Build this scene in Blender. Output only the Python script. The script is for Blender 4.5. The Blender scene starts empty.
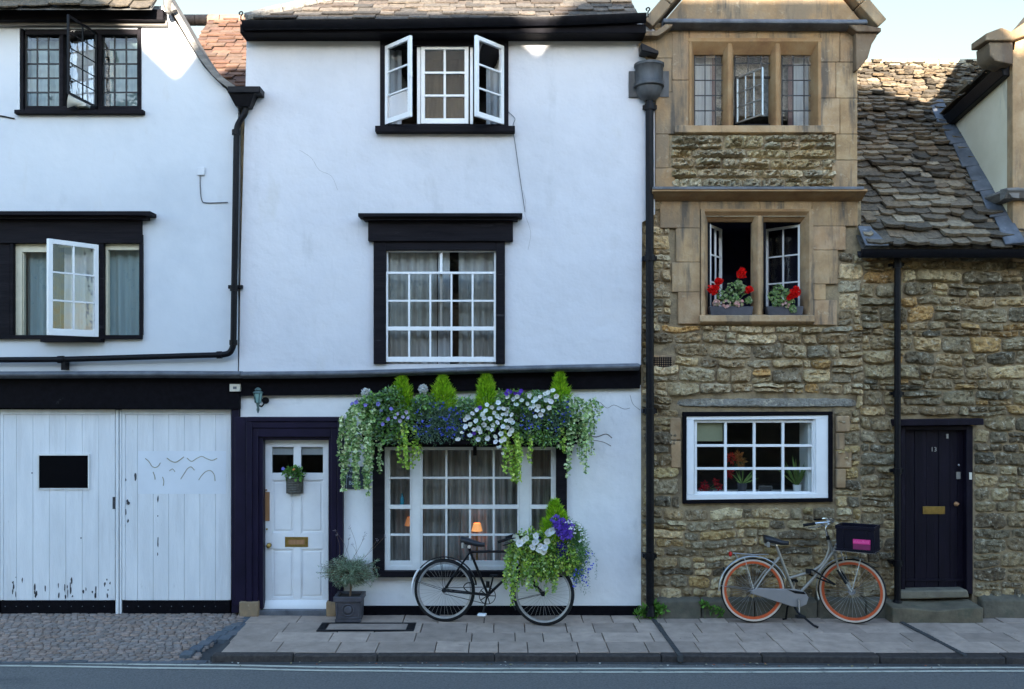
import bpy, math, random
from mathutils import Matrix, Vector, noise

random.seed(7)
rnd = random.Random(11)
scene = bpy.context.scene
COL = scene.collection
PI = math.pi
# ------------------------------------------------------------------ survey of the street
# camera 10.8 m from the fronts, 2.767 m above the pavement; X / Z turn a survey reading into metres at depth Y
K, CD, CZ = 928.8, 10.8, 2.767
def X(px, Y=0.0): return (px - 500.0) * (CD + Y) / K
def Z(py, Y=0.0): return CZ - (py - 377.0) * (CD + Y) / K

# ------------------------------------------------------------------ mesh builder
class MB:
    def __init__(self, M=None):
        self.v = []; self.f = []; self.c = []; self.k = []; self.M = M or Matrix.Identity(4); self.col = None
    def add(self, vs, fs, col=None):
        o = len(self.v); M = self.M; self.k.append((o, o+len(vs), len(self.f), len(self.f)+len(fs)))
        self.v.extend([tuple(M @ Vector(p)) for p in vs])
        self.f.extend([tuple(i + o for i in f) for f in fs])
        self.c.extend([col or self.col or (1, 1, 1)] * len(fs))
    def box(self, x0, x1, y0, y1, z0, z1, col=None):
        self.add([(x0,y0,z0),(x1,y0,z0),(x1,y1,z0),(x0,y1,z0),(x0,y0,z1),(x1,y0,z1),(x1,y1,z1),(x0,y1,z1)],
                 [(0,3,2,1),(4,5,6,7),(0,1,5,4),(1,2,6,5),(2,3,7,6),(3,0,4,7)], col)
    def pbox(self, px0, px1, py0, py1, y0, y1, col=None):
        """box whose FRONT face (depth y0) covers the surveyed rectangle"""
        self.box(X(px0,y0), X(px1,y0), y0, y1, Z(py1,y0), Z(py0,y0), col)
    def hexa(self, c, col=None):
        self.add(c, [(0,3,2,1),(4,5,6,7),(0,1,5,4),(1,2,6,5),(2,3,7,6),(3,0,4,7)], col)
    def quad(self, a, b, c, d, col=None): self.add([a,b,c,d], [(0,1,2,3)], col)
    def prism(self, poly, y0, y1, col=None):           # polygon in XZ, extruded in Y
        n = len(poly)
        vs = [(x,y0,z) for x,z in poly] + [(x,y1,z) for x,z in poly]
        fs = [tuple(range(n)), tuple(range(2*n-1, n-1, -1))] + [(i,(i+1)%n,(i+1)%n+n,i+n) for i in range(n)]
        self.add(vs, fs, col)
    def ext_z(self, poly, z0, z1, col=None):           # polygon in XY
        n = len(poly)
        vs = [(x,y,z0) for x,y in poly] + [(x,y,z1) for x,y in poly]
        fs = [tuple(range(n-1,-1,-1)), tuple(range(n, 2*n))] + [(i,(i+1)%n,(i+1)%n+n,i+n) for i in range(n)]
        self.add(vs, fs, col)
    def ext_x(self, poly, x0, x1, col=None):           # polygon in YZ
        n = len(poly)
        vs = [(x0,y,z) for y,z in poly] + [(x1,y,z) for y,z in poly]
        fs = [tuple(range(n)), tuple(range(2*n-1, n-1, -1))] + [(i,(i+1)%n,(i+1)%n+n,i+n) for i in range(n)]
        self.add(vs, fs, col)
    def sweep_x(self, prof, pts, col=None):            # profile [(y,dz)] swept along pts [(x,z)]
        n = len(prof); vs = []; fs = []
        for x, z in pts: vs += [(x, y, z + dz) for y, dz in prof]
        for i in range(len(pts)-1):
            for j in range(n):
                fs.append((i*n+j, i*n+(j+1)%n, (i+1)*n+(j+1)%n, (i+1)*n+j))
        fs.append(tuple(range(n-1,-1,-1))); fs.append(tuple(range((len(pts)-1)*n, len(pts)*n)))
        self.add(vs, fs, col)
    def tube(self, pts, r, n=8, col=None, caps=True):
        pts = [Vector(p) for p in pts]; m = len(pts)
        rs = r if isinstance(r, (list, tuple)) else [r]*m
        vs = []; fs = []; up = None
        for i, p in enumerate(pts):
            t = (pts[min(i+1,m-1)] - pts[max(i-1,0)])
            if t.length < 1e-9: t = Vector((0,0,1))
            t.normalize()
            if up is None:
                up = t.orthogonal().normalized()
            else:
                up = up - t * up.dot(t)
                up = up.normalized() if up.length > 1e-6 else t.orthogonal().normalized()
            b = t.cross(up)
            for k in range(n):
                a = 2*PI*k/n
                vs.append(tuple(p + (up*math.cos(a) + b*math.sin(a))*rs[i]))
        for i in range(m-1):
            for k in range(n):
                fs.append((i*n+k, i*n+(k+1)%n, (i+1)*n+(k+1)%n, (i+1)*n+k))
        if caps:
            fs.append(tuple(range(n-1,-1,-1))); fs.append(tuple(range((m-1)*n, m*n)))
        self.add(vs, fs, col)
    def ring_y(self, prof, n=48, c=(0,0,0), col=None, a0=0.0, a1=2*PI):   # closed profile [(radius,y)] about the Y axis
        m = len(prof); full = abs(a1-a0-2*PI) < 1e-6; N = n if full else n+1
        vs = []; fs = []
        for i in range(N):
            a = a0 + (a1-a0)*i/n
            for r, y in prof: vs.append((c[0]+r*math.cos(a), c[1]+y, c[2]+r*math.sin(a)))
        for i in range(n):
            i2 = (i+1) % N
            for j in range(m):
                fs.append((i*m+j, i*m+(j+1)%m, i2*m+(j+1)%m, i2*m+j))
        if not full:
            fs.append(tuple(range(m))); fs.append(tuple(range((N-1)*m+m-1, (N-1)*m-1, -1)))
        self.add(vs, fs, col)
    def lathe_z(self, prof, c=(0,0,0), n=20, col=None, a0=0.0, a1=2*PI):  # open profile [(r,z)]
        full = abs(a1-a0-2*PI) < 1e-6; N = n if full else n+1; m = len(prof)
        vs = []; fs = []
        for i in range(N):
            a = a0 + (a1-a0)*i/n
            for r, z in prof: vs.append((c[0]+r*math.cos(a), c[1]+r*math.sin(a), c[2]+z))
        for i in range(n):
            i2 = (i+1) % N
            for j in range(m-1): fs.append((i*m+j, i2*m+j, i2*m+j+1, i*m+j+1))
        self.add(vs, fs, col)
    def ball(self, c, r, n=8, col=None, sz=None):
        sx, sy, s3 = sz or (1,1,1)
        vs = [(c[0],c[1],c[2]+r*s3)]; fs = []
        m = max(4, n//2)
        for i in range(1, m):
            t = PI*i/m
            for k in range(n):
                a = 2*PI*k/n
                vs.append((c[0]+r*sx*math.sin(t)*math.cos(a), c[1]+r*sy*math.sin(t)*math.sin(a), c[2]+r*s3*math.cos(t)))
        vs.append((c[0],c[1],c[2]-r*s3)); L = len(vs)-1
        for k in range(n):
            fs.append((0, 1+k, 1+(k+1)%n))
            for i in range(m-2):
                fs.append((1+i*n+k, 1+(i+1)*n+k, 1+(i+1)*n+(k+1)%n, 1+i*n+(k+1)%n))
            fs.append((L, 1+(m-2)*n+(k+1)%n, 1+(m-2)*n+k))
        self.add(vs, fs, col)

def cr(pts, n=6):
    """smooth curve through points"""
    P = [Vector(p) for p in pts]; P = [2*P[0]-P[1]] + P + [2*P[-1]-P[-2]]; out = []
    for i in range(1, len(P)-2):
        a, b, c, d = P[i-1:i+3]
        for k in range(n):
            t = k/n
            out.append(0.5*((2*b) + (c-a)*t + (2*a-5*b+4*c-d)*t*t + (3*b-a-3*c+d)*t**3))
    out.append(P[-2]); return out

def root_loc(o):
    while o is not None and o.parent is not None: o = o.parent
    return o.location.copy() if o is not None else Vector((0,0,0))

def link(name, me, mat, parent):
    ob = bpy.data.objects.new(name, me); COL.objects.link(ob)
    if mat is not None:
        for m in (mat if isinstance(mat, (list, tuple)) else [mat]): me.materials.append(m)
    if parent is not None: ob.parent = parent
    return ob

SPLIT = {'pane','casement_pane','lead_came','jamb_stone','stone_block','flashing','hopper_plate','flower_head','jamb','mullion','kneeler','bracket','stone_lid','mudguard_stay','valance','glue_line','paint_flake','stud','lock','vent_surround'}
def clusters(mb, gap=0.006):
    B = []
    for a, b, c, d in mb.k:
        P = mb.v[a:b]; B.append([min(p[i] for p in P)-gap for i in range(3)] + [max(p[i] for p in P)+gap for i in range(3)])
    n = len(B); pa = list(range(n))
    def fi(i):
        while pa[i] != i: pa[i] = pa[pa[i]]; i = pa[i]
        return i
    for i in range(n):
        for j in range(i+1, n):
            if all(B[i][q] <= B[j][q+3] and B[j][q] <= B[i][q+3] for q in range(3)): pa[fi(j)] = fi(i)
    G = {}
    for i in range(n): G.setdefault(fi(i), []).append(mb.k[i])
    return list(G.values())

def part(name, mb, mat, parent=None, bevel=0.0, local=False, smooth=38, recalc=True, segs=2):
    """ONE mesh object; parts of an upright thing are given in street coordinates and stored relative to the thing's base"""
    if name in SPLIT and len(mb.k) > 1:
        gs = clusters(mb)
        if 1 < len(gs) <= 100:
            first = None
            for g in gs:
                s = MB()
                for a, b, c, d in g:
                    o = len(s.v); s.v += mb.v[a:b]; s.f += [tuple(i-a+o for i in f) for f in mb.f[c:d]]; s.c += mb.c[c:d]
                o_ = part(name, s, mat, parent, bevel, local, smooth, recalc, segs); first = first or o_
            return first
    off = Vector((0,0,0)) if (local or parent is None) else root_loc(parent)
    me = bpy.data.meshes.new(name)
    me.from_pydata([(v[0]-off.x, v[1]-off.y, v[2]-off.z) for v in mb.v], [], mb.f)
    me.validate(clean_customdata=False)
    if len(me.polygons) == len(mb.c):
        at = me.color_attributes.new('tint', 'FLOAT_COLOR', 'CORNER')
        buf = []
        for p, c in zip(me.polygons, mb.c):
            buf += [c[0], c[1], c[2], 1.0] * p.loop_total
        at.data.foreach_set('color', buf)
    if recalc:
        import bmesh
        bm = bmesh.new(); bm.from_mesh(me); bmesh.ops.recalc_face_normals(bm, faces=bm.faces); bm.to_mesh(me); bm.free()
    if smooth:
        me.shade_smooth(); me.set_sharp_from_angle(angle=math.radians(smooth))
    ob = link(name, me, mat, parent)
    if bevel:
        m = ob.modifiers.new('bevel', 'BEVEL'); m.width = bevel; m.segments = segs; m.limit_method = 'ANGLE'; m.angle_limit = math.radians(40)
    return ob

def panel(name, outline, holes, y0, y1, mat, parent=None):
    """flat wall sheet with openings, from an outline in XZ"""
    cu = bpy.data.curves.new(name, 'CURVE'); cu.dimensions = '2D'; cu.fill_mode = 'BOTH'; cu.extrude = abs(y1-y0)/2
    for poly in [outline] + holes:
        s = cu.splines.new('POLY'); s.points.add(len(poly)-1)
        for p, q in zip(s.points, poly): p.co = (q[0], q[1], 0, 1)
        s.use_cyclic_u = True
    ob = bpy.data.objects.new(name, cu); COL.objects.link(ob)
    dg = bpy.context.evaluated_depsgraph_get()
    me = bpy.data.meshes.new_from_object(ob.evaluated_get(dg))
    bpy.data.objects.remove(ob); bpy.data.curves.remove(cu)
    off = root_loc(parent) if parent is not None else Vector((0,0,0))
    me.transform(Matrix.Translation(-off) @ Matrix.Translation((0,(y0+y1)/2,0)) @ Matrix.Rotation(PI/2, 4, 'X'))
    me.name = name; me.materials.clear()
    return link(name, me, mat, parent)

def prect(px0, px1, py0, py1, Y): return [(X(px0,Y),Z(py1,Y)),(X(px1,Y),Z(py1,Y)),(X(px1,Y),Z(py0,Y)),(X(px0,Y),Z(py0,Y))]

def lettering(name, body, size, M, mat, parent, depth=0.002, local=False):
    cu = bpy.data.curves.new(name, 'FONT'); cu.body = body; cu.size = size; cu.extrude = depth; cu.align_x = 'CENTER'; cu.align_y = 'CENTER'
    ob = bpy.data.objects.new(name, cu); COL.objects.link(ob)
    dg = bpy.context.evaluated_depsgraph_get()
    me = bpy.data.meshes.new_from_object(ob.evaluated_get(dg))
    bpy.data.objects.remove(ob); bpy.data.curves.remove(cu)
    off = Vector((0,0,0)) if local else root_loc(parent)
    me.transform(Matrix.Translation(-off) @ M @ Matrix.Rotation(PI/2, 4, 'X')); me.materials.clear()
    return link(name, me, mat, parent)

def thing(name, label, cat, loc=(0,0,0), group=None, rot=(0,0,0)):
    o = bpy.data.objects.new(name, None); COL.objects.link(o); o.location = loc; o.rotation_euler = rot
    o.empty_display_size = 0.2
    o['label'] = label; o['category'] = cat
    if group: o['group'] = group
    return o
def tag(o, label, cat, group=None):
    o['label'] = label; o['category'] = cat
    if group: o['group'] = group
    return o
def struct(name, mb, mat, bevel=0.0, **k):
    o = part(name, mb, mat, None, bevel, **k); o['kind'] = 'structure'; return o

# ------------------------------------------------------------------ materials
def mat(name, cols, scale=4.0, rough=0.7, bump=0.0, bscale=60.0, tint=False, metal=0.0, stretch=(1,1,1), detail=6.0,
        spots=None, leaf=False, spec=0.5, bdist=0.01, streak=None):
    """cols: [(pos,(r,g,b))...] ramp over noise. spots: (scale, threshold, colour, amount) stains with a shape of their own"""
    m = bpy.data.materials.new(name); m.use_nodes = True
    nt = m.node_tree; N = nt.nodes; L = nt.links
    b = N['Principled BSDF']; out = N['Material Output']
    tc = N.new('ShaderNodeTexCoord'); mp = N.new('ShaderNodeMapping'); mp.inputs['Scale'].default_value = stretch
    L.new(tc.outputs['Object'], mp.inputs['Vector'])
    col = None
    if len(cols) == 1 and not isinstance(cols[0][0], tuple):
        rgb = N.new('ShaderNodeRGB'); rgb.outputs[0].default_value = (*cols[0][1], 1); col = rgb.outputs[0]
    else:
        nz = N.new('ShaderNodeTexNoise'); nz.inputs['Scale'].default_value = scale; nz.inputs['Detail'].default_value = detail
        nz.inputs['Roughness'].default_value = 0.6
        L.new(mp.outputs['Vector'], nz.inputs['Vector'])
        rp = N.new('ShaderNodeValToRGB'); el = rp.color_ramp.elements
        el[0].position, el[0].color = cols[0][0], (*cols[0][1], 1)
        el[1].position, el[1].color = cols[-1][0], (*cols[-1][1], 1)
        for p, c in cols[1:-1]:
            e = el.new(p); e.color = (*c, 1)
        L.new(nz.outputs['Fac'], rp.inputs['Fac']); col = rp.outputs['Color']
    if tint:
        at = N.new('ShaderNodeAttribute'); at.attribute_name = 'tint'
        mx = N.new('ShaderNodeMix'); mx.data_type = 'RGBA'; mx.blend_type = 'MULTIPLY'; mx.inputs['Factor'].default_value = 1
        L.new(col, mx.inputs['A']); L.new(at.outputs['Color'], mx.inputs['B']); col = mx.outputs['Result']
    for sp in (spots or []):
        sc, th, sc_col, amt = sp[:4]; st = sp[4] if len(sp) > 4 else (1,1,1)
        mp2 = N.new('ShaderNodeMapping'); mp2.inputs['Scale'].default_value = st; mp2.inputs['Location'].default_value = (sc*1.7, 3.1, sc)
        L.new(tc.outputs['Object'], mp2.inputs['Vector'])
        n2 = N.new('ShaderNodeTexNoise'); n2.inputs['Scale'].default_value = sc; n2.inputs['Detail'].default_value = 8; n2.inputs['Roughness'].default_value = 0.65
        L.new(mp2.outputs['Vector'], n2.inputs['Vector'])
        r2 = N.new('ShaderNodeMapRange'); r2.inputs['From Min'].default_value = th; r2.inputs['From Max'].default_value = th + 0.12
        r2.inputs['To Max'].default_value = amt
        L.new(n2.outputs['Fac'], r2.inputs['Value'])
        mx = N.new('ShaderNodeMix'); mx.data_type = 'RGBA'; mx.inputs['B'].default_value = (*sc_col, 1)
        L.new(r2.outputs['Result'], mx.inputs['Factor']); L.new(col, mx.inputs['A']); col = mx.outputs['Result']
    L.new(col, b.inputs['Base Color'])
    b.inputs['Roughness'].default_value = rough; b.inputs['Metallic'].default_value = metal; b.inputs['Specular IOR Level'].default_value = spec
    if bump:
        n3 = N.new('ShaderNodeTexNoise'); n3.inputs['Scale'].default_value = bscale; n3.inputs['Detail'].default_value = 8
        L.new(mp.outputs['Vector'], n3.inputs['Vector'])
        bp = N.new('ShaderNodeBump'); bp.inputs['Strength'].default_value = bump; bp.inputs['Distance'].default_value = bdist
        L.new(n3.outputs['Fac'], bp.inputs['Height']); L.new(bp.outputs['Normal'], b.inputs['Normal'])
    if leaf:
        tr = N.new('ShaderNodeBsdfTranslucent'); L.new(col, tr.inputs['Color'])
        ms = N.new('ShaderNodeMixShader'); ms.inputs['Fac'].default_value = 0.3
        L.new(b.outputs['BSDF'], ms.inputs[1]); L.new(tr.outputs['BSDF'], ms.inputs[2]); L.new(ms.outputs['Shader'], out.inputs['Surface'])
    return m

def flat(name, c, rough=0.5, metal=0.0, var=0.12, scale=9, bump=0.0, **k):
    lo = tuple(x*(1-var) for x in c); hi = tuple(min(1, x*(1+var)) for x in c)
    return mat(name, [(0.3, lo), (0.7, hi)], scale=scale, rough=rough, metal=metal, bump=bump, **k)

def glass_mat(name, tintc=(0.9,0.93,0.92), refl=1.0, wav=0.04):
    m = bpy.data.materials.new(name); m.use_nodes = True; nt = m.node_tree; N = nt.nodes; L = nt.links
    N.remove(N['Principled BSDF']); out = N['Material Output']
    t = N.new('ShaderNodeBsdfTransparent'); t.inputs['Color'].default_value = (*tintc, 1)
    g = N.new('ShaderNodeBsdfGlossy'); g.inputs['Roughness'].default_value = 0.015
    fr = N.new('ShaderNodeFresnel'); fr.inputs['IOR'].default_value = 1.55
    mt = N.new('ShaderNodeMath'); mt.operation = 'MULTIPLY'; mt.inputs[1].default_value = 1.1*refl; mt.use_clamp = True
    tc = N.new('ShaderNodeTexCoord'); nz = N.new('ShaderNodeTexNoise'); nz.inputs['Scale'].default_value = 7
    L.new(tc.outputs['Object'], nz.inputs['Vector'])
    bp = N.new('ShaderNodeBump'); bp.inputs['Strength'].default_value = wav; bp.inputs['Distance'].default_value = 0.1
    L.new(nz.outputs['Fac'], bp.inputs['Height']); L.new(bp.outputs['Normal'], g.inputs['Normal'])
    L.new(fr.outputs['Fac'], mt.inputs[0])
    ms = N.new('ShaderNodeMixShader'); L.new(mt.outputs[0], ms.inputs['Fac'])
    L.new(t.outputs[0], ms.inputs[1]); L.new(g.outputs[0], ms.inputs[2]); L.new(ms.outputs[0], out.inputs['Surface'])
    return m

def emit(name, c, s):
    m = bpy.data.materials.new(name); m.use_nodes = True; b = m.node_tree.nodes['Principled BSDF']
    b.inputs['Base Color'].default_value = (*c, 1); b.inputs['Emission Color'].default_value = (*c, 1); b.inputs['Emission Strength'].default_value = s
    return m

WHITE = (0.80, 0.80, 0.79)
M = {}
M['render'] = mat('dimmed_white_render', [(0.28,(0.50,0.53,0.565)),(0.5,(0.58,0.605,0.635)),(0.72,(0.62,0.635,0.655))], scale=0.9, rough=0.9, bump=0.35, bscale=5, bdist=0.02,
    spots=[(2.2,0.60,(0.46,0.47,0.48),0.5,(1,1,0.35)),(14,0.67,(0.40,0.40,0.39),0.5),(1.3,0.60,(0.52,0.51,0.49),0.6,(1.6,1,0.5)),(30,0.72,(0.30,0.30,0.30),0.5)])  # darkened and blued in colour to offset the stronger light on upper walls
M['render_c'] = mat('dimmed_lilac_render', [(0.28,(0.535,0.535,0.56)),(0.5,(0.61,0.605,0.63)),(0.72,(0.65,0.64,0.655))], scale=0.8, rough=0.9, bump=0.5, bscale=3.5, bdist=0.05,
    spots=[(1.8,0.58,(0.47,0.47,0.48),0.6,(1,1,0.3)),(14,0.67,(0.40,0.40,0.39),0.5),(1.1,0.60,(0.56,0.54,0.51),0.6,(1.6,1,0.5)),(30,0.72,(0.30,0.30,0.30),0.5),(5,0.66,(0.38,0.38,0.38),0.4,(4,1,0.12))])  # upper wall light evened out in the colour, darker than the ground floor
M['render_low'] = mat('white_limewash', [(0.30,(0.70,0.705,0.71)),(0.55,(0.78,0.78,0.785)),(0.75,(0.82,0.82,0.82))], scale=1.6, rough=0.92, bump=0.5, bscale=7, bdist=0.02,
    spots=[(3.1,0.60,(0.47,0.48,0.49),0.5,(1,1,0.5)),(16,0.66,(0.40,0.40,0.39),0.5)])
M['cream_render'] = mat('cream_render', [(0.3,(0.70,0.60,0.42)),(0.7,(0.82,0.73,0.55))], scale=1.6, rough=0.9, bump=0.3, bscale=9, spots=[(3,0.58,(0.25,0.24,0.22),0.6,(1,1,0.3))])
M['black'] = flat('black_gloss_paint', (0.0045,0.004,0.006), rough=0.6, spec=0.06, var=0.4, scale=20, bump=0.15, bscale=35, spots=[(9,0.66,(0.06,0.058,0.06),0.5)])
M['black_wood'] = mat('black_painted_oak', [(0.3,(0.0045,0.004,0.006)),(0.7,(0.013,0.011,0.014))], scale=5, spec=0.10, rough=0.65, bump=0.5, bscale=20, stretch=(0.35,1,3), spots=[(7,0.66,(0.10,0.095,0.10),0.45,(0.3,1,2))])
M['navy'] = mat('navy_gloss_paint', [(0.3,(0.007,0.005,0.016)),(0.7,(0.013,0.009,0.028))], scale=4, rough=0.45, spec=0.2, bump=0.12, bscale=25, spots=[(12,0.70,(0.09,0.085,0.11),0.4)])
M['door_dark'] = mat('dark_indigo_door_paint', [(0.3,(0.003,0.002,0.006)),(0.7,(0.009,0.006,0.014))], scale=3, rough=0.55, spec=0.15, bump=0.3, bscale=18, stretch=(4,1,0.5), spots=[(8,0.62,(0.04,0.035,0.06),0.5,(3,1,0.5))])
M['white'] = flat('white_gloss_paint', (0.78,0.78,0.78), rough=0.35, var=0.05, scale=5, bump=0.06, bscale=40)
M['offwhite'] = flat('aged_white_paint', (0.66,0.66,0.64), rough=0.45, var=0.08, scale=6, bump=0.1, bscale=40, spots=[(18,0.68,(0.42,0.40,0.36),0.5)])
M['cream'] = flat('cream_paint', (0.60,0.56,0.42), rough=0.5, var=0.1)
M['lead'] = mat('weathered_lead', [(0.3,(0.05,0.055,0.065)),(0.7,(0.14,0.15,0.17))], scale=6, rough=0.55, bump=0.3, bscale=12, metal=0.0, spots=[(9,0.62,(0.38,0.39,0.40),0.5)])
M['iron'] = flat('black_iron', (0.005,0.005,0.007), rough=0.45, spec=0.15, var=0.4, scale=18, bump=0.15, bscale=60, spots=[(14,0.70,(0.08,0.06,0.05),0.4)])
M['grey_iron'] = mat('grey_cast_iron', [(0.3,(0.022,0.023,0.025)),(0.7,(0.085,0.086,0.088))], scale=9, rough=0.6, bump=0.25, bscale=40, stretch=(1,1,0.4))
M['timber'] = mat('weathered_timber', [(0.3,(0.10,0.09,0.08)),(0.7,(0.26,0.24,0.22))], scale=6, rough=0.8, bump=0.4, bscale=20, stretch=(0.3,1,3))
M['ashlar'] = mat('limestone_ashlar', [(0.25,(0.25,0.155,0.078)),(0.5,(0.39,0.25,0.13)),(0.75,(0.48,0.345,0.205))], scale=5, rough=0.9, bump=0.4, bscale=40, tint=True,
    spots=[(1.7,0.49,(0.21,0.155,0.10),0.8,(1.3,1,0.5)),(2.6,0.53,(0.075,0.068,0.058),0.85,(2.2,1,0.30)),(11,0.60,(0.5,0.42,0.29),0.55),(35,0.66,(0.09,0.075,0.06),0.6)])
M['ochre_stone'] = mat('iron_stained_limestone', [(0.25,(0.20,0.10,0.045)),(0.5,(0.31,0.18,0.08)),(0.75,(0.37,0.25,0.13))], scale=4, rough=0.9, bump=0.3, bscale=40, tint=True, spots=[(4,0.6,(0.12,0.10,0.08),0.5)])
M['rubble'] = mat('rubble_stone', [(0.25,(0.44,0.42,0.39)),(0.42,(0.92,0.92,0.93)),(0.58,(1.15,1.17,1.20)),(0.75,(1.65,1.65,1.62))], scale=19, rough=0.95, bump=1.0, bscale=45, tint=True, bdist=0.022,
    spots=[(5,0.58,(0.085,0.066,0.04),0.55),(3,0.62,(0.38,0.20,0.06),0.30),(17,0.55,(0.60,0.53,0.39),0.7),(30,0.56,(0.045,0.036,0.026),0.8),(9,0.60,(0.05,0.045,0.035),0.6)])  # pale lichen and dirt; dark specks also paint in the shade of pits
M['mortar'] = mat('lime_mortar', [(0.3,(0.16,0.12,0.075)),(0.7,(0.36,0.275,0.16))], scale=9, rough=0.95, bump=0.8, bscale=50, spots=[(4,0.6,(0.06,0.055,0.05),0.6)])
M['slate'] = mat('stone_slate', [(0.25,(0.42,0.40,0.37)),(0.5,(0.9,0.88,0.85)),(0.75,(1.35,1.28,1.15))], scale=22, rough=0.9, bump=1.0, bscale=40, bdist=0.02, tint=True, spots=[(8,0.60,(0.06,0.052,0.045),0.7),(26,0.66,(0.45,0.41,0.32),0.6)])
M['tile'] = mat('clay_roof_tile', [(0.25,(0.6,0.6,0.6)),(0.75,(1.15,1.1,1.1))], scale=14, rough=0.85, bump=0.4, bscale=50, tint=True, spots=[(6,0.62,(0.10,0.085,0.07),0.5)])
M['paving'] = mat('paving_stone', [(0.25,(0.72,0.72,0.72)),(0.5,(0.98,0.98,0.98)),(0.75,(1.2,1.2,1.2))], scale=6, rough=0.8, bump=0.35, bscale=60, tint=True, spots=[(7,0.60,(0.10,0.10,0.10),0.45),(40,0.70,(0.05,0.05,0.05),0.6)])
M['joint'] = flat('dark_joint', (0.05,0.05,0.05), rough=0.95, bump=0.4, bscale=60)
M['kerb'] = mat('granite_kerb', [(0.3,(0.022,0.017,0.015)),(0.7,(0.060,0.048,0.042))], scale=22, rough=0.8, bump=0.4, bscale=60, tint=True, spots=[(5,0.6,(0.025,0.024,0.022),0.8)])
M['sett'] = mat('cobble_sett', [(0.3,(0.75,0.75,0.75)),(0.7,(1.1,1.1,1.1))], scale=20, rough=0.8, bump=0.5, bscale=70, tint=True)
M['asphalt'] = mat('asphalt', [(0.3,(0.092,0.090,0.086)),(0.5,(0.130,0.126,0.118)),(0.7,(0.175,0.168,0.155))], scale=45, rough=0.85, bump=1.0, bscale=55, bdist=0.012, spots=[(1.2,0.58,(0.04,0.042,0.046),0.6,(0.3,1,1)),(42,0.62,(0.30,0.29,0.27),0.8),(33,0.62,(0.035,0.035,0.035),0.8)])
M['line'] = mat('worn_road_paint', [(0.30,(0.16,0.16,0.15)),(0.38,(0.50,0.47,0.38)),(0.7,(0.62,0.59,0.49))], scale=9, rough=0.8, bump=0.4, bscale=90)
M['earth'] = flat('open_ground', (0.10,0.10,0.08), rough=0.95, bump=0.4, bscale=20)
M['glass'] = glass_mat('window_glass')
M['glass_sky'] = glass_mat('bright_window_glass', refl=1.6, wav=0.012)
M['glass_dim'] = glass_mat('dim_window_glass', tintc=(0.8,0.83,0.82), refl=0.22)
M['net'] = flat('net_curtain', (0.34,0.33,0.31), rough=0.95, var=0.5, scale=3, stretch=(6,6,0.4), bump=0)
M['drape'] = flat('pale_teal_curtain', (0.27,0.36,0.38), rough=0.95, var=0.12, scale=4, stretch=(6,6,0.4))
M['drape_white'] = flat('white_curtain', (0.50,0.51,0.54), rough=0.95, var=0.1, scale=4, stretch=(6,6,0.4))
M['drape_grey'] = flat('grey_curtain', (0.44,0.44,0.44), rough=0.95, var=0.2, scale=4, stretch=(6,6,0.4))
M['drape_red'] = flat('pink_curtain_lining', (0.20,0.12,0.12), rough=0.95, var=0.2, scale=4)
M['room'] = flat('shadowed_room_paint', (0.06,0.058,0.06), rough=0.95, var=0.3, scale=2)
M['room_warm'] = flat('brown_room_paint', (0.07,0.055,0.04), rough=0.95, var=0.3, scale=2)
M['lead_came'] = flat('lead_came', (0.02,0.022,0.025), rough=0.6)
M['brass'] = flat('brass', (0.40,0.26,0.075), rough=0.35, metal=0.85, var=0.2, scale=30)
M['copper'] = flat('bare_wood_plate', (0.34,0.17,0.075), rough=0.6, var=0.2, scale=14, stretch=(4,1,0.4))
M['chrome'] = flat('chrome', (0.62,0.62,0.63), rough=0.22, metal=0.95, var=0.08)
M['alu'] = flat('brushed_aluminium', (0.42,0.42,0.42), rough=0.4, metal=0.8, var=0.15, scale=20)
M['champagne'] = flat('champagne_frame_paint', (0.30,0.275,0.235), rough=0.35, metal=0.35, var=0.08)
M['chaincase'] = flat('grey_chaincase', (0.235,0.215,0.205), rough=0.55, var=0.06)
M['rubber'] = flat('tyre_rubber', (0.011,0.011,0.012), rough=0.75, spec=0.2, var=0.3, bump=0.2, bscale=90)
M['cream_tyre'] = flat('cream_tyre_wall', (0.52,0.42,0.33), rough=0.7, var=0.08)
M['orange'] = flat('orange_rim', (0.52,0.085,0.022), rough=0.45, var=0.1)
M['enamel'] = flat('black_enamel', (0.006,0.006,0.007), rough=0.35, spec=0.2, var=0.3)
M['leather'] = flat('black_saddle', (0.014,0.015,0.020), rough=0.5, var=0.3, bump=0.2, bscale=60)
M['red_lens'] = flat('red_lens', (0.5,0.02,0.015), rough=0.25)
M['crate'] = flat('black_crate_plastic', (0.008,0.007,0.014), rough=0.35, var=0.2)
M['magenta'] = flat('magenta_print', (0.72,0.03,0.22), rough=0.5)
M['plum'] = flat('plum_print', (0.20,0.01,0.075), rough=0.5)
M['pale_magenta'] = flat('pink_print', (0.85,0.12,0.36), rough=0.5)
M['planter'] = mat('charcoal_planter', [(0.3,(0.035,0.033,0.042)),(0.7,(0.075,0.072,0.085))], scale=7, rough=0.6, bump=0.2, bscale=40)
M['soil'] = flat('potting_soil', (0.03,0.02,0.013), rough=0.95, var=0.4, scale=50, bump=0.6, bscale=80)
M['wicker'] = flat('grey_wicker', (0.10,0.095,0.08), rough=0.8, var=0.3, scale=40, bump=0.7, bscale=70)
M['leaf'] = mat('leaf', [(0.3,(1.3,1.3,1.2)),(0.7,(1.8,1.8,1.65))], scale=20, rough=0.5, tint=True, leaf=True, spec=0.3)
M['petal'] = mat('petal', [(0.3,(0.92,0.92,0.92)),(0.7,(1.05,1.05,1.05))], scale=30, rough=0.6, tint=True, leaf=True, spec=0.2)
M['stem'] = flat('woody_stem', (0.14,0.085,0.05), rough=0.8, var=0.3, scale=30)
M['green_stem'] = flat('green_stem', (0.08,0.13,0.04), rough=0.7)
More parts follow.
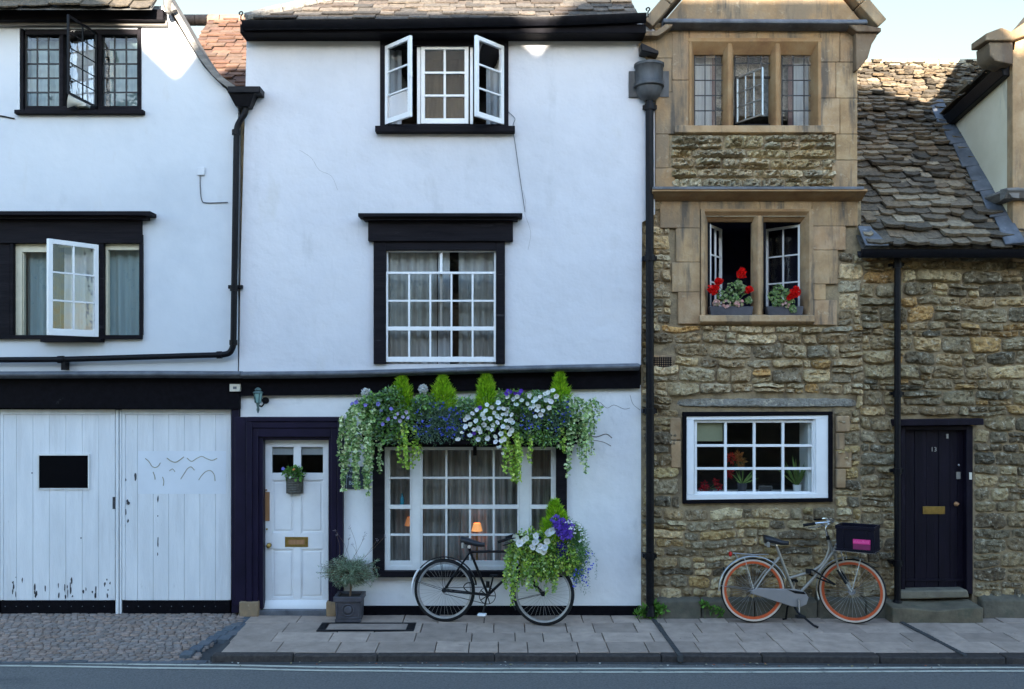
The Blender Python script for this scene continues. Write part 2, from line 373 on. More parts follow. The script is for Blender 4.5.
M['plaque'] = flat('slate_plaque', (0.018,0.028,0.042), rough=0.5, var=0.15)
M['chalk'] = flat('pale_lettering', (0.42,0.50,0.56), rough=0.7)
M['verdigris'] = mat('verdigris_copper', [(0.3,(0.035,0.05,0.05)),(0.7,(0.11,0.18,0.17))], scale=18, rough=0.6)
M['lamp_glass'] = flat('lantern_glass', (0.20,0.34,0.32), rough=0.15, var=0.15)
M['plastic'] = flat('white_plastic', (0.62,0.58,0.49), rough=0.5, var=0.08)
M['squiggle'] = flat('old_glue_line', (0.33,0.31,0.23), rough=0.9)
M['chip'] = flat('bare_dark_wood', (0.05,0.05,0.055), rough=0.9, var=0.4, scale=30)
M['garage'] = mat('flaking_white_door_paint', [(0.3,(0.62,0.635,0.65)),(0.7,(0.74,0.75,0.76))], scale=2.5, rough=0.75, bump=0.25, bscale=30, stretch=(3,1,0.5),
    spots=[(4,0.54,(0.52,0.52,0.52),0.35,(3,1,0.25)),(9,0.67,(0.09,0.09,0.10),0.8,(3,1,0.5)),(30,0.70,(0.2,0.2,0.2),0.7)])
M['garage_patch'] = flat('fresh_white_board', (0.66,0.69,0.73), rough=0.75, var=0.05, scale=3)
M['blue_bottle'] = flat('blue_bottle', (0.03,0.30,0.42), rough=0.2)
M['shade'] = emit('lit_lampshade', (1.0,0.40,0.13), 0.11)
M['bulb'] = emit('lit_bulb', (1.0,0.5,0.18), 1.2)
M['shade_dim'] = emit('dim_lampshade', (0.9,0.30,0.10), 0.03)
M['brick'] = flat('opposite_brick', (0.42,0.30,0.22), rough=0.9, var=0.25, scale=3)
M['pale_front'] = flat('opposite_render', (0.72,0.66,0.56), rough=0.9, var=0.1, scale=2)  # kept pale so the unseen fronts bounce light across the street
M['opp_roof'] = flat('opposite_slates', (0.13,0.12,0.11), rough=0.8, var=0.3, scale=6)
M['black_glass'] = flat('black_hatch_glass', (0.003,0.003,0.004), rough=0.5, spec=0.03)
M['olive_blind'] = flat('olive_roller_blind', (0.33,0.32,0.20), rough=0.9, var=0.06)
M['litter'] = mat('dry_leaf', [(0.3,(0.7,0.7,0.7)),(0.7,(1.1,1.1,1.1))], scale=20, rough=0.8, tint=True)

# ------------------------------------------------------------------ shared builders
def sash(mb, x0, x1, z0, z1, y0, d, st, nx, nz, bar, rails=None, bottom=None):
    """timber sash in the XZ plane, front at y0, depth d; returns pane rectangles"""
    bt = bottom or st
    mb.box(x0, x0+st, y0, y0+d, z0, z1); mb.box(x1-st, x1, y0, y0+d, z0, z1)
    mb.box(x0+st, x1-st, y0+0.001, y0+d-0.001, z0, z0+bt); mb.box(x0+st, x1-st, y0+0.001, y0+d-0.001, z1-st, z1)
    ix0, ix1, iz0, iz1 = x0+st, x1-st, z0+bt, z1-st
    xs = [ix0 + (ix1-ix0)*i/nx for i in range(nx+1)]
    zs = rails or [iz0 + (iz1-iz0)*i/nz for i in range(nz+1)]
    for x in xs[1:-1]: mb.box(x-bar/2, x+bar/2, y0+0.004, y0+d-0.006, iz0, iz1)
    for z in zs[1:-1]: mb.box(ix0, ix1, y0+0.007, y0+d-0.009, z-bar/2, z+bar/2)
    return [(xs[i], xs[i+1], zs[j], zs[j+1]) for i in range(len(xs)-1) for j in range(len(zs)-1)]

def panes(mb, rects, y, wob=0.012):
    for x0, x1, z0, z1 in rects:
        a, b = rnd.uniform(-wob, wob), rnd.uniform(-wob, wob)
        w, h = (x1-x0)/2, (z1-z0)/2
        mb.quad((x0,y-a*w-b*h,z0),(x1,y+a*w-b*h,z0),(x1,y+a*w+b*h,z1),(x0,y-a*w+b*h,z1))

def came(mb, rects, y, t=0.008):
    for x0, x1, z0, z1 in rects: pass

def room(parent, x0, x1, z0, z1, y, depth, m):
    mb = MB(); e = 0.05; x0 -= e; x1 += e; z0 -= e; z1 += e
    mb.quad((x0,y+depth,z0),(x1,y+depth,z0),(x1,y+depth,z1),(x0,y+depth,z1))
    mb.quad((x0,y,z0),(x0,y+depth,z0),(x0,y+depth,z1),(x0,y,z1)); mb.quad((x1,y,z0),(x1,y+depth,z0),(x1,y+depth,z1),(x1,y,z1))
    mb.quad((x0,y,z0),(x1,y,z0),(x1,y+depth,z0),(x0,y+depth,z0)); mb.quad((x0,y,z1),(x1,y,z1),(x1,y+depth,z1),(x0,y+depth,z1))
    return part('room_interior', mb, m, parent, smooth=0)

def curtain(parent, x0, x1, z0, z1, y, m, amp=0.018, wl=0.075, gather=0.0, name='curtain', side=0):
    mb = MB(); n = max(12, int((x1-x0)/0.012)); nz = 10; vs = []; fs = []
    ph = rnd.uniform(0, 6)
    for j in range(nz+1):
        v = j/nz
        for i in range(n+1):
            u = i/n
            xx = x0 + (x1-x0)*u
            if gather: xx = (x0 if side == 0 else x1) + (xx-(x0 if side == 0 else x1))*(1-gather*math.sin(PI*min(1,v*1.1))**2 * (1-v))
            w = math.sin(2*PI*xx/wl + ph + 0.8*noise.noise((xx*5, v*1.5, ph))) + 0.5*math.sin(2*PI*xx/(wl*2.3)+1+ph)
            vs.append((xx, y + amp*w*(0.6+0.5*(1-v)), z0 + (z1-z0)*v))
    for j in range(nz):
        for i in range(n): fs.append((j*(n+1)+i, j*(n+1)+i+1, (j+1)*(n+1)+i+1, (j+1)*(n+1)+i))
    mb.add(vs, fs)
    return part(name, mb, m, parent, smooth=80, recalc=False)

STONE = [((0.44,0.31,0.155),5),((0.37,0.26,0.135),5),((0.30,0.215,0.115),4),((0.25,0.185,0.105),3),((0.18,0.14,0.085),2),((0.42,0.25,0.09),2),((0.54,0.42,0.245),4),((0.36,0.285,0.175),3)]
STONE_COL = [c for c, w in STONE for _ in range(w)]
def wob(x, z, a=0.03):
    return (a*1.2*noise.noise((x*2.1, z*2.6, 7.0)) + a*0.7*noise.noise((x*6.3, z*6.3, 2.0)),
            a*1.2*noise.noise((x*1.5, z*2.2, 5.0)) + a*0.8*noise.noise((x*5.1, z*5.7, 1.0)))
def one_stone(mb, x0, x1, z0, z1, y, depth, col, rough=0.014, warp=0.0):
    w, h = x1-x0, z1-z0
    nx, nz = max(7, min(26, int(w/0.017))), max(6, min(13, int(h/0.015)))
    vs = []; fs = []; seed = rnd.uniform(0, 100)
    cut = [rnd.uniform(0.0, 0.20) for _ in range(4)]; ta, tb = rnd.uniform(-.35,.35)*depth, rnd.uniform(-.5,.3)*depth
    for j in range(nz+1):
        for i in range(nx+1):
            u = -1+2*i/nx; v = -1+2*j/nz
            k = cut[(0 if u < 0 else 1) + (0 if v < 0 else 2)]
            uu = u*(1-k*abs(v)**4); vv = v*(1-k*1.2*abs(u)**4)
            x = (x0+x1)/2 + uu*w/2; z = (z0+z1)/2 + vv*h/2
            nn = noise.noise((x*8+seed, z*8, seed)); n2 = noise.noise((x*26, z*26+seed, 3)); n3 = noise.noise((x*60, z*60, seed))
            e = max(abs(u), abs(v)); prof = 1-e**7
            x += 0.012*noise.noise((x*24, z*24, seed+9))*abs(u)**3; z += 0.015*noise.noise((x*24, z*24, seed+4))*abs(v)**3
            yy = y - prof*(depth*(0.75+0.65*nn) + ta*u + tb*v + rough*(1.7*n2+1.5*n3+1.2*abs(noise.noise((x*34, z*34, seed+2))))) + 0.012*(e >= 0.999)
            if warp:
                dx, dz = wob(x, z, warp); x += dx; z += dz
            vs.append((x, yy, z))
    for j in range(nz):
        for i in range(nx): fs.append((j*(nx+1)+i, j*(nx+1)+i+1, (j+1)*(nx+1)+i+1, (j+1)*(nx+1)+i))
    kk = rnd.uniform(0.75, 1.25); kw = rnd.uniform(-0.06, 0.06)
    mb.add(vs, fs, (max(0.02,col[0]*kk*(1+kw)), max(0.02,col[1]*kk), max(0.02,col[2]*kk*(1-kw))))

def rubble(mb, x0, x1, z0, z1, y, holes=(), rh=(0.07,0.16), rw=(0.12,0.42), depth=0.035, gap=0.008, cols=None, rough=0.014, warp_amp=0.03):
    cols = cols or STONE_COL
    z = z0
    def put(a, b, c, d):
        one_stone(mb, a+gap/2, b-gap/2, c+gap/2, d-gap/2, y, depth*rnd.choice([.6,.8,1.0,1.0,1.25,1.5]), rnd.choice(cols), rough, warp_amp)
    while z < z1-0.02:
        h = rnd.uniform(*rh)
        if z+h > z1-rh[0]*0.6: h = z1-z
        spans = [(x0, x1)]
        for hx0, hx1, hz0, hz1 in holes:
            ov = min(z+h, hz1) - max(z, hz0)
            if ov > 0.2*h:
                ns = []
                for a, b in spans:
                    if hx1 <= a or hx0 >= b: ns.append((a, b)); continue
                    if hx0 > a: ns.append((a, hx0))
                    if hx1 < b: ns.append((hx1, b))
                spans = ns
        for a, b in spans:
            x = a
            while x < b-0.02:
                w = min(rnd.uniform(*rw)*(0.65+h/0.16*0.4)*rnd.choice([.6,1,1,1.25]), b-x)
                if b-(x+w) < 0.07: w = b-x
                r = rnd.random()
                if h > 0.11 and r < 0.26:                 # thin stones stacked
                    s = rnd.uniform(0.32, 0.66)*h; m = x+w*rnd.uniform(.35,.65)
                    if r < 0.10 and w > .2: put(x,m,z,z+s); put(m,x+w,z,z+s)
                    else: put(x,x+w,z,z+s)
                    if r > 0.18 and w > .2: put(x,m,z+s,z+h); put(m,x+w,z+s,z+h)
                    else: put(x,x+w,z+s,z+h)
                else: put(x,x+w,z,z+h)
                x += w
        z += h

def slates(mb, P, ux, us, un, length, xl, xr, expo0, expo1, w0, w1, thick, cols, jit=1.0):
    """courses of slates up a slope: P eave point, ux along eave, us up slope, un normal; xl/xr(s) limits"""
    P, ux, us, un = Vector(P), Vector(ux), Vector(us), Vector(un)
    s = 0.0
    while s < length:
        f = s/length; ex = expo0 + (expo1-expo0)*f; wid = w0 + (w1-w0)*f
        a, b = xl(s), xr(s); x = a - rnd.uniform(0, wid)*0.5
        while x < b:
            w = wid*rnd.uniform(0.6, 1.45)
            p0, p1 = max(x, a), min(x+w, b)
            if p1-p0 > 0.02:
                t = thick*rnd.uniform(0.6, 1.6); ln = ex*1.9; d = jit*rnd.uniform(-0.018, 0.014); sag = jit*0.025*noise.noise((p0*0.9, s*1.2, 2))
                lift = t*1.0
                def q(xx, ss, hh): return tuple(P + ux*xx + us*ss + un*(hh+sag))
                g = 0.004; c0 = jit*rnd.uniform(0, 0.02); c1 = jit*rnd.uniform(0, 0.02)
                mid = (p0+p1)/2; dm = d - jit*rnd.uniform(0.0, 0.012)
                bot = [(p0+g, s+d+c0), (mid, s+dm), (p1-g, s+d+c1)]
                vs = [q(xx, ss, lift*1.6) for xx, ss in bot] + [q(xx, ss, lift*1.6+t) for xx, ss in bot] + \
                     [q(p0+g, s+ln, 0.0), q(p1-g, s+ln, 0.0), q(p0+g, s+ln, t*0.5), q(p1-g, s+ln, t*0.5)]
                c = rnd.choice(cols); kk = rnd.uniform(0.8, 1.2); c = tuple(v*kk for v in c)
                mb.add(vs, [(0,1,4,3),(1,2,5,4),(3,4,5,9,8),(0,3,8,6),(2,7,9,5),(0,6,7,2,1)], c)
            x += w
        s += ex

# foliage -------------------------------------------------------------
def leaf(mb, p, d, n, L, W, col, fold=0.25):
    d = d.normalized(); s = d.cross(n)
    if s.length < 1e-4: s = d.orthogonal()
    s.normalize(); n = s.cross(d)
    a = p; b = p + d*L*0.45 + s*W/2 + n*W*fold; c = p + d*L; e = p + d*L*0.45 - s*W/2 + n*W*fold
    mb.add([a, b, c, e], [(0,1,2),(0,2,3)], col)
def rv(): 
    while True:
        v = Vector((rnd.uniform(-1,1), rnd.uniform(-1,1), rnd.uniform(-1,1)))
        if 0.05 < v.length < 1: return v.normalized()
def vary(c, k=0.25):
    f = rnd.uniform(1-k, 1+k); return (c[0]*f*rnd.uniform(.92,1.08), c[1]*f, c[2]*f*rnd.uniform(.9,1.1))
def mass(mb, c, r, n, L, W, cols, shell=0.5, droop=0.0, up=0.0):
    c = Vector(c)
    for _ in range(n):
        v = rv(); k = shell + (1-shell)*rnd.random()
        lump = 0.8 + 0.45*noise.noise((v.x*2.2+c.x*3, v.y*2.2, v.z*2.2+c.z*3))
        p = c + Vector((v.x*r[0], v.y*r[1], v.z*r[2]))*k*lump
        d = (v*0.8 + rv()*0.9 + Vector((0,0,up-droop)))
        s = rnd.uniform(0.6, 1.25)
        leaf(mb, p, d, (v+rv()*0.8), L*s, W*s, vary(rnd.choice(cols)))
def strand(mb, p, length, n_leaf, L, W, cols, out=(0,-0.3,0), sway=0.3, steps=14, stem=None):
    p = Vector(p); d = Vector(out); pts = [p.copy()]
    for i in range(steps):
        f = i/steps
        d = (d*0.7 + Vector((rnd.uniform(-sway,sway), rnd.uniform(-sway,sway)*0.5, -0.35-0.5*f)))
        p = p + d.normalized()*length/steps; pts.append(p.copy())
        for _ in range(max(1, n_leaf//steps)):
            dd = rv() + Vector((0,-0.4,-0.3)); s = rnd.uniform(0.7, 1.5)*(1-0.3*f)
            leaf(mb, p + rv()*L*0.5, dd, Vector((0,-1,0.4))+rv()*0.6, L*s, W*s, vary(rnd.choice(cols), 0.2))
    if stem is not None: stem.tube(pts, 0.0025, n=4)
def flower(mb, p, r, col, n=None, petals=5, centre=None):
    p = Vector(p); n = (n or (Vector((0,-1,0.25)) + rv()*0.6)).normalized(); a = n.orthogonal().normalized(); b = n.cross(a)
    vs = [p]; m = petals*2; ph = rnd.uniform(0, 6)
    for k in range(m):
        t = ph + 2*PI*k/m; rr = r*(1.0 if k % 2 == 0 else 0.86)*rnd.uniform(0.9, 1.1)
        vs.append(p + (a*math.cos(t)+b*math.sin(t))*rr + n*r*rnd.uniform(0.25, 0.5))
    c = vary(col, 0.08)
    mb.add(vs, [(0, 1+k, 1+(k+1)%m) for k in range(m)], c)
    if centre: mb.ball(p + n*r*0.12, r*0.16, 5, centre)
def head(mb, c, r, n, size, col):
    """round flower head of small petals"""
    c = Vector(c)
    for _ in range(n):
        v = rv(); leaf(mb, c + v*r*rnd.uniform(0.45, 0.9), v + rv()*0.7, v+rv()*0.3, size*rnd.uniform(.7,1.2), size*rnd.uniform(.7,1.1), vary(col, 0.22))
# ================================================================== GROUND
def kerb_y(x):                      # front edge of the kerb along the street
    return -1.56 + 0.035*math.cos(x*0.55) - 0.012*x*0.3
RZ = -0.085
mb = MB(); mb.quad((-300,-300,RZ-0.03),(300,-300,RZ-0.03),(300,300,RZ-0.03),(-300,300,RZ-0.03)); struct('ground', mb, M['earth'])
# carriageway: a fine strip mesh with a gentle camber
mb = MB(); xs = [-60+ i*1.0 for i in range(121)]; ys = [-1.45,-1.7,-2.0,-2.5,-3.2,-4.5,-6,-7.5,-9.0]
vs = [(x, y, RZ + 0.05*(1-((y+5.2)/3.8)**2)*(0.9) - 0.0) for x in xs for y in ys]; n = len(ys)
fs = [(i*n+j,i*n+j+1,(i+1)*n+j+1,(i+1)*n+j) for i in range(120) for j in range(n-1)]
mb.add(vs, fs); struct('road', mb, M['asphalt'], smooth=60)
def road_z(y): return RZ + 0.045*(1-((y+5.2)/3.8)**2)
mb = MB(); mb.box(-60,60,-11.9,-9.0,RZ-0.02,0.0); struct('opposite_pavement', mb, M['kerb'])
# double line along the kerb
def line_y(px):
    P = [(-700,-1.50),(0,-1.545),(200,-1.63),(350,-1.71),(500,-1.755),(700,-1.755),(1024,-1.72),(1700,-1.70)]
    for (a, ya), (b, yb) in zip(P, P[1:]):
        if px <= b: 
            t = (px-a)/(b-a); t = t*t*(3-2*t); return ya+(yb-ya)*t
    return P[-1][1]
for off in (0.0, -0.115):
    mb = MB(); vs = []; 
    pxs = list(range(-600, 1650, 10))
    for px in pxs:
        y = line_y(px)+off; x = X(px, y); wv = 0.006*noise.noise((x*3, off*9, 0))
        vs += [(x, y+0.024+wv, road_z(y+0.024)+0.005), (x, y-0.024+wv, road_z(y-0.024)+0.005)]
    mb.add(vs, [(2*i, 2*i+1, 2*i+3, 2*i+2) for i in range(len(pxs)-1)])
    struct('road_marking', mb, M['line'])

# pavement flags ------------------------------------------------------
def slab_col():
    k = rnd.uniform(0.245, 0.36); return (k*1.24, k*0.94, k*0.74)
def left_edge(y): return X(248, 0.0) + (0.0-y)*(-0.02)      # pavement starts at the doorway block
mb = MB(); mb2 = MB()
base = MB()
base.box(-2.90, 16, -1.50, 0.0, -0.2, -0.03); struct('pavement_base', base, M['joint'])
rows = [(-0.02,-0.40),(-0.40,-0.80),(-0.80,-1.06),(-1.06,-1.44)]
rows = [(0.0,-0.34),(-0.34,-0.74),(-0.74,-1.08),(-1.08,-1.45)]
pits = [(-1.95,-0.95,-0.62,-0.36)]
g = 0.005
for ri, (ya, yb) in enumerate(rows):
    x = -2.90 + rnd.uniform(0.0, 0.25)*(ri % 2)
    first = True
    while x < 13:
        w = rnd.choice([0.30,0.34,0.40,0.46,0.52]) if x > -0.7 else rnd.choice([0.4,0.5,0.6])
        x1 = x+w
        dz = rnd.uniform(-0.003, 0.003); sl = rnd.uniform(-0.004, 0.004)
        c = slab_col(); xa = -2.90 if first else x
        if first: xa = -2.90 + (-yb)*0.06
        first = False
        skew = -0.05*0
        mb.hexa([(xa+g,yb+g,-0.06),(x1-g,yb+g,-0.06),(x1-g,ya-g,-0.06),(xa+g,ya-g,-0.06),
                 (xa+g,yb+g,dz+sl-0.004),(x1-g,yb+g,dz-sl-0.004),(x1-g,ya-g,dz-sl),(xa+g,ya-g,dz+sl)], c)
        x = x1
struct('pavement', mb, M['paving'], bevel=0.004, smooth=30)
# kerb stones
mb = MB(); x = X(213,-1.5); 
while x < 14:
    w = rnd.uniform(0.75, 1.35); x1 = x+w; c = (rnd.uniform(.8,1.1),)*3
    ya, yb = kerb_y(x), kerb_y(x1); dz = rnd.uniform(-0.006,0.004)
    mb.hexa([(x+.004,ya-0.015,-0.2),(x1-.004,yb-0.015,-0.2),(x1-.004,-1.452,-0.2),(x+.004,-1.452,-0.2),
             (x+.004,ya,dz-0.006),(x1-.004,yb,dz-0.006),(x1-.004,-1.452,dz),(x+.004,-1.452,dz)], c)
    x = x1
struct('kerb', mb, M['kerb'], bevel=0.014, smooth=40)
# dark strip at the foot of the kerb
mb = MB(); vs = []; xs = [X(213,-1.5)+i*0.12 for i in range(140)]
for x in xs:
    y = kerb_y(x)-0.012; w = 0.045+0.03*noise.noise((x*2.5,0,4)); vs += [(x,y,RZ+0.012),(x,y-w,road_z(y-w)+0.004)]
mb.add(vs, [(2*i,2*i+1,2*i+3,2*i+2) for i in range(len(xs)-1)]); struct('gutter_path', mb, M['joint'])
# drain channels across the pavement
for i, (pa, pb) in enumerate((((652,617.5),(681,657)),((893,618),(966,656)))):
    mb = MB()
    def gp(p):                     # pavement point (z = 0) under a surveyed reading
        s = CZ/((p[1]-377.0)/K); return ((p[0]-500)*s/K, s-CD)
    (xa, ya), (xb, yb) = gp(pa), gp(pb)
    w = 0.024
    mb.hexa([(xa-w,ya,-0.05),(xb-w,yb,-0.05),(xb+w,yb,-0.05),(xa+w,ya,-0.05),(xa-w,ya,0.0085),(xb-w,yb,0.0085),(xb+w,yb,0.0085),(xa+w,ya,0.0085)])
    for k in range(26):
        t = (k+0.5)/26; cx, cy = xa+(xb-xa)*t, ya+(yb-ya)*t
        mb.box(cx-w*0.9, cx+w*0.9, cy-0.010, cy+0.010, 0.005, 0.0125)
    struct('drain_channel_path', mb, M['joint'], smooth=0)
# coal cellar cover let into the flags
cg = thing('cellar_cover', 'iron framed cellar cover set in the flags before the small planter', 'cover', (-1.45,-0.55,0))
mb = MB()
x0, x1, y0, y1 = X(318,-0.6), X(415,-0.55), -0.70, -0.36
mb.box(x0,x1,y0,y0+0.045,-0.01,0.0095); mb.box(x0,x1,y1-0.045,y1,-0.01,0.0095); mb.box(x0,x0+0.09,y0+0.045,y1-0.045,-0.01,0.0095); mb.box(x1-0.09,x1,y0+0.045,y1-0.045,-0.01,0.0095)
for k in range(9):
    mb.box(x1-0.085,x1-0.005,y0+0.05+k*0.028,y0+0.06+k*0.028,0.009,0.0125); mb.box(x0+0.005,x0+0.085,y0+0.05+k*0.028,y0+0.06+k*0.028,0.009,0.0125)
part('frame', mb, M['iron'], cg, bevel=0.002)
mb = MB(); mb.box(x0+0.093,x1-0.093,y0+0.048,y1-0.048,-0.01,0.0075,(0.30,0.23,0.185)); part('stone_lid', mb, M['paving'], cg, bevel=0.003)

# cobbled crossover in front of the garage ----------------------------
mb = MB(); bed = MB()
def cob_z(y): return -0.004 + (RZ+0.012)*max(0, min(1, (-y)/1.5))
bed.quad((-9,-1.56,cob_z(-1.55)-0.02),(-2.78,-1.56,cob_z(-1.55)-0.02),(-2.78,0.12,-0.025),(-9,0.12,-0.025)); struct('path_base', bed, M['joint'])
y = 0.08; r = 0
while y > -1.50:
    d = rnd.uniform(0.056, 0.066); x = -8.8 + rnd.uniform(0, 0.15)
    xmax = -2.93 - max(0,-y)*0.11
    while x < xmax:
        w = rnd.uniform(0.065, 0.11); h = rnd.uniform(-0.004, 0.005); zc = cob_z(y-d/2)
        if x+w > xmax+0.05: break
        k = rnd.uniform(0.17, 0.27); c = rnd.choice([(k*1.25,k*0.93,k*0.76),(k*1.18,k*0.94,k*0.80),(k*1.1,k*0.9,k*0.78),(k*1.3,k*0.93,k*0.72)])
        cxx, cyy = x+w/2, y-d/2; vs = []; fs = []
        for ring, (s, hh) in enumerate(((1.0,-0.02),(0.98,0.006),(0.88,0.010),(0.3,0.011))):
            for q in range(8):
                a = 2*PI*(q+0.5)/8; ca, sa = math.cos(a), math.sin(a); m_ = 1/max(abs(ca),abs(sa))**0.75
                vs.append((cxx+ca*m_*s*(w/2-0.003), cyy+sa*m_*s*(d/2-0.003)+0.004*noise.noise((x*7,y*7,q)), zc+h+hh))
        for ring in range(3):
            for q in range(8): fs.append((ring*8+q, ring*8+(q+1)%8, (ring+1)*8+(q+1)%8, (ring+1)*8+q))
        fs.append(tuple(range(24,32))); mb.add(vs, fs, c)
        x += w
    y -= d; r += 1
struct('cobbled_path', mb, M['sett'], smooth=50)
# blue edging setts between cobbles and flags, and along the road edge
mb = MB()
for k in range(9):
    t = k/9; ya = 0.06-1.5*t; yb = ya-1.5/9+0.008; xa = -2.93+ya*0.12
    for q in range(2):
        c = rnd.choice([(0.085,0.10,0.12),(0.10,0.115,0.13),(0.12,0.125,0.135)])
        if k >= 6 and q == 1: continue
        x0_ = xa-0.03+q*0.125-0.14*t
        mb.box(x0_, x0_+0.12, yb, ya, -0.08, -0.001+cob_z(ya)*0.5+rnd.uniform(-.002,.004), c)
x = -8.8
while x < X(213,-1.5)-0.05:
    w = rnd.uniform(0.22,0.4); k = rnd.uniform(0.07,0.12)
    mb.box(x+.004, min(x+w,X(213,-1.5)-0.03), -1.60+0.02*math.sin(x), -1.50, -0.15, RZ+0.014+rnd.uniform(0,.008), (k,k*1.06,k*1.15)); x += w
struct('edging_kerb', mb, M['sett'], bevel=0.006)

# ================================================================== LEFT HOUSE (white, garage)
YL = -0.08
H1 = thing('white_house', 'white rendered house with wide plank garage doors under a black beam', 'house', (X(100),0.3,0))
out = [(X(a,YL),Z(b,YL)) for a,b in [(-230,374),(238,374),(238,98),(222,86),(205,68),(190,46),(172,16),(168,6),(-230,6)]]
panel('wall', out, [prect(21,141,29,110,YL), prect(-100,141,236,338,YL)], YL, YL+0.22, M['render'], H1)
# swept stone verge
mb = MB(); pts = [(X(a,YL),Z(b,YL)) for a,b in [(160,-12),(172,8),(186,32),(200,56),(216,77),(232,90),(248,99)]]
P = cr([(x,0,z) for x,z in pts], 4)
for a, b in zip(P, P[1:]):
    t = (b-a).normalized(); nn = Vector((t.z,0,-t.x)); nn = nn if nn.z > 0 else -nn
    q = [a-nn*0.012, b-nn*0.012, b+nn*0.05, a+nn*0.05]
    mb.hexa([(q[0].x,YL-0.10,q[0].z),(q[1].x,YL-0.10,q[1].z),(q[1].x,YL+0.3,q[1].z),(q[0].x,YL+0.3,q[0].z),
             (q[3].x,YL-0.10,q[3].z),(q[2].x,YL-0.10,q[2].z),(q[2].x,YL+0.3,q[2].z),(q[3].x,YL+0.3,q[3].z)])
part('bargeboard', mb, M['timber'], H1)
# eaves: plate, black soffit board, slates
mb = MB(); mb.pbox(-230,167,20.5,25.5,YL-0.06,YL+0.05); part('wall_plate', mb, M['timber'], H1, bevel=0.006)
mb = MB(); mb.pbox(-230,163,9,20,YL-0.14,YL+0.1); part('fascia', mb, M['black_wood'], H1, bevel=0.008)
mb = MB(); ang = math.radians(46); us = (0,math.cos(ang),math.sin(ang)); un = (0,-math.sin(ang),math.cos(ang))
GRY = [(0.11,0.09,0.066),(0.085,0.07,0.054),(0.13,0.105,0.075),(0.065,0.055,0.045),(0.14,0.105,0.07)]
zE = Z(10,YL-0.3)
slates(mb, (0,YL-0.34,zE), (1,0,0), us, un, 1.9, lambda s: X(-230), lambda s: X(165)-s*0.1, 0.17,0.13,0.26,0.22,0.016,GRY)
mb.add([(X(-230),YL-0.33,zE-0.01),(X(165),YL-0.33,zE-0.01),(X(165),YL-0.33+2*us[1],zE+2*us[2]),(X(-230),YL-0.33+2*us[1],zE+2*us[2])],[(0,1,2,3)],(0.1,0.1,0.1))
part('roof', mb, M['slate'], H1, smooth=25)
mb = MB(); mb.ball((X(170,-.2),-0.25,Z(6,-.2)),0.075,10,None,(0.7,1.2,1.6)); mb.tube([(X(166,-.2),-.25,Z(-4,-.2)),(X(176,-.2),-.25,Z(13,-.2))],0.035)
part('verge_stone', mb, M['timber'], H1)
# leaded window -------------------------------------------------------
yw = YL+0.03
fr = MB()
def pb(m, a,b,c,d,y0,y1): m.pbox(a,b,c,d,y0,y1)
pb(fr,19.5,23,28,112,yw-0.03,yw+0.06); pb(fr,137,142,28,112,yw-0.03,yw+0.06); pb(fr,25,137,28,34.5,yw-0.028,yw+0.06); pb(fr,25,137,106,111,yw-0.028,yw+0.06)
pb(fr,59.5,63,34.5,106,yw-0.026,yw+0.06); pb(fr,97.5,101.5,34.5,106,yw-0.026,yw+0.06)
W = part('window', fr, M['black_wood'], H1, bevel=0.003); W['label'] = 'leaded casement window with its middle light swung open'
pm = MB(); cm = MB()
def leaded(cm, pm, x0,x1,z0,z1,y,nx,nz,t=0.009):
    R_ = []
    for i in range(nx):
        for j in range(nz): R_.append((x0+(x1-x0)*i/nx, x0+(x1-x0)*(i+1)/nx, z0+(z1-z0)*j/nz, z0+(z1-z0)*(j+1)/nz))
    panes(pm, R_, y, 0.03)
    for i in range(nx+1):
        x = x0+(x1-x0)*i/nx; cm.box(x-t/2,x+t/2,y-0.006,y+0.006,z0,z1)
    for j in range(nz+1):
        z = z0+(z1-z0)*j/nz; cm.box(x0,x1,y-0.0075,y+0.0075,z-t/2,z+t/2)
for a,b in ((25,58.5),(102,137)): leaded(cm, pm, X(a,yw),X(b,yw),Z(106,yw),Z(34.5,yw),yw+0.03,3,5,0.017)
part('pane', pm, M['glass'], W, smooth=0); part('lead_came', cm, M['lead_came'], W, smooth=0)
# open iron casement
hx, hy = X(98,yw), yw-0.03
sa = MB(Matrix.Translation((hx,hy,0)) @ Matrix.Rotation(math.radians(-93),4,'Z') @ Matrix.Scale(-1,4,(1,0,0)))
# local x runs from the hinge outwards
sa = MB(Matrix.Translation((hx,hy,0)) @ Matrix.Rotation(math.radians(-(90+8)),4,'Z')); sp = MB(sa.M); 
cw, cz0, cz1 = 0.56, Z(109,yw), Z(34,yw)
sash(sa,0,cw,cz0,cz1,-0.012,0.024,0.022,2,5,0.011)
panes(sp,[(0.02,cw-0.02,cz0+0.02,cz1-0.02)],0.0,0.0)
c_ = part('open_casement', sa, M['iron'], W); part('casement_pane', sp, M['glass_dim'], W, smooth=0)
room(W, X(25,yw),X(137,yw),Z(106,yw),Z(34.5,yw),yw+0.07,0.9,M['room'])
curtain(W, X(22,yw),X(60,yw),Z(108,yw),Z(36,yw),yw+0.16,M['drape'],0.02,0.10)
curtain(W, X(66,yw),X(99,yw),Z(108,yw),Z(36,yw),yw+0.17,M['drape_white'],0.02,0.10)
curtain(W, X(104,yw),X(138,yw),Z(108,yw),Z(36,yw),yw+0.16,M['drape'],0.02,0.10)
mb = MB(); mb.pbox(14,143,109.5,113.5,YL-0.07,YL+0.02); part('sill', mb, M['black_wood'], W, bevel=0.005)
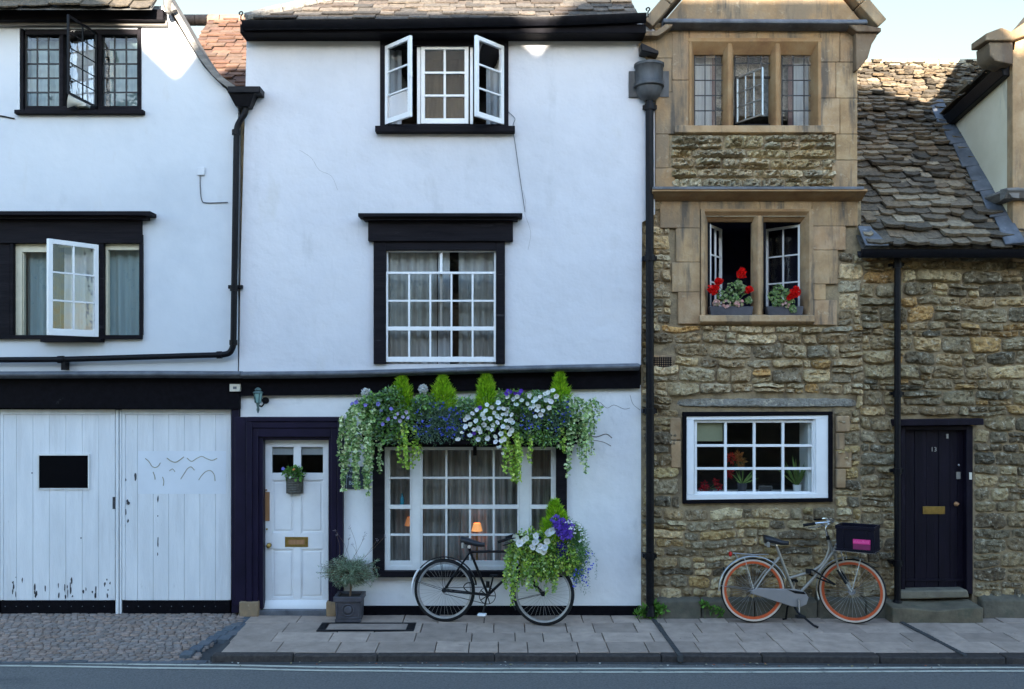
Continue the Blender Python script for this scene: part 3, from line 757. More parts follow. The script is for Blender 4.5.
# horn shaped white fitting at the sill
fh = thing('wall_horn', 'small off white horn shaped fitting poking out below the leaded casement', 'fitting', (X(76,YL),YL-0.1,Z(108,YL)))
mb = MB(Matrix.Translation((X(80,YL),YL-0.10,Z(105,YL))) @ Matrix.Rotation(math.radians(-82),4,'Y') @ Matrix.Rotation(math.radians(20),4,'X'))
mb.lathe_z([(0.028,-0.09),(0.032,-0.03),(0.045,0.02),(0.062,0.05),(0.075,0.075),(0.080,0.078),(0.078,0.082),(0.05,0.06),(0.0,0.03)],n=20)
part('horn', mb, M['plastic'], fh); mb = MB(); mb.box(X(78,YL),X(90,YL),YL-0.10,YL+0.01,Z(108.5,YL),Z(106,YL)); part('bracket', mb, M['plastic'], fh, bevel=0.003)
# wide casement window with a boarded frieze --------------------------
fr = MB(); y0 = YL-0.05
pb(fr,-100,150,211,215,YL-0.20,YL+0.05); pb(fr,-100,146,215,219,YL-0.13,YL+0.04); pb(fr,-100,141,219,237,YL-0.05,YL+0.04)
pb(fr,-100,141.5,234,243,YL-0.062,YL+0.05)
pb(fr,-100,10,243,335,YL-0.03,YL+0.05); pb(fr,10,13,243,335,YL-0.05,YL+0.05); pb(fr,50,55,243,335,YL-0.05,YL+0.08); pb(fr,97,103.5,243,335,YL-0.05,YL+0.08); pb(fr,139,142,243,335,YL-0.05,YL+0.05)
pb(fr,-100,141,335,339,YL-0.06,YL+0.05); pb(fr,40,101,338.5,342,YL-0.10,YL+0.02)
W = part('window', fr, M['black_wood'], H1, bevel=0.004); W['label'] = 'black framed casement window with a white sash standing open'
fm = MB(); 
def lining(m, a,b,c,d,y,wd,dep): 
    m.pbox(a,a+wd,c,d,y,y+dep); m.pbox(b-wd,b,c,d,y,y+dep); m.pbox(a+wd,b-wd,c,c+wd,y+.002,y+dep); m.pbox(a+wd,b-wd,d-wd*0.4,d,y+.002,y+dep)
fm.pbox(13,22,243,335,YL+0.01,YL+0.07); fm.pbox(22,50,243,252,YL+0.012,YL+0.07); fm.pbox(22,24,252,335,YL+0.03,YL+0.08)
fm.pbox(103.5,108,243,335,YL+0.01,YL+0.07); fm.pbox(108,139,243,250,YL+0.012,YL+0.07)
fm.pbox(55,58,243,335,YL+0.03,YL+0.07); fm.pbox(58,97,243,247,YL+0.032,YL+0.07)
part('lining', fm, M['cream'], W, bevel=0.002)
pm = MB(); panes(pm,[(X(22,YL),X(50,YL),Z(335,YL),Z(252,YL)),(X(108,YL),X(139,YL),Z(335,YL),Z(250,YL))],YL+0.06,0.01); part('pane', pm, M['glass'], W, smooth=0)
hx, hy = X(98,YL-.05), YL-0.055
Mc = Matrix.Translation((hx,hy,0)) @ Matrix.Rotation(math.radians(-(180-56)),4,'Z')
sa = MB(Mc); sp = MB(Mc); cw = 0.60; z0_, z1_ = Z(337,YL-0.05), Z(245,YL-.05)
R_ = sash(sa,0,cw,z0_,z1_,-0.02,0.04,0.052,2,3,0.02,bottom=0.075); panes(sp,R_,0.0,0.006)
part('open_casement', sa, M['white'], W, bevel=0.003); part('casement_pane', sp, M['glass'], W, smooth=0)
room(W, X(10,YL),X(140,YL),Z(335,YL),Z(243,YL),YL+0.10,1.0,M['room'])
curtain(W, X(20,YL),X(54,YL),Z(337,YL),Z(243,YL),YL+0.16,M['drape'],0.022,0.12)
curtain(W, X(57,YL),X(97,YL),Z(337,YL),Z(243,YL),YL+0.20,M['drape_white'],0.022,0.12)
curtain(W, X(104,YL),X(140,YL),Z(337,YL),Z(243,YL),YL+0.15,M['drape'],0.022,0.12)
# ledge, beam, side post ----------------------------------------------
prof = [(YL-0.02,0.0),(-0.22,-0.012),(-0.24,-0.03),(-0.235,-0.05),(-0.19,-0.075),(-0.15,-0.085),(YL-0.02,-0.085)]
lz = lambda p: Z(p,-0.23)
mb = MB(); mb.sweep_x(prof,[(X(a,-.23),lz(b)) for a,b in [(-230,372),(-60,371.5),(60,371),(150,370.6),(240,371)]])
o = part('ledge', mb, M['lead'], H1, bevel=0.004)
mb = MB(); mb.hexa([(X(-230,-.06),-0.06,Z(407,-.06)),(X(239.5,-.06),-0.06,Z(409,-.06)),(X(239.5,-.06),0.2,Z(409,-.06)),(X(-230,-.06),0.2,Z(407,-.06)),
                    (X(-230,-.06),-0.06,Z(376,-.06)),(X(239.5,-.06),-0.06,Z(376,-.06)),(X(239.5,-.06),0.2,Z(376,-.06)),(X(-230,-.06),0.2,Z(376,-.06))])
part('beam', mb, M['black'], H1)
mb = MB(); mb.pbox(231.5,239,409,613,-0.03,0.2); part('door_post', mb, M['navy'], H1, bevel=0.006)
# garage doors ---------------------------------------------------------
yg = 0.06
def garage_leaf(a, b, hatch=False, patch=False, label=None):
    mb = MB(); n = max(4, int((b-a)/15.5)); za, zb = Z(600.5,yg), Z(411,yg)
    for i in range(n):
        p0 = a+(b-a)*i/n; p1 = a+(b-a)*(i+1)/n; d = rnd.uniform(0,0.003)
        mb.box(X(p0,yg)+0.0012, X(p1,yg)-0.0012, yg+d, yg+0.045, za, zb)
    leafo = part('garage_door', mb, M['garage'], H1, bevel=0.002)
    if label: leafo['label'] = label
    mb = MB(); mb.pbox(a,b,409.5,414.5,yg-0.012,yg+0.01); mb.pbox(a,a+3,414.5,600,yg-0.010,yg+0.01); mb.pbox(b-4.5,b,414.5,600,yg-0.010,yg+0.01)
    part('rail', mb, M['garage'], leafo, bevel=0.003)
    mb = MB(); mb.pbox(a+1,b-1,600.5,614,yg-0.016,yg+0.03); part('kick_board', mb, M['black'], leafo, bevel=0.004)
    mb = MB()
    for k in range(int((b-a)/11)): mb.ball((X(a+6+k*11,yg),yg-0.017,Z(606,yg)),0.006,6,None,(1,.4,1))
    part('stud', mb, M['lead'], leafo)
    return leafo
garage_leaf(-228,-114); L0 = garage_leaf(-112,-2)
La = garage_leaf(0,115,label='garage leaf with a black glazed hatch and paint flaking at its foot')
Lb = garage_leaf(122,231,label='narrower garage leaf with a repainted panel and old glue lines')
mb = MB(); mb.pbox(115.5,118.5,410,614,yg-0.02,yg+0.03); mb.pbox(119.5,121.5,410,614,yg-0.014,yg+0.03); part('centre_strip', mb, M['garage'], H1, bevel=0.003)
mb = MB(); mb.pbox(114,124,408,615,yg+0.046,yg+0.07); mb.pbox(-229,232,408,615,yg+0.06,yg+0.09); part('dark_backing', mb, M['black'], H1)  # black sheet behind the leaves, widened to stop light leaking through
mb = MB(); mb.pbox(38.5,88.5,455,488,yg-0.004,yg+0.02); hh = part('hatch', mb, M['black_glass'], La)
mb = MB(); lining(mb,37.2,89.4,454,489.5,yg-0.016,1.5,0.03); part('hatch_frame', mb, M['offwhite'], La)
mb = MB()
for k in range(36):
    px = rnd.choice([14,24,36,47,58,66,72,84,94,106,112])+rnd.uniform(-2,2); py = 597-abs(rnd.gauss(0,11)); h = rnd.uniform(2,9)*(1.0 if py>580 else .6)
    x, z = X(px,yg), Z(min(py+h/2,599),yg); w = rnd.uniform(0.004,0.013); y = yg-0.0013
    pts = []
    for q in range(9):
        a = 2*PI*q/9; rr = rnd.uniform(.6,1.2); pts.append((x+math.cos(a)*w*rr, y-0.0, z+h/172+math.sin(a)*h/172*rr))
    mb.add(pts+[(p[0],y+0.003,p[2]) for p in pts],[tuple(range(9))]+[(q,(q+1)%9,(q+1)%9+9,q+9) for q in range(9)])
for px,py in ((32,473),(81,538),(113,470),(108,590)): mb.ball((X(px,yg),yg,Z(py,yg)),0.009,6,None,(1,.2,1))
part('paint_flake', mb, M['chip'], La, smooth=0)
mb = MB(); mb.pbox(138,226,451,494,yg-0.0022,yg+0.01); part('fresh_panel', mb, M['garage_patch'], Lb)
mb = MB()
sq = lambda pts, r=0.0048: mb.tube(cr([(X(130+a/9.75,yg),yg-0.003,Z(440+b/9.75,yg)) for a,b in pts],5),r,6)
sq([(150,180),(185,210),(215,255),(245,268),(275,255),(297,222)]); sq([(360,175),(400,205),(445,217),(485,195),(525,165)],0.006)
sq([(555,175),(600,208),(650,180),(700,160),(745,180),(800,198),(850,178)]); sq([(495,380),(530,325),(560,280),(595,262),(630,295)]); sq([(670,390),(700,345),(745,305),(790,300),(822,340),(830,400)])
sq([(385,300),(415,282),(440,310)],.004); sq([(225,310),(240,350),(245,385)],.005); sq([(318,360),(330,400),(325,445)],.005)
part('glue_line', mb, M['squiggle'], Lb)
mb = MB()
for (a,b,c,d) in ((134,137,472,481),(123.5,126.5,478,482),(157,158.6,495,503),(157,158.4,515,517),(157,158.8,535,548),(126,129,499,504),(125,126.5,508,516),(127,129,519,523),(113,114.6,470,474),(157,158.3,552,556)):
    cx_, cz_, w_, h_ = X((a+b)/2,yg), Z((c+d)/2,yg), (b-a)*.0058*.85, (d-c)*.0058
    pts = [(cx_+math.cos(2*PI*q/11)*w_*rnd.uniform(.55,1.25), yg-.0013, cz_+math.sin(2*PI*q/11)*h_*rnd.uniform(.7,1.1)) for q in range(11)]
    mb.add(pts+[(p[0],yg+.003,p[2]) for p in pts],[tuple(range(11))]+[(q,(q+1)%11,(q+1)%11+11,q+11) for q in range(11)])
mb.ball((X(128.5,yg),yg-0.01,Z(503,yg)),0.02,8,None,(1,.6,1)); mb.pbox(112.5,115,497,509,yg-0.016,yg+0.01)
part('paint_flake', mb, M['chip'], Lb, bevel=0.001)
# pipes ---------------------------------------------------------------
yp = YL-0.09
mb = MB()
mb.tube(cr([(X(246,yp),yp,Z(104,yp)),(X(245,yp),yp,Z(113,yp)),(X(240,yp),yp,Z(121,yp)),(X(237,yp),yp,Z(128,yp)),(X(236.5,yp),yp,Z(140,yp))],6),0.034,12)
mb.tube([(X(236.5,yp),yp,Z(138,yp)),(X(235,yp),yp,Z(240,yp)),(X(233.5,yp),yp,Z(338,yp))],0.035,12)
mb.tube(cr([(X(233.5,yp),yp,Z(336,yp)),(X(233,yp),yp,Z(346,yp)),(X(229,yp),yp,Z(353,yp)),(X(220,yp),yp,Z(355,yp))],6),0.035,12)
mb.tube([(X(224,yp),yp,Z(354.7,yp)),(X(60,yp),yp,Z(359.5,yp)),(X(-230,yp),yp,Z(361,yp))],0.033,12)
for py in (130,286,340): mb.tube([(X(236-(py-130)*0.012,yp),yp,Z(py,yp)),(X(236-(py-130)*0.012,yp),yp,Z(py+5,yp))],0.046,12); 
mb.pbox(228,242,285,288.5,yp+0.02,YL); mb.tube([(X(64,yp),yp,Z(359.4,yp)),(X(58,yp),yp,Z(359.6,yp))],0.043,12); mb.pbox(61,65,360,370,yp-0.02,YL); mb.tube([(X(222,yp),yp,Z(354.8,yp)),(X(217,yp),yp,Z(355,yp))],0.043,12)
dp = part('drainpipe', mb, M['iron'], H1)
mb = MB()
mb.hexa([(X(237,yp),yp-0.06,Z(108,yp)),(X(251,yp),yp-0.06,Z(108,yp)),(X(251,yp),yp+0.07,Z(108,yp)),(X(237,yp),yp+0.07,Z(108,yp)),
         (X(229,yp),yp-0.12,Z(92,yp)),(X(258,yp),yp-0.12,Z(92,yp)),(X(258,yp),yp+0.08,Z(92,yp)),(X(229,yp),yp+0.08,Z(92,yp))])
mb.pbox(227.5,260,86,92.5,yp-0.13,yp+0.09); part('hopper', mb, M['iron'], dp, bevel=0.008)
# wire and junction box
bx = thing('junction_box', 'small white junction box with a thin cable on the white render', 'box', (X(200,YL),YL,Z(171,YL)))
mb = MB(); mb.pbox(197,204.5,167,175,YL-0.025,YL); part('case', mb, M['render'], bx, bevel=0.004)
mb = MB(); mb.tube(cr([(X(200.5,YL),YL-0.012,Z(173,YL)),(X(200.5,YL),YL-0.01,Z(187,YL)),(X(202,YL),YL-0.01,Z(200,YL)),(X(207,YL),YL-0.01,Z(203,YL)),(X(228,YL),YL-0.01,Z(202.5,YL))],5),0.006,6); part('cable', mb, M['lead'], bx)
mb = MB(); mb.tube(cr([(X(-40,YL),YL-0.012,Z(110,YL)),(X(0,YL),YL-0.012,Z(116,YL)),(X(15,YL),YL-0.012,Z(119,YL))],5),0.008,6)
tag(part('wall_cable', mb, M['iron'], None), 'short dark cable sagging under the leaded window sill', 'cable')

# tiled house set back behind ------------------------------------------
H0 = thing('tiled_house', 'brown clay tiled roof set back between the two white houses', 'house', (X(210),1.2,0))
zt, zb_ = Z(19,2.0), Z(101,0.25); L_ = math.hypot(zt-zb_, 1.75); us = (0,1.75/L_,(zt-zb_)/L_); un = (0,-us[2],us[1])
TL = [(0.15,0.082,0.055),(0.125,0.068,0.047),(0.17,0.10,0.068),(0.11,0.065,0.05),(0.135,0.09,0.066)]
mb = MB(); slates(mb,(0,0.25,zb_),(1,0,0),us,un,L_-0.02,lambda s:-4.0,lambda s:-2.2,0.105,0.105,0.17,0.17,0.014,TL,0.35)
mb.quad((-4.0,0.27,zb_-0.02),(-2.2,0.27,zb_-0.02),(-2.2,2.02,zt-0.02),(-4.0,2.02,zt-0.02),(0.15,0.1,0.08))
mb.quad((-4.0,2.02,zt-0.02),(-2.2,2.02,zt-0.02),(-2.2,3.8,zb_),(-4.0,3.8,zb_),(0.15,0.1,0.08))
part('roof', mb, M['tile'], H0, smooth=25)
mb = MB(); 
for k in range(9): mb.tube([(-5.2+k*0.34,1.99,zt-0.02),(-5.2+k*0.34+0.33,1.99,zt-0.02)],0.075,10,(0.22,0.15,0.11))
part('ridge_tile', mb, M['tile'], H0)
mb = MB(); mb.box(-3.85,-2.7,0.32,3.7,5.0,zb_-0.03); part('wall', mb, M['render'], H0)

# ================================================================== CENTRE HOUSE
YC = -0.10
H2 = thing('white_house', 'tall white house with three rows of windows above a planted window box', 'house', (X(440),0.3,0))
out = [(X(a,YC),Z(b,YC)) for a,b in [(239,373),(641,365),(642,222),(655,214),(655,30),(640,22),(247,22),(245,110),(241,250)]]
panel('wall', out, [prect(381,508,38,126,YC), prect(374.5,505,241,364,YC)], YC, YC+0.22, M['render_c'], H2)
out = [(X(a),Z(b)) for a,b in [(240.5,618),(641,618),(641,385),(240.5,390)]]
panel('ground_floor_wall', out, [prect(250,334,434,619.5,0)[0:0] or [(X(250),Z(617)),(X(334),Z(617)),(X(334),Z(432)),(X(250),Z(432))], prect(374,566,443,575,0)], 0.0, 0.25, M['render_low'], H2)
mb = MB(); mb.pbox(344,640,606,617,-0.018,0.05); part('plinth', mb, M['black'], H2, bevel=0.004)
mb = MB(); mb.sweep_x(prof,[(X(a,-.23),lz(b)) for a,b in [(240.5,371.4),(300,371),(350,370.2),(400,368.8),(470,366.6),(560,364.5),(640,363)]]); part('ledge', mb, M['lead'], H2, bevel=0.004)
mb = MB(); yb = -0.06
mb.prism([(X(240,yb),Z(396,yb)),(X(380,yb),Z(394.5,yb)),(X(470,yb),Z(391,yb)),(X(640,yb),Z(388.5,yb)),(X(640,yb),Z(366,yb)),(X(240,yb),Z(375,yb))],yb,0.15); part('beam', mb, M['black'], H2)
# flaked plaster scars
mb = MB()
for pts, r in (([(600,402),(607,408),(614,405),(624,409),(630,408)],.006),([(587,434),(596,437),(606,434),(612,438)],.012),([(592,440),(603,442),(611,446)],.008),([(630,395),(633,404),(640,410)],.005)):
    mb.tube(cr([(X(a),0.001,Z(b)) for a,b in pts],4),r*.55,6)
part('plaster_scar', mb, M['timber'], H2)
mb = MB()
for pts in ([(522,190),(526,203),(524,214),(531,232),(529,250)],[(300,150),(311,158),(319,170),(331,176),(338,190)]):
    mb.tube(cr([(X(a+rnd.uniform(-1,1),YC),YC+0.0008,Z(b,YC)) for a,b in pts],3),.0016,4)
part('hairline_crack', mb, M['timber'], H2)
# eaves & roof
yo = YC-0.30
mb = MB(); mb.hexa([(X(250,YC),YC-0.02,Z(37.5,YC)),(X(637,YC),YC-0.02,Z(36,YC)),(X(637,YC),YC+0.1,Z(37.5,YC)),(X(250,YC),YC+0.1,Z(36,YC)),
                    (X(250,YC),YC-0.02,Z(20,YC)),(X(637,YC),YC-0.02,Z(20,YC)),(X(637,YC),YC+0.1,Z(20,YC)),(X(250,YC),YC+0.1,Z(20,YC))])
mb.pbox(240,646,24,33,yo+0.04,YC); part('soffit', mb, M['black'], H2, bevel=0.006)
mb = MB(); gp = [(yo+0.10,0.0),(yo+0.085,-0.05),(yo+0.04,-0.085),(yo-0.015,-0.085),(yo-0.05,-0.05),(yo-0.06,0.0),(yo-0.045,0.0),(yo-0.035,-0.04),(yo-0.01,-0.07),(yo+0.03,-0.07),(yo+0.07,-0.045),(yo+0.085,0.0)]
mb.sweep_x(gp,[(X(243,yo),Z(22,yo)),(X(400,yo),Z(21,yo)),(X(560,yo),Z(18,yo)),(X(646,yo),Z(14.5,yo))]); part('gutter', mb, M['iron'], H2)
ang = math.radians(42); us = (0,math.cos(ang),math.sin(ang)); un = (0,-math.sin(ang),math.cos(ang)); zE = Z(20.5,yo-0.02)
SL = [(0.08,0.07,0.062),(0.10,0.088,0.078),(0.06,0.054,0.05),(0.125,0.105,0.088),(0.085,0.066,0.055),(0.15,0.125,0.105)]
mb = MB(); slates(mb,(0,yo-0.02,zE),(1,0,0),us,un,2.4,lambda s:X(249,yo)+s*1.55,lambda s:X(640,yo)-s*0.10,0.115,0.115,0.26,0.26,0.010,SL,0.5)
mb.quad((X(249,yo),yo,zE-0.01),(X(640,yo),yo,zE-0.01),(X(640,yo)-.2,yo+2.4*us[1],zE+2.4*us[2]-.01),(X(249,yo)+3.5,yo+2.4*us[1],zE+2.4*us[2]-.01),(0.12,0.12,0.12))
mb.add([(X(249,yo),yo,zE-0.01),(X(249,yo)+3.5,yo+2.4*us[1],zE+2.4*us[2]-.01),(X(249,yo)+2.4,3.0,zE+1.0),(X(249,yo)-0.1,3.0,zE-0.02)],[(0,1,2,3)],(0.2,0.19,0.18))
part('roof', mb, M['slate'], H2, smooth=25)
mb = MB(); a_ = Vector((X(247,yo),yo-0.03,zE+0.03)); b_ = Vector((X(249,yo)+3.5,yo+2.4*us[1],zE+2.4*us[2]+0.05))
for k in range(10):
    p = a_.lerp(b_,k/10); q = a_.lerp(b_,(k+0.97)/10); mb.tube([p,q],[0.055,0.065],8,(0.2,0.19,0.18))
part('hip_tile', mb, M['slate'], H2)
for px,py in ((241,16),(648,12)):
    mb = MB(); c = (X(px,yo),yo,Z(py,yo)); mb.tube(cr([(c[0],c[1],c[2]-0.06),(c[0],c[1],c[2]),(c[0]+.02,c[1],c[2]+.03),(c[0]+.005,c[1],c[2]+.05),(c[0]-.02,c[1],c[2]+.035),(c[0]-.012,c[1],c[2]+.015)],5),0.008,6); part('finial_hook', mb, M['iron'], H2)
# top casement window ---------------------------------------------------
fr = MB(); y_ = YC-0.035
pb(fr,380,386,37,126,y_,YC+0.08); pb(fr,503,508.5,37,126,y_,YC+0.08); pb(fr,386,503,37,46,y_,YC+0.08)
pb(fr,386,503,124,127,y_+.002,YC+0.08)
W = part('window', fr, M['black_wood'], H2, bevel=0.004); W['label'] = 'small top floor window with two white casements standing open'
mb = MB(); mb.pbox(375,515,125.5,131.5,YC-0.11,YC+0.01); part('sill', mb, M['black_wood'], W, bevel=0.006)
sa = MB(); sp = MB(); R_ = sash(sa,X(421,YC),X(468.5,YC),Z(124,YC),Z(46,YC),YC-0.015,0.045,0.045,2,3,0.026,bottom=0.062); panes(sp,R_,YC+0.01)
sa.pbox(417,420.5,47,124,YC,YC+0.05); sa.pbox(470,473,47,124,YC,YC+0.05)
part('fixed_sash', sa, M['white'], W, bevel=0.003); part('pane', sp, M['glass_dim'], W, smooth=0)
for side in (0,1):
    hx = X(386.5 if side == 0 else 503,YC); A = math.radians(-47) if side == 0 else math.radians(180+49)
    Mc = Matrix.Translation((hx,y_-0.005,0)) @ Matrix.Rotation(A,4,'Z'); sa = MB(Mc); sp = MB(Mc); cw = 0.47
    R_ = sash(sa,0,cw,Z(125,y_),Z(46.5,y_),-0.018,0.036,0.045,1,3,0.02,bottom=0.06); panes(sp,R_,0.0,0.01)
    if side == 0: sa.box(cw-0.005,cw+0.012,-0.03,0.01,Z(88,YC),Z(82,YC))
    part('open_casement', sa, M['white'], W, bevel=0.003); part('casement_pane', sp, M['glass_sky'], W, smooth=0)
room(W,X(386,YC),X(503,YC),Z(124,YC),Z(46,YC),YC+0.10,1.1,M['room_warm'])
curtain(W,X(486,YC),X(504,YC),Z(125,YC),Z(45,YC),YC+0.17,M['drape_white'],0.02,0.08); curtain(W,X(386,YC),X(400,YC),Z(125,YC),Z(45,YC),YC+0.17,M['drape_white'],0.02,0.08)
curtain(W,X(419,YC),X(470,YC),Z(125,YC),Z(45,YC),YC+0.5,M['room_warm'],0.02,0.1)
mb = MB(); mb.tube(cr([(X(508,YC),YC-0.015,Z(112,YC)),(X(515,YC),YC-0.015,Z(119,YC)),(X(513,YC),YC-0.015,Z(127,YC)),(X(516,YC),YC-0.012,Z(150,YC)),(X(521,YC),YC-0.012,Z(185,YC)),(X(525,YC),YC-0.012,Z(212,YC))],5),0.004,5)
tag(part('wall_cable', mb, M['lead'], None), 'thin pale cable running down from the top floor white casements', 'cable')
# first floor sash window -----------------------------------------------
fr = MB()
pb(fr,358,522.5,213,216.5,YC-0.20,YC+0.03); pb(fr,363,518,216.5,220,YC-0.15,YC+0.03); pb(fr,368,513,220,238,YC-0.07,YC+0.03); pb(fr,368,513,237,241,YC-0.085,YC+0.03)
pb(fr,373.5,386,241,364,YC-0.05,YC+0.08); pb(fr,496,505,241,364,YC-0.05,YC+0.08); pb(fr,386,496,241,250,YC-0.048,YC+0.08)
W = part('window', fr, M['black_wood'], H2, bevel=0.005); W['label'] = 'first floor sash window in a black surround under a moulded hood'
sa = MB(); sp = MB()
R_ = sash(sa,X(386,YC),X(496,YC),Z(330,YC),Z(250,YC),YC+0.015,0.04,0.022,2,1,0.03); panes(sp,R_,YC+0.035)
R_ = sash(sa,X(386,YC),X(496,YC),Z(362,YC),Z(272,YC),YC-0.035,0.045,0.026,5,3,0.022,rails=[Z(357,YC),Z(329,YC),Z(301,YC),Z(275,YC)],bottom=0.06)
sa.pbox(386.5,495.5,326.5,330.5,YC-0.033,YC+0.0)
panes(sp,R_,YC-0.012,0.008)
part('sash', sa, M['white'], W, bevel=0.003); part('pane', sp, M['glass'], W, smooth=0)
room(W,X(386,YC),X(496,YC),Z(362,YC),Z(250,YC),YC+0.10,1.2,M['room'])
curtain(W,X(386,YC),X(436,YC),Z(364,YC),Z(250,YC),YC+0.17,M['drape_grey'],0.025,0.12); curtain(W,X(437,YC),X(449,YC),Z(364,YC),Z(250,YC),YC+0.155,M['drape_white'],0.015,0.10); curtain(W,X(458,YC),X(497,YC),Z(364,YC),Z(250,YC),YC+0.17,M['drape_grey'],0.025,0.12)
# door ------------------------------------------------------------------
dm = MB()
for a,b,c,d,y0 in ((234.5,246,417,606,-0.045),(246,252,421,606,-0.07),(252,258,428,606,-0.05)): dm.pbox(a,b,c,d,y0,0.03)
for a,b,c,d,y0 in ((331,337,428,606,-0.05),(337,343,421,606,-0.07)): dm.pbox(a,b,c,d,y0,0.03)
dm.pbox(246,343,417,421.5,-0.08,0.03); dm.pbox(252,337,421.5,428,-0.065,0.03); dm.pbox(258,331,428,437,-0.05,0.03)
dm.pbox(256,263,433,609,-0.02,0.20); dm.pbox(328.5,333,433,609,-0.02,0.20); dm.pbox(263,328.5,433,440,-0.01,0.20)
part('door_surround', dm, M['navy'], H2, bevel=0.006)
mb = MB(); mb.pbox(239,258,602,617,-0.09,0.05,(1,1,1)); mb.pbox(326,336,602,617,-0.06,0.05,(1,1,1)); part('stone_block', mb, M['ashlar'], H2, bevel=0.010)
mb = MB(); mb.pbox(258,330,610.5,617,-0.03,0.25); part('threshold', mb, M['lead'], H2, bevel=0.006)
yd = 0.09; D_ = MB(); xa, xb = X(264,yd), X(328.5,yd)
def dX(p): return X(p,yd)
def dZ(p): return Z(p,yd)
for a,b in ((264,272),(293.5,301),(323,328.5)): D_.box(dX(a),dX(b),yd,yd+0.045,dZ(609),dZ(440))
for c,d in ((440,447),(473,480),(533,549),(598,609)):
    D_.box(dX(272),dX(293.5),yd+0.0005,yd+0.044,dZ(d),dZ(c)); D_.box(dX(301),dX(323),yd+0.0005,yd+0.044,dZ(d),dZ(c))
for c,d in ((480,533),(549,598)):
    for a,b in ((272,293.5),(301,323)):
        D_.box(dX(a),dX(b),yd+0.018,yd+0.036,dZ(d),dZ(c)); D_.box(dX(a+2.6),dX(b-2.6),yd+0.007,yd+0.03,dZ(d-3),dZ(c+3))
        for e in (0,):
            t = 0.010
            D_.box(dX(a),dX(a)+t,yd+0.006,yd+0.03,dZ(d),dZ(c)); D_.box(dX(b)-t,dX(b),yd+0.006,yd+0.03,dZ(d),dZ(c)); D_.box(dX(a)+t,dX(b)-t,yd+0.006,yd+0.03,dZ(d),dZ(d)+t); D_.box(dX(a)+t,dX(b)-t,yd+0.006,yd+0.03,dZ(c)-t,dZ(c))
door = part('door', D_, M['white'], H2, bevel=0.003); door['label'] = 'white panelled front door with two small panes'
mb = MB(); mb.ext_x([(yd+0.01,dZ(609)),(yd-0.045,dZ(609)),(yd-0.045,dZ(606)),(yd-0.004,dZ(600)),(yd+0.01,dZ(600))],dX(264),dX(328.5)); part('weather_bar', mb, M['white'], door, bevel=0.003)
mb = MB(); panes(mb,[(dX(272),dX(293.5),dZ(473),dZ(447)),(dX(301),dX(323),dZ(473),dZ(447))],yd+0.025); part('pane', mb, M['glass_dim'], door, smooth=0)
room(door,dX(268),dX(326),dZ(560),dZ(445),yd+0.05,1.2,M['room'])
mb = MB(); mb.quad((dX(270),yd+0.045,dZ(455)),(dX(325),yd+0.045,dZ(455)),(dX(325),yd+0.045,dZ(446)),(dX(270),yd+0.045,dZ(446))); part('valance', mb, M['drape_white'], door)
mb = MB(); mb.pbox(285,308,537,547,yd-0.006,yd+0.002); lp = part('letter_plate', mb, M['brass'], door, bevel=0.002)
mb = MB(); mb.pbox(288.5,304.5,539.8,544.5,yd-0.0085,yd); part('flap', mb, M['copper'], lp, bevel=0.001)
mb = MB(); mb.pbox(263.8,269.5,492,521,yd-0.010,yd); mb.ball((dX(266.5),yd-0.008,dZ(490)),0.012,8); part('finger_plate', mb, M['copper'], door, bevel=0.002)
mb = MB(); mb.ball((dX(269.5),yd-0.045,dZ(545)),0.03,14); mb.tube([(dX(269.5),yd-0.03,dZ(545)),(dX(269.5),yd+0.002,dZ(545))],0.012); mb.tube([(dX(269.5),yd-0.006,dZ(545)),(dX(269.5),yd+0.002,dZ(545))],0.026,14); mb.ball((dX(267),yd-0.005,dZ(529)),0.012,8); part('knob', mb, M['brass'], door)
# ground floor window ----------------------------------------------------
fr = MB()
pb(fr,372.5,384.5,444,572,-0.05,0.08); pb(fr,556,567,444,572,-0.05,0.08); pb(fr,384.5,556,437,447,-0.045,0.08); pb(fr,374,567,571.5,577.5,-0.11,0.06)
W = part('window', fr, M['black_wood'], H2, bevel=0.005); W['label'] = 'wide ground floor sash window of many small panes with net curtains'
sa = MB(); sp = MB(); y0 = -0.02
sa.pbox(384.5,388,446,572,-0.025,0.07); sa.pbox(412,420.5,446,572,-0.03,0.07); sa.pbox(519.5,529.5,446,572,-0.03,0.07); sa.pbox(553,556.5,446,572,-0.025,0.07); sa.pbox(384.5,556.5,566,571.5,-0.028,0.07); sa.pbox(384.5,556.5,445.5,449,-0.027,0.07)
rl = [Z(p,y0) for p in (561,535,507,478,450)]
for a,b,nx in ((388,412,1),(420.5,519.5,4),(529.5,553,1)):
    R_ = sash(sa,X(a,y0),X(b,y0),Z(566,y0),Z(448,y0),y0,0.05,0.024,nx,4,0.024,rails=rl,bottom=Z(561,y0)-Z(566,y0)); panes(sp,R_,0.008,0.010)
    sa.pbox(a+0.3,b-0.3,505,509,y0-0.006,0.02)
part('sash', sa, M['offwhite'], W, bevel=0.003); part('pane', sp, M['glass'], W, smooth=0)
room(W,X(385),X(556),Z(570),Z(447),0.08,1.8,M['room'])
for a,b in ((384,414),(418,462),(460,522),(526,558)): curtain(W,X(a),X(b),Z(570),Z(447),0.30,M['net'],0.03,0.10)
mb = MB(); mb.pbox(384,557,567,571,0.07,0.35); part('inner_sill', mb, M['offwhite'], W)
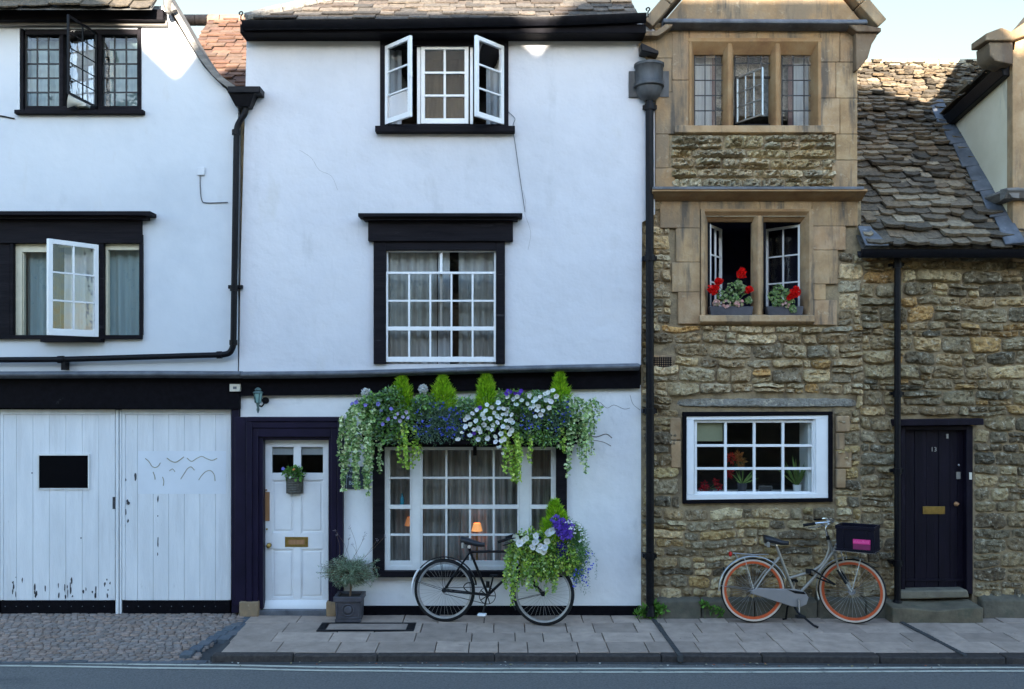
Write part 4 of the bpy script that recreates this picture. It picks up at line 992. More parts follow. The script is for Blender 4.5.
# lamps and bottle behind the glass
def lamp(name_label, px, py, sz, m_sh, m_b, y):
    t = thing('table_lamp', name_label, 'lamp', (X(px,y),y,Z(568,y)))
    x, z = X(px,y), Z(py,y); mb = MB(); mb.lathe_z([(0.55*sz,0.6*sz),(0.9*sz,-0.6*sz)],(x,y,z),20); part('lamp_shade', mb, m_sh, t)
    mb = MB(); mb.lathe_z([(0.0,0.0),(0.5*sz,0.0),(0.5*sz,0.03),(0.12*sz,0.06),(0.15*sz,max(.05,(z-sz-Z(568,y))*0.5)),(0.09*sz,z-0.5*sz-Z(568,y)),(0,z-0.4*sz-Z(568,y))],(x,y,Z(568,y)),14); part('lamp_base', mb, M['brass'], t)
    if m_b:
        mb = MB(); mb.ball((x,y,z-0.1*sz),0.30*sz,8,None,(1,1,1.6)); part('bulb', mb, m_b, t)
lamp('small lit table lamp glowing orange behind the wide sash window', 477, 527, 0.075, M['shade'], M['bulb'], 0.17)
lamp('dim orange lamp behind the narrow side light by the black jamb', 411, 521, 0.085, M['shade_dim'], None, 0.18)
t = thing('bottle', 'turquoise bottle standing on a rail inside the narrow side light', 'bottle', (X(402,.12),0.12,Z(507)))
mb = MB(); mb.lathe_z([(0,0),(0.024,0),(0.026,0.06),(0.02,0.09),(0.009,0.11),(0.009,0.14),(0,0.14)],(X(402,.12),0.12,Z(506.5)),12); part('glass_body', mb, M['blue_bottle'], t)
mb = MB(); mb.box(X(390,.1),X(411,.1),0.10,0.15,Z(508.5),Z(506.5)); part('rest', mb, M['offwhite'], t)
# downpipe of the centre house -------------------------------------------
yp = -0.16
mb = MB(); mb.tube([(X(649.5,yp),yp,Z(96,yp)),(X(650,yp),yp,Z(400,yp)),(X(650,yp),yp,Z(611,yp))],0.046,14)
for py in (104,255,408,553): mb.tube([(X(650,yp),yp,Z(py,yp)),(X(650,yp),yp,Z(py+6,yp))],0.062,14); mb.pbox(643,657,py+1,py+5,yp+0.02,-0.02)
mb.tube([(X(650,yp),yp,Z(606,yp)),(X(650,yp),yp-0.02,Z(616,yp))],[0.05,0.06],14)
dp = part('drainpipe', mb, M['iron'], H2)
mb = MB(); c = (X(649,yp),yp,Z(100,yp)); q = (CD+yp)/K
mb.lathe_z([(a*q,b*q) for a,b in [(4.5,-1),(8,1),(11,4),(12.3,9),(12.5,12),(15,13),(15.3,15),(14,16.5),(13.6,17),(13.8,32),(15,33),(15,35.5),(13,35.5),(12.6,20),(1,18)]],c,28)
part('hopper', mb, M['grey_iron'], dp, smooth=50)
mb = MB(); mb.pbox(629,642,71,97,yp+0.03,YC-0.0); mb.pbox(657,669,71,97,yp+0.03,YC+0.0); part('hopper_plate', mb, M['grey_iron'], dp, bevel=0.003)
# ================================================================== STONE HOUSE (bay with mullioned windows)
YB = -0.12                       # face of the upper bay
H3 = thing('stone_house', 'tall honey stone house with stone mullioned windows and a gable', 'house', (X(755),0.4,0))
h_ash = (X(671),X(838),Z(325),Z(190)); h_win = (X(680),X(835),Z(507),Z(409)); h_lint = (X(672),X(856),Z(408.5),Z(397)); h_vent = (X(651),X(674),Z(370),Z(353))
out = [(X(641),Z(620)),(X(861),Z(620)),(X(861),Z(190)),(X(641),Z(190))]
panel('wall', out, [[(X(702,.02),Z(316,.02)),(X(811,.02),Z(316,.02)),(X(811,.02),Z(217,.02)),(X(702,.02),Z(217,.02))],[(X(684),Z(502)),(X(831),Z(502)),(X(831),Z(413)),(X(684),Z(413))]], 0.0, 0.25, M['mortar'], H3)
mb = MB()
rubble(mb, X(642), X(861), Z(601), Z(410), -0.005, [h_win], rh=(0.08,0.20), rw=(0.15,0.46), depth=0.032, 
       cols=[(0.26,0.19,0.10),(0.20,0.15,0.085),(0.32,0.23,0.115),(0.13,0.10,0.06),(0.38,0.27,0.13),(0.24,0.18,0.10),(0.36,0.25,0.105),(0.46,0.35,0.19)])
rubble(mb, X(642), X(861), Z(410), Z(325), -0.005, [h_lint, h_vent], rh=(0.09,0.19), rw=(0.14,0.42), depth=0.055, rough=.018)
rubble(mb, X(642), X(671), Z(325), Z(197), -0.005, [h_vent], rh=(0.10,0.20), rw=(0.16,0.36), depth=0.03)
rubble(mb, X(838), X(861), Z(325), Z(254), -0.005, [], rh=(0.10,0.20), rw=(0.16,0.36), depth=0.03)
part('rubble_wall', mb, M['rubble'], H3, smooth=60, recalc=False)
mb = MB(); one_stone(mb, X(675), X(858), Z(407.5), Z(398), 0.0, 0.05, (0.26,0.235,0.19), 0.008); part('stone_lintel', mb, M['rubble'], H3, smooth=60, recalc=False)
mb = MB(); mb.pbox(653,673,355,368,-0.02,0.02); part('vent_surround', mb, M['ashlar'], H3, bevel=0.006)
mb = MB()
for i in range(8):
    mb.pbox(654.5+i*2.2,655.4+i*2.2,357,367,-0.027,-0.015)
for j in range(5): mb.pbox(654,672,357.5+j*2.2,358.3+j*2.2,-0.025,-0.015)
part('vent_grille', mb, M['iron'], H3)
# jamb stones beside the ground floor window
mb = MB()
for a,b,c,d in ((670,681,418,440),(671,681,441,468),(836,850,416,432),(836,845,433,450),(836,852,451,468),(836,846,469,488)): mb.pbox(a,b,c,d,-0.045,0.05,tuple(rnd.uniform(.7,1.0) for _ in '1')*3)
part('jamb_stone', mb, M['ashlar'], H3, bevel=0.012)
# plinth course
mb = MB()
x = X(655,-.13)
while x < X(893,-.13):
    w = min(rnd.uniform(0.5,0.9), X(893,-.13)-x); k = rnd.uniform(.55,.8)
    mb.hexa([(x+.004,-0.15,-0.03),(x+w-.004,-0.15,-0.03),(x+w-.004,0.0,-0.03),(x+.004,0.0,-0.03),(x+.004,-0.14,Z(600,-.13)-rnd.uniform(0,.015)),(x+w-.004,-0.14,Z(600,-.13)-rnd.uniform(0,.015)),(x+w-.004,0.0,Z(596,0)),(x+.004,0.0,Z(596,0))],(k,k*1.02,k*1.05)); x += w
M['plinth'] = mat('plinth_stone', [(0.25,(0.085,0.075,0.055)),(0.75,(0.22,0.19,0.135))], scale=6, rough=0.95, bump=0.7, bscale=25, tint=True, spots=[(5,.55,(0.07,0.075,0.05),0.7)])
part('plinth', mb, M['plinth'], H3, bevel=0.02)
# ashlar round the first floor window: blocks
def blocks(mb, rects, y0, y1, lo=.82, hi=1.12):
    for a,b,c,d in rects:
        k = rnd.uniform(lo,hi); mb.box(X(a,y0)+.002,X(b,y0)-.002,y0+rnd.uniform(0,.003),y1,Z(d,y0)+.002,Z(c,y0)-.002,(k*rnd.uniform(.96,1.05),k,k*rnd.uniform(.92,1.02)))
y_ = -0.045; mb = MB()
blocks(mb,[(659,682,197,216),(682,740,197,209),(740,806,197,209),(806,858,197,214),(659,700,216,240)][0:0] or
 [(660,700,197,228),(700,760,197,210),(760,812,197,210),(812,858,197,226),(676,700,228,262),(672,700,262,292),(678,700,292,324),(812,846,226,250),(812,838,250,284),(812,826,284,300),(812,837,300,325)],y_,0.02)
part('ashlar_surround', mb, M['ashlar'], H3, bevel=0.005)
mb = MB(); k=(1,1,1)
# chamfered jambs, head and mullion of the first floor window
mb.ext_z([(X(700),y_-.004),(X(703.5),y_-.006),(X(709),0.07),(X(709),0.18),(X(700),0.18)],Z(316),Z(210))
mb.ext_z([(X(812),y_-.004),(X(808),y_-.006),(X(803),0.07),(X(803),0.18),(X(812),0.18)],Z(316),Z(210))
mb.ext_z([(X(757.5),-0.03),(X(760.5),-0.03),(X(764),0.03),(X(764),0.15),(X(754),0.15),(X(754),0.03)],Z(317),Z(216))
part('jamb', mb, M['ashlar'], H3, bevel=0.006)
mb = MB(); mb.ext_x([(y_-.003,Z(209.6)),(y_-.003,Z(212)),(0.07,Z(221)),(0.18,Z(221)),(0.18,Z(209.6))],X(700.2),X(811.8)); part('window_head', mb, M['ochre_stone'], H3, bevel=0.004)
mb = MB(); mb.ext_x([(-0.10,Z(316)),(-0.11,Z(322)),(-0.06,Z(324.5)),(0.18,Z(324.5)),(0.18,Z(313)),(0.02,Z(314.5))],X(698),X(812)); part('sill', mb, M['ashlar'], H3, bevel=0.008)
fr = MB(); yf = 0.09
for a,b in ((707.5,754.5),(763.5,804)):
    fr.pbox(a,a+2.5,219,316,yf,yf+.05); fr.pbox(b-2.5,b,219,316,yf,yf+.05); fr.pbox(a+2.5,b-2.5,219,223,yf+.001,yf+.05); fr.pbox(a+2.5,b-2.5,311,316,yf+.001,yf+.05)
W = part('window', fr, M['black_wood'], H3, bevel=0.003); W['label'] = 'two light mullioned window with white casements open inwards'
for hx_, A, cw in ((709.5,58,0.42),(801,180-50,0.47)):
    Mc = Matrix.Translation((X(hx_,.11),0.12,0)) @ Matrix.Rotation(math.radians(A),4,'Z'); sa = MB(Mc); sp = MB(Mc)
    R_ = sash(sa,0,cw,Z(312,.1),Z(224,.1),-0.015,0.03,0.03,2,3,0.018,bottom=.04); panes(sp,R_,0.0,0.008)
    part('open_casement', sa, M['white'], W, bevel=0.002); part('casement_pane', sp, M['glass'], W, smooth=0)
M['room_blue'] = flat('blue_reflection_room', (0.035,0.033,0.075), rough=0.95, var=0.3, scale=2)  # bluish window reflections put into the colour of the room behind
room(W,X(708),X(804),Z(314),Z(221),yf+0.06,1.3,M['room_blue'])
# geraniums in two troughs
def geranium_box(a, b, lab):
    t = thing('window_trough', lab, 'trough', (X((a+b)/2,.02),0.03,Z(315,.0))); mb = MB(); z0,z1 = Z(315.5,-.02),Z(306.5,-.02)
    mb.hexa([(X(a+1),-0.05,z0),(X(b-1),-0.05,z0),(X(b-1),0.06,z0),(X(a+1),0.06,z0),(X(a),-0.06,z1),(X(b),-0.06,z1),(X(b),0.07,z1),(X(a),0.07,z1)])
    part('trough_box', mb, M['planter'], t, bevel=0.004); mb = MB(); mb.box(X(a+1),X(b-1),-0.045,0.055,z1-.02,z1+.001); part('soil', mb, M['soil'], t)
geranium_box(709,752,'dark trough of red geraniums on the sill beside the half hidden white casement')
geranium_box(766,802,'dark trough below the wide open white casement on the mullioned window sill')
GG = [(0.08,0.13,0.035),(0.12,0.17,0.06),(0.06,0.10,0.03),(0.17,0.20,0.10)]; GR = [(0.34,0.17,0.16),(0.38,0.22,0.20),(0.20,0.19,0.10)]
RED = (0.80,0.012,0.010)
def geranium(lab, base, leaves_, heads, y):
    t = thing('geranium', lab, 'flower', (X(base[0],y),y,Z(base[1],y))); st = MB(); lf = MB(); hd = MB()
    for px,py,r,cols in leaves_:
        c = Vector((X(px,y),y-0.02,Z(py,y)))
        st.tube(cr([(X(base[0],y)+rnd.uniform(-.05,.05),y,Z(base[1],y)),c],3),0.004,5)
        for _ in range(46):
            v = rv(); p = c+v*r*0.95; n_ = (v+Vector((0,-1,.5))).normalized(); col = vary(rnd.choice(cols))
            a = n_.orthogonal().normalized(); b = n_.cross(a); rr = rnd.uniform(.012,.023)
            lf.add([p-n_*rr*.25]+[p+(a*math.cos(q*PI/4)+b*math.sin(q*PI/4))*rr*(1 if q%2 else .8) for q in range(8)],[(0,1+q,1+(q+1)%8) for q in range(8)],col)
    for px,py,r in heads:
        c = (X(px,y),y-0.05,Z(py,y)); st.tube(cr([(X(base[0]+(px-base[0])*.5,y),y,Z(base[1],y)),((X(px,y)+X(base[0],y))/2,y-.02,(Z(py,y)+Z(base[1],y))/2),c],4),0.004,5)
        [head(hd,(c[0]+rnd.uniform(-.5,.5)*r,c[1]+rnd.uniform(-.4,.2)*r,c[2]+rnd.uniform(-.4,.4)*r),r*.52,60,r*.42,RED) for _ in range(4)]
    part('stem', st, M['green_stem'], t); part('foliage', lf, M['leaf'], t, smooth=0, recalc=False); part('flower_head', hd, M['petal'], t, smooth=0, recalc=False)
geranium('bushy red geranium with four flower heads and pinkish lower leaves',(732,308),[(722,296,.06,GG),(731,288,.06,GG),(742,290,.06,GG),(738,284,.045,GG),(716,303,.04,GR),(726,304,.05,GR),(738,303,.055,GR),(748,300,.04,GG),(733,298,.06,GG)],[(738,274,.068),(716,283,.062),(711,291,.062),(713.5,287,.05),(748,290,.055)],-0.02)
geranium('pale leaved geranium with one red head spilling over the mullioned sill',(784,308),[(772,296,.05,GG),(778,289,.055,GG),(786,293,.05,GG),(776,303,.045,GG),(790,303,.05,GG),(792,309,.045,GG),(785,304,.05,GR),(781,299,.05,GG)],[(793,294,.06),(796,290,.05),(788,297,.048)],-0.03)
# ground floor white window -----------------------------------------------
fr = MB()
def slab4(m, q, y0, y1):    # front quad given as surveyed corners (bl, br, tr, tl)
    P = [(X(a,y0),Z(b,y0)) for a,b in q]; m.prism(P, y0, y1)
slab4(fr,[(683,504),(833,502),(833,498.5),(683,500.5)],-0.05,0.06); slab4(fr,[(683,416.5),(833,415),(833,411.5),(683,412)],-0.05,0.06)
slab4(fr,[(683,500.4),(686.5,500.4),(686.5,416.6),(683,416.6)],-0.048,0.06); slab4(fr,[(828.5,498.4),(833,498.4),(833,415.1),(828.5,415.1)],-0.048,0.06)
W = part('window', fr, M['black'], H3, bevel=0.004); W['label'] = 'wide white twelve pane window in a thin black frame'
sa = MB(); sp = MB()
slab4(sa,[(686.5,500),(828.5,498),(828.5,493.5),(686.5,494.5)],-0.035,0.06); slab4(sa,[(686.5,420),(828.5,419),(828.5,415.2),(686.5,416.7)],-0.035,0.06)
sa.pbox(686.6,694,419.5,494.4,-0.033,0.06); sa.pbox(816,828.4,418.5,493.6,-0.033,0.06)
x0,x1,z0,z1 = X(694,.03),X(814,.03),Z(494,.03),Z(420,.03); R_ = sash(sa,x0,x1,z0,z1,0.01,0.045,0.03,4,3,0.03); panes(sp,R_,0.035,0.014)
sa.pbox(813.5,816.5,419,494,-0.005,0.07)
part('sash', sa, M['white'], W, bevel=0.003); part('pane', sp, M['glass_dim'], W, smooth=0)
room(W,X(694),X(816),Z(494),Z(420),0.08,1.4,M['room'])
mb = MB(); mb.pbox(690,818,493,497,0.06,0.38); part('inner_sill', mb, M['white'], W)
mb = MB(); mb.box(X(695,.1),X(722,.1),0.075,0.082,Z(441,.1),Z(421,.1)); part('blind', mb, M['olive_blind'], W)
mb = MB(); mb.box(X(694),X(698),0.07,0.38,Z(494),Z(420)); mb.box(X(810),X(816),0.07,0.38,Z(494),Z(420)); part('reveal', mb, M['white'], W)
zs = Z(493,.2)
def pot_plant(lab, px, y, pot_mat, pot_r, pot_h, builder):
    t = thing('pot_plant', lab, 'plant', (X(px,y),y,zs)); mb = MB()
    mb.lathe_z([(0,0),(pot_r*.75,0),(pot_r,pot_h),(pot_r*.88,pot_h),(pot_r*.85,pot_h*.85),(0,pot_h*.85)],(X(px,y),y,zs),16); part('pot', mb, pot_mat, t)
    builder(t, Vector((X(px,y),y,zs+pot_h*.85)))
def tall_flower(t, b):
    st = MB(); hd = MB(); lf = MB()
    for px,py,r,c in ((731,458,.05,(0.55,.05,.03)),(738,456,.05,(0.5,.18,.05)),(729,473,.04,(0.55,.03,.04)),(741,462,.045,(.42,.2,.06))):
        e = Vector((X(px,.2),.18,Z(py,.2))); st.tube(cr([b,(b+e)/2+Vector((.02,0,.02)),e],4),.004,5); mass(hd,e,(r*.7,r*.6,r*1.3),70,.05,.02,[c])
    for k in range(16): leaf(lf,b,Vector((rnd.uniform(-1,1),rnd.uniform(-.4,.2),rnd.uniform(.3,1))),Vector((0,-1,.5)),rnd.uniform(.12,.25),.016,vary((.18,.26,.09)))
    part('stem',st,M['green_stem'],t); part('flower_head',hd,M['petal'],t,smooth=0,recalc=False); part('foliage',lf,M['leaf'],t,smooth=0,recalc=False)
pot_plant('potted plant with tall orange blooms behind the white window panes',742,.2,M['planter'],.06,.12,tall_flower)
def low_flower(t, b):
    st = MB(); hd = MB()
    for px,py in ((704,484),(707,489),(716,482),(719,487),(702,490)):
        e = Vector((X(px,.16),.15,Z(py,.16))); st.tube([b,e],.004,5); mass(hd,e,(.03,.03,.04),40,.035,.02,[(.42,.02,.04),(.5,.05,.05)])
    part('stem',st,M['green_stem'],t); part('flower_head',hd,M['petal'],t,smooth=0,recalc=False)
pot_plant('low red flowering pot plant in the corner of the white window',709,.17,M['planter'],.05,.05,low_flower)
def spiky(t, b):
    lf = MB()
    for k in range(26): leaf(lf,b+rv()*.01,Vector((rnd.uniform(-.7,.7),rnd.uniform(-.4,.3),rnd.uniform(.5,1.2))),Vector((0,-1,.4)),rnd.uniform(.18,.38),.02,vary((.13,.20,.06)))
    part('foliage',lf,M['leaf'],t,smooth=0,recalc=False)
pot_plant('spiky green plant in a pale pot behind the white window',797,.2,M['white'],.05,.10,spiky)
t = thing('photo_frame', 'small thin metal picture frame standing inside the white window', 'frame', (X(766,.2),.2,zs)); mb = MB()
mb.tube([(X(759,.2),.2,zs),(X(759,.2),.2,Z(486,.2)),(X(772,.2),.2,Z(486,.2)),(X(772,.2),.2,zs)],.005,6); part('rim', mb, M['alu'], t)
mb = MB(); mb.box(X(759.5,.2),X(771.5,.2),.201,.206,zs,Z(486.5,.2)); part('picture', mb, M['room'], t)

# upper bay ------------------------------------------------------------------
mb = MB(); mb.pbox(655,858,22,190,YB+0.03,0.3); 
out = [(X(a,YB),Z(b,YB)) for a,b in [(655,190),(858,190),(858,22),(655,22)]]
panel('bay_wall', out, [prect(689,821,44,126,YB)], YB+0.03, 0.25, M['mortar'], H3)
mb = MB()
L_ = []
for c,d,w in ((28,58,17),(58,92,15),(92,134,18),(134,168,14),(168,189.5,20)): L_ += [(655.3,655+w+ (2 if c<134 else 0),c,d)]
for c,d,w in ((28,62,18),(62,98,22),(98,134,18),(134,160,22),(160,189.5,26)): L_ += [(858-w,857.7,c,d)]
blocks(mb,L_,YB,0.2)
blocks(mb,[(672,689,28,80),(672,689,80,134),(820,840,28,62),(820,836,62,98),(820,840,98,134),(689,757,28,40),(757,820,28,40)],YB-0.003,0.1)
part('ashlar_quoin', mb, M['ashlar'], H3, bevel=0.006)
mb = MB(); rubble(mb,X(671,YB),X(836,YB),Z(189,YB),Z(134,YB),YB+0.015,[],rh=(.10,.15),rw=(.22,.6),depth=.045,gap=.012,cols=[(0.44,0.34,0.21),(0.50,0.40,0.25),(0.36,0.28,0.17),(0.42,0.32,0.17)],rough=.04,warp_amp=.012)
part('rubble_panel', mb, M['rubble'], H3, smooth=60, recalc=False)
mb = MB()
yj = YB-.006
mb.ext_z([(X(689,YB),yj),(X(691.5,YB),yj-.002),(X(696,YB),YB+.11),(X(696,YB),YB+.2),(X(688,YB),YB+.2)],Z(126,YB),Z(42,YB)); mb.ext_z([(X(821,YB),yj),(X(818,YB),yj-.002),(X(814,YB),YB+.11),(X(814,YB),YB+.2),(X(822,YB),YB+.2)],Z(126,YB),Z(42,YB))
for a,b in ((725,735),(773,783)):
    c = (a+b)/2; mb.ext_z([(X(c-1.7,YB),YB+.01),(X(c+1.7,YB),YB+.01),(X(b,YB),YB+.07),(X(b,YB),YB+.19),(X(a,YB),YB+.19),(X(a,YB),YB+.07)],Z(126,YB),Z(42,YB))
part('mullion', mb, M['ochre_stone'], H3, bevel=0.005)
mb = MB(); mb.ext_x([(yj,Z(38,YB)),(yj,Z(41.5,YB)),(YB+.10,Z(52,YB)),(YB+.2,Z(52,YB)),(YB+.2,Z(38,YB))],X(688,YB),X(822,YB)); part('window_head', mb, M['ochre_stone'], H3, bevel=0.004)
mb = MB(); mb.ext_x([(YB-.03,Z(126,YB)),(YB-.035,Z(133,YB)),(YB+.01,Z(134,YB)),(YB+.2,Z(134,YB)),(YB+.2,Z(124,YB)),(YB+.06,Z(125,YB))],X(674,YB),X(834,YB)); part('sill', mb, M['ashlar'], H3, bevel=0.006)
yw = YB+.12
fr = MB(); fr.pbox(735.5,773,76.2,78.2,yw-.012,yw+.012); fr.pbox(735,737,78,126,yw-.01,yw+.02); fr.pbox(771.5,773.5,78,126,yw-.01,yw+.02); fr.pbox(735,773.5,124,126,yw-.01,yw+.02)
W = part('window', fr, M['iron'], H3); W['label'] = 'three light leaded stone mullioned window with one small casement open'
pm = MB(); cm = MB()
for a,b in ((694.5,726),(782,815)): leaded(cm,pm,X(a,yw),X(b,yw),Z(126,yw),Z(50,yw),yw,3,5,.010)
leaded(cm,pm,X(735,yw),X(774,yw),Z(77,yw),Z(50,yw),yw,3,2,.010)
part('pane', pm, M['glass_dim'], W, smooth=0); part('lead_came', cm, M['lead_came'], W, smooth=0)
Mc = Matrix.Translation((X(736.5,yw),yw-.01,0)) @ Matrix.Rotation(math.radians(-62),4,'Z'); sa = MB(Mc); sp = MB(Mc); cw=.42
leaded(sa,sp,0.008,cw-.008,Z(123,yw),Z(79,yw),0.0,3,3,.010); sp = MB(Mc); panes(sp,[(0.012,cw-.012,Z(123,yw),Z(79,yw))],0.002,0.0)
for a,b in ((0,.014),(cw-.014,cw)): sa.box(a,b,-.011,.011,Z(124,yw),Z(78,yw))
sa.box(.014,cw-.014,-.010,.010,Z(124,yw),Z(124,yw)+.014); sa.box(.014,cw-.014,-.010,.010,Z(78,yw)-.014,Z(78,yw))
part('open_casement', sa, M['alu'], W, smooth=0); part('casement_pane', sp, M['glass_dim'], W, smooth=0)
room(W,X(694,yw),X(816,yw),Z(126,yw),Z(50,yw),yw+.05,1.2,M['room'])
curtain(W,X(694,yw),X(714,yw),Z(127,yw),Z(50,yw),yw+.13,M['drape_white'],.02,.10); curtain(W,X(713,yw),X(718,yw),Z(127,yw),Z(50,yw),yw+.14,M['drape_red'],.01,.10)
curtain(W,X(797,yw),X(815,yw),Z(127,yw),Z(50,yw),yw+.13,M['drape_white'],.02,.10); curtain(W,X(792,yw),X(797,yw),Z(127,yw),Z(50,yw),yw+.14,M['drape_red'],.01,.10)
# cornice between bay and first floor, string course, gable
mb = MB(); cp = [(0.02,0.0),(-.16,-.002),(-.24,-.02),(-.25,-.045),(-.22,-.055),(-.17,-.075),(-.10,-.11),(-.06,-.12),(0.02,-.12)]
mb.sweep_x(cp,[(X(652,-.2),Z(188,-.2)),(X(866,-.2),Z(188,-.2))]); part('cornice', mb, M['ochre_stone'], H3, bevel=.003)
mb = MB(); mb.pbox(653,864,186.5,189.2,-.255,-.02); part('cornice_lead', mb, M['lead'], H3, bevel=.003)
ys = YB-.12; mb = MB(); sc = [(YB+.05,0.02),(ys-.03,0.0),(ys-.05,-.03),(ys-.045,-.05),(ys+.02,-.075),(YB+.05,-.085)]
mb.sweep_x(sc,[(X(663,ys),Z(19.5,ys)),(X(866,ys),Z(20.5,ys))]); part('string_course', mb, M['lead'], H3, bevel=.004)
gx0,gx1,ga = X(660,YB),X(866,YB),X(763,YB); gz = Z(21,YB); gt = gz+(ga-gx0)*1.12
mb = MB(); mb.prism([(gx0+.05,gz),(gx1-.05,gz),(ga,gt)],YB+.01,0.2,(0.85,.85,.85)); part('gable', mb, M['ashlar'], H3)
mb = MB(); mb.prism([(gx0+.08,gz-1.0),(gx1-.02,gz-1.0),(gx1-.02,gz),(ga,gt-.05),(gx0+.08,gz)],0.22,3.2,(0.3,.3,.3)); part('roof', mb, M['slate'], H3)
mb = MB()
for s in (0,1):
    e = (gx0-.10,gz-.10) if s == 0 else (gx1+.10,gz-.10); t_ = (ga,gt+.08); n_ = 6
    for k in range(n_):
        p = (e[0]+(t_[0]-e[0])*k/n_, e[1]+(t_[1]-e[1])*k/n_); q = (e[0]+(t_[0]-e[0])*(k+.985)/n_, e[1]+(t_[1]-e[1])*(k+.985)/n_)
        d = Vector((q[0]-p[0],0,q[1]-p[1])).normalized(); n__ = Vector((-d.z,0,d.x)) if s == 0 else Vector((d.z,0,-d.x)); h_=.13
        mb.prism([p,q,(q[0]+n__.x*h_,q[1]+n__.z*h_),(p[0]+n__.x*h_,p[1]+n__.z*h_)],YB-.10,.28,(rnd.uniform(.7,.9),)*3)
part('coping', mb, M['ashlar'], H3, bevel=.012)
mb = MB()
# kneelers
mb.prism([(X(a,YB-.1),Z(b,YB-.1)) for a,b in [(856,30),(877,30),(877,36),(872,44),(868,58),(858,70),(856,70)]],YB-.10,.25,(0.42,.42,.46))
mb.prism([(X(a,YB-.1),Z(b,YB-.1)) for a,b in [(845,20),(862,26),(880,29),(880,33),(856,33),(845,25)]],YB-.14,.28,(0.35,.35,.40))
mb.prism([(X(a,YB-.1),Z(b,YB-.1)) for a,b in [(657,36),(646,36),(640,41),(641,48),(648,56),(656,66),(657,66)]],YB-.02,.25,(1.0,.98,.92))
mb.prism([(X(a,YB-.1),Z(b,YB-.1)) for a,b in [(672,20),(656,32),(637,33),(637,37),(658,37),(672,27)]],YB-.14,.28,(0.5,.5,.52))
part('kneeler', mb, M['ashlar'], H3, bevel=.015)
mb = MB(); mb.prism([(X(a,-.05),Z(b,-.05)) for a,b in [(638,50),(655,58),(655,62),(638,58)]],-.30,.1); part('lead_chute', mb, M['iron'], H3, bevel=.01)

# ================================================================== STONE COTTAGE (dark door)
H4 = thing('stone_cottage', 'low rubble stone cottage with a dark door under a steep stone slate roof', 'cottage', (X(960),0.4,0))
hd_ = (X(899),X(974),Z(625),Z(427)); hl = (X(894),X(984),Z(427.5),Z(416))
panel('wall', [(X(861),Z(620)),(X(1200),Z(620)),(X(1200),Z(248)),(X(861),Z(248))], [[(X(903),Z(616)),(X(972),Z(616)),(X(972),Z(424)),(X(903),Z(424))]], 0.0, 0.25, M['mortar'], H4)
mb = MB()
CW = [(0.36,0.25,0.12),(0.30,0.215,0.11),(0.24,0.175,0.095),(0.42,0.31,0.16),(0.19,0.145,0.08),(0.37,0.22,0.08),(0.32,0.24,0.13),(0.27,0.205,0.115),(0.14,0.11,0.065)]
rubble(mb,X(861),X(1200),Z(416),Z(253),-.005,[hl],rh=(.07,.19),rw=(.14,.50),depth=.055,rough=.018,cols=CW)
rubble(mb,X(861),X(1200),Z(597),Z(416),-.005,[hd_,hl],rh=(.10,.20),rw=(.16,.44),depth=.035,cols=[(0.25,0.185,0.10),(0.18,0.14,0.08),(0.29,0.215,0.11),(0.13,0.10,0.06),(0.34,0.25,0.13),(0.22,0.17,0.10)])
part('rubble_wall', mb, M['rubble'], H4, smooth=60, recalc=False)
mb = MB(); x = X(982,-.13)
while x < X(1190,-.13):
    w = rnd.uniform(.6,1.0); k = rnd.uniform(.55,.8); mb.hexa([(x+.004,-.14,-.03),(x+w-.004,-.14,-.03),(x+w-.004,0,-.03),(x+.004,0,-.03),(x+.004,-.13,Z(600,-.13)),(x+w-.004,-.13,Z(600,-.13)),(x+w-.004,0,Z(593)),(x+.004,0,Z(593))],(k,k,k)); x += w
part('plinth', mb, M['plinth'], H4, bevel=.02)
# door
mb = MB(); slab4(mb,[(894,426),(984,425),(984,418.5),(894,419.5)],-.12,.10); part('door_lintel', mb, M['door_dark'], H4, bevel=.008)
mb = MB(); slab4(mb,[(901,596),(905.5,596),(905.5,426),(901,426)],-.02,.14); slab4(mb,[(966.5,594),(973,594),(973,426),(966.5,426)],-.02,.14); slab4(mb,[(905.5,430),(966.5,430),(966.5,426),(905.5,426)],-.018,.14); part('door_frame', mb, M['door_dark'], H4, bevel=.006)
yd = .06; mb = MB(); ws = [905.5,914.5,926.5,938.5,950,958,966.5]
for a,b in zip(ws,ws[1:]): mb.box(X(a,yd)+.0015,X(b,yd)-.0015,yd+rnd.uniform(0,.006),yd+.05,Z(590,yd),Z(430,yd))
mb.pbox(905.5,966.5,579,581.5,yd-.012,yd+.02)
door = part('door', mb, M['door_dark'], H4, bevel=.003); door['label'] = 'dark indigo plank door with brass letter plate'
mb = MB(); mb.pbox(923,945,506.5,514,yd-.008,yd+.003); lp = part('letter_plate', mb, M['brass'], door, bevel=.002); mb = MB(); mb.pbox(925.5,942.5,508.4,512.2,yd-.011,yd); part('flap', mb, M['brass'], lp, bevel=.001)
mb = MB(); mb.ball((X(954.5,yd),yd-.04,Z(503.5,yd)),.027,12); mb.tube([(X(957,yd),yd-.03,Z(503.5,yd)),(X(958,yd),yd+.01,Z(503.5,yd))],.012); part('knob', mb, M['copper'], door)
lettering('number', '13', .075, Matrix.Translation((X(933.5,yd),yd-.006,Z(449.5,yd))), M['alu'], door, .002)
mb = MB(); mb.pbox(946.5,948.5,434,438.5,yd-.012,yd+.002); mb.ball((X(958.5,yd),yd-.006,Z(465,yd)),.014,8); mb.pbox(956.5,960.5,472,479,yd-.01,yd+.002); part('lock', mb, M['alu'], door)
mb = MB(); mb.pbox(969.5,972,472.5,479.5,-.03,-.015); part('bell_push', mb, M['plastic'], H4)
mb = MB(); slab4(mb,[(898,600),(970,598),(968,590),(900,591)],-.10,.2); part('threshold', mb, M['plinth'], H4, bevel=.02)
mb = MB(); vs=[]; nn=14
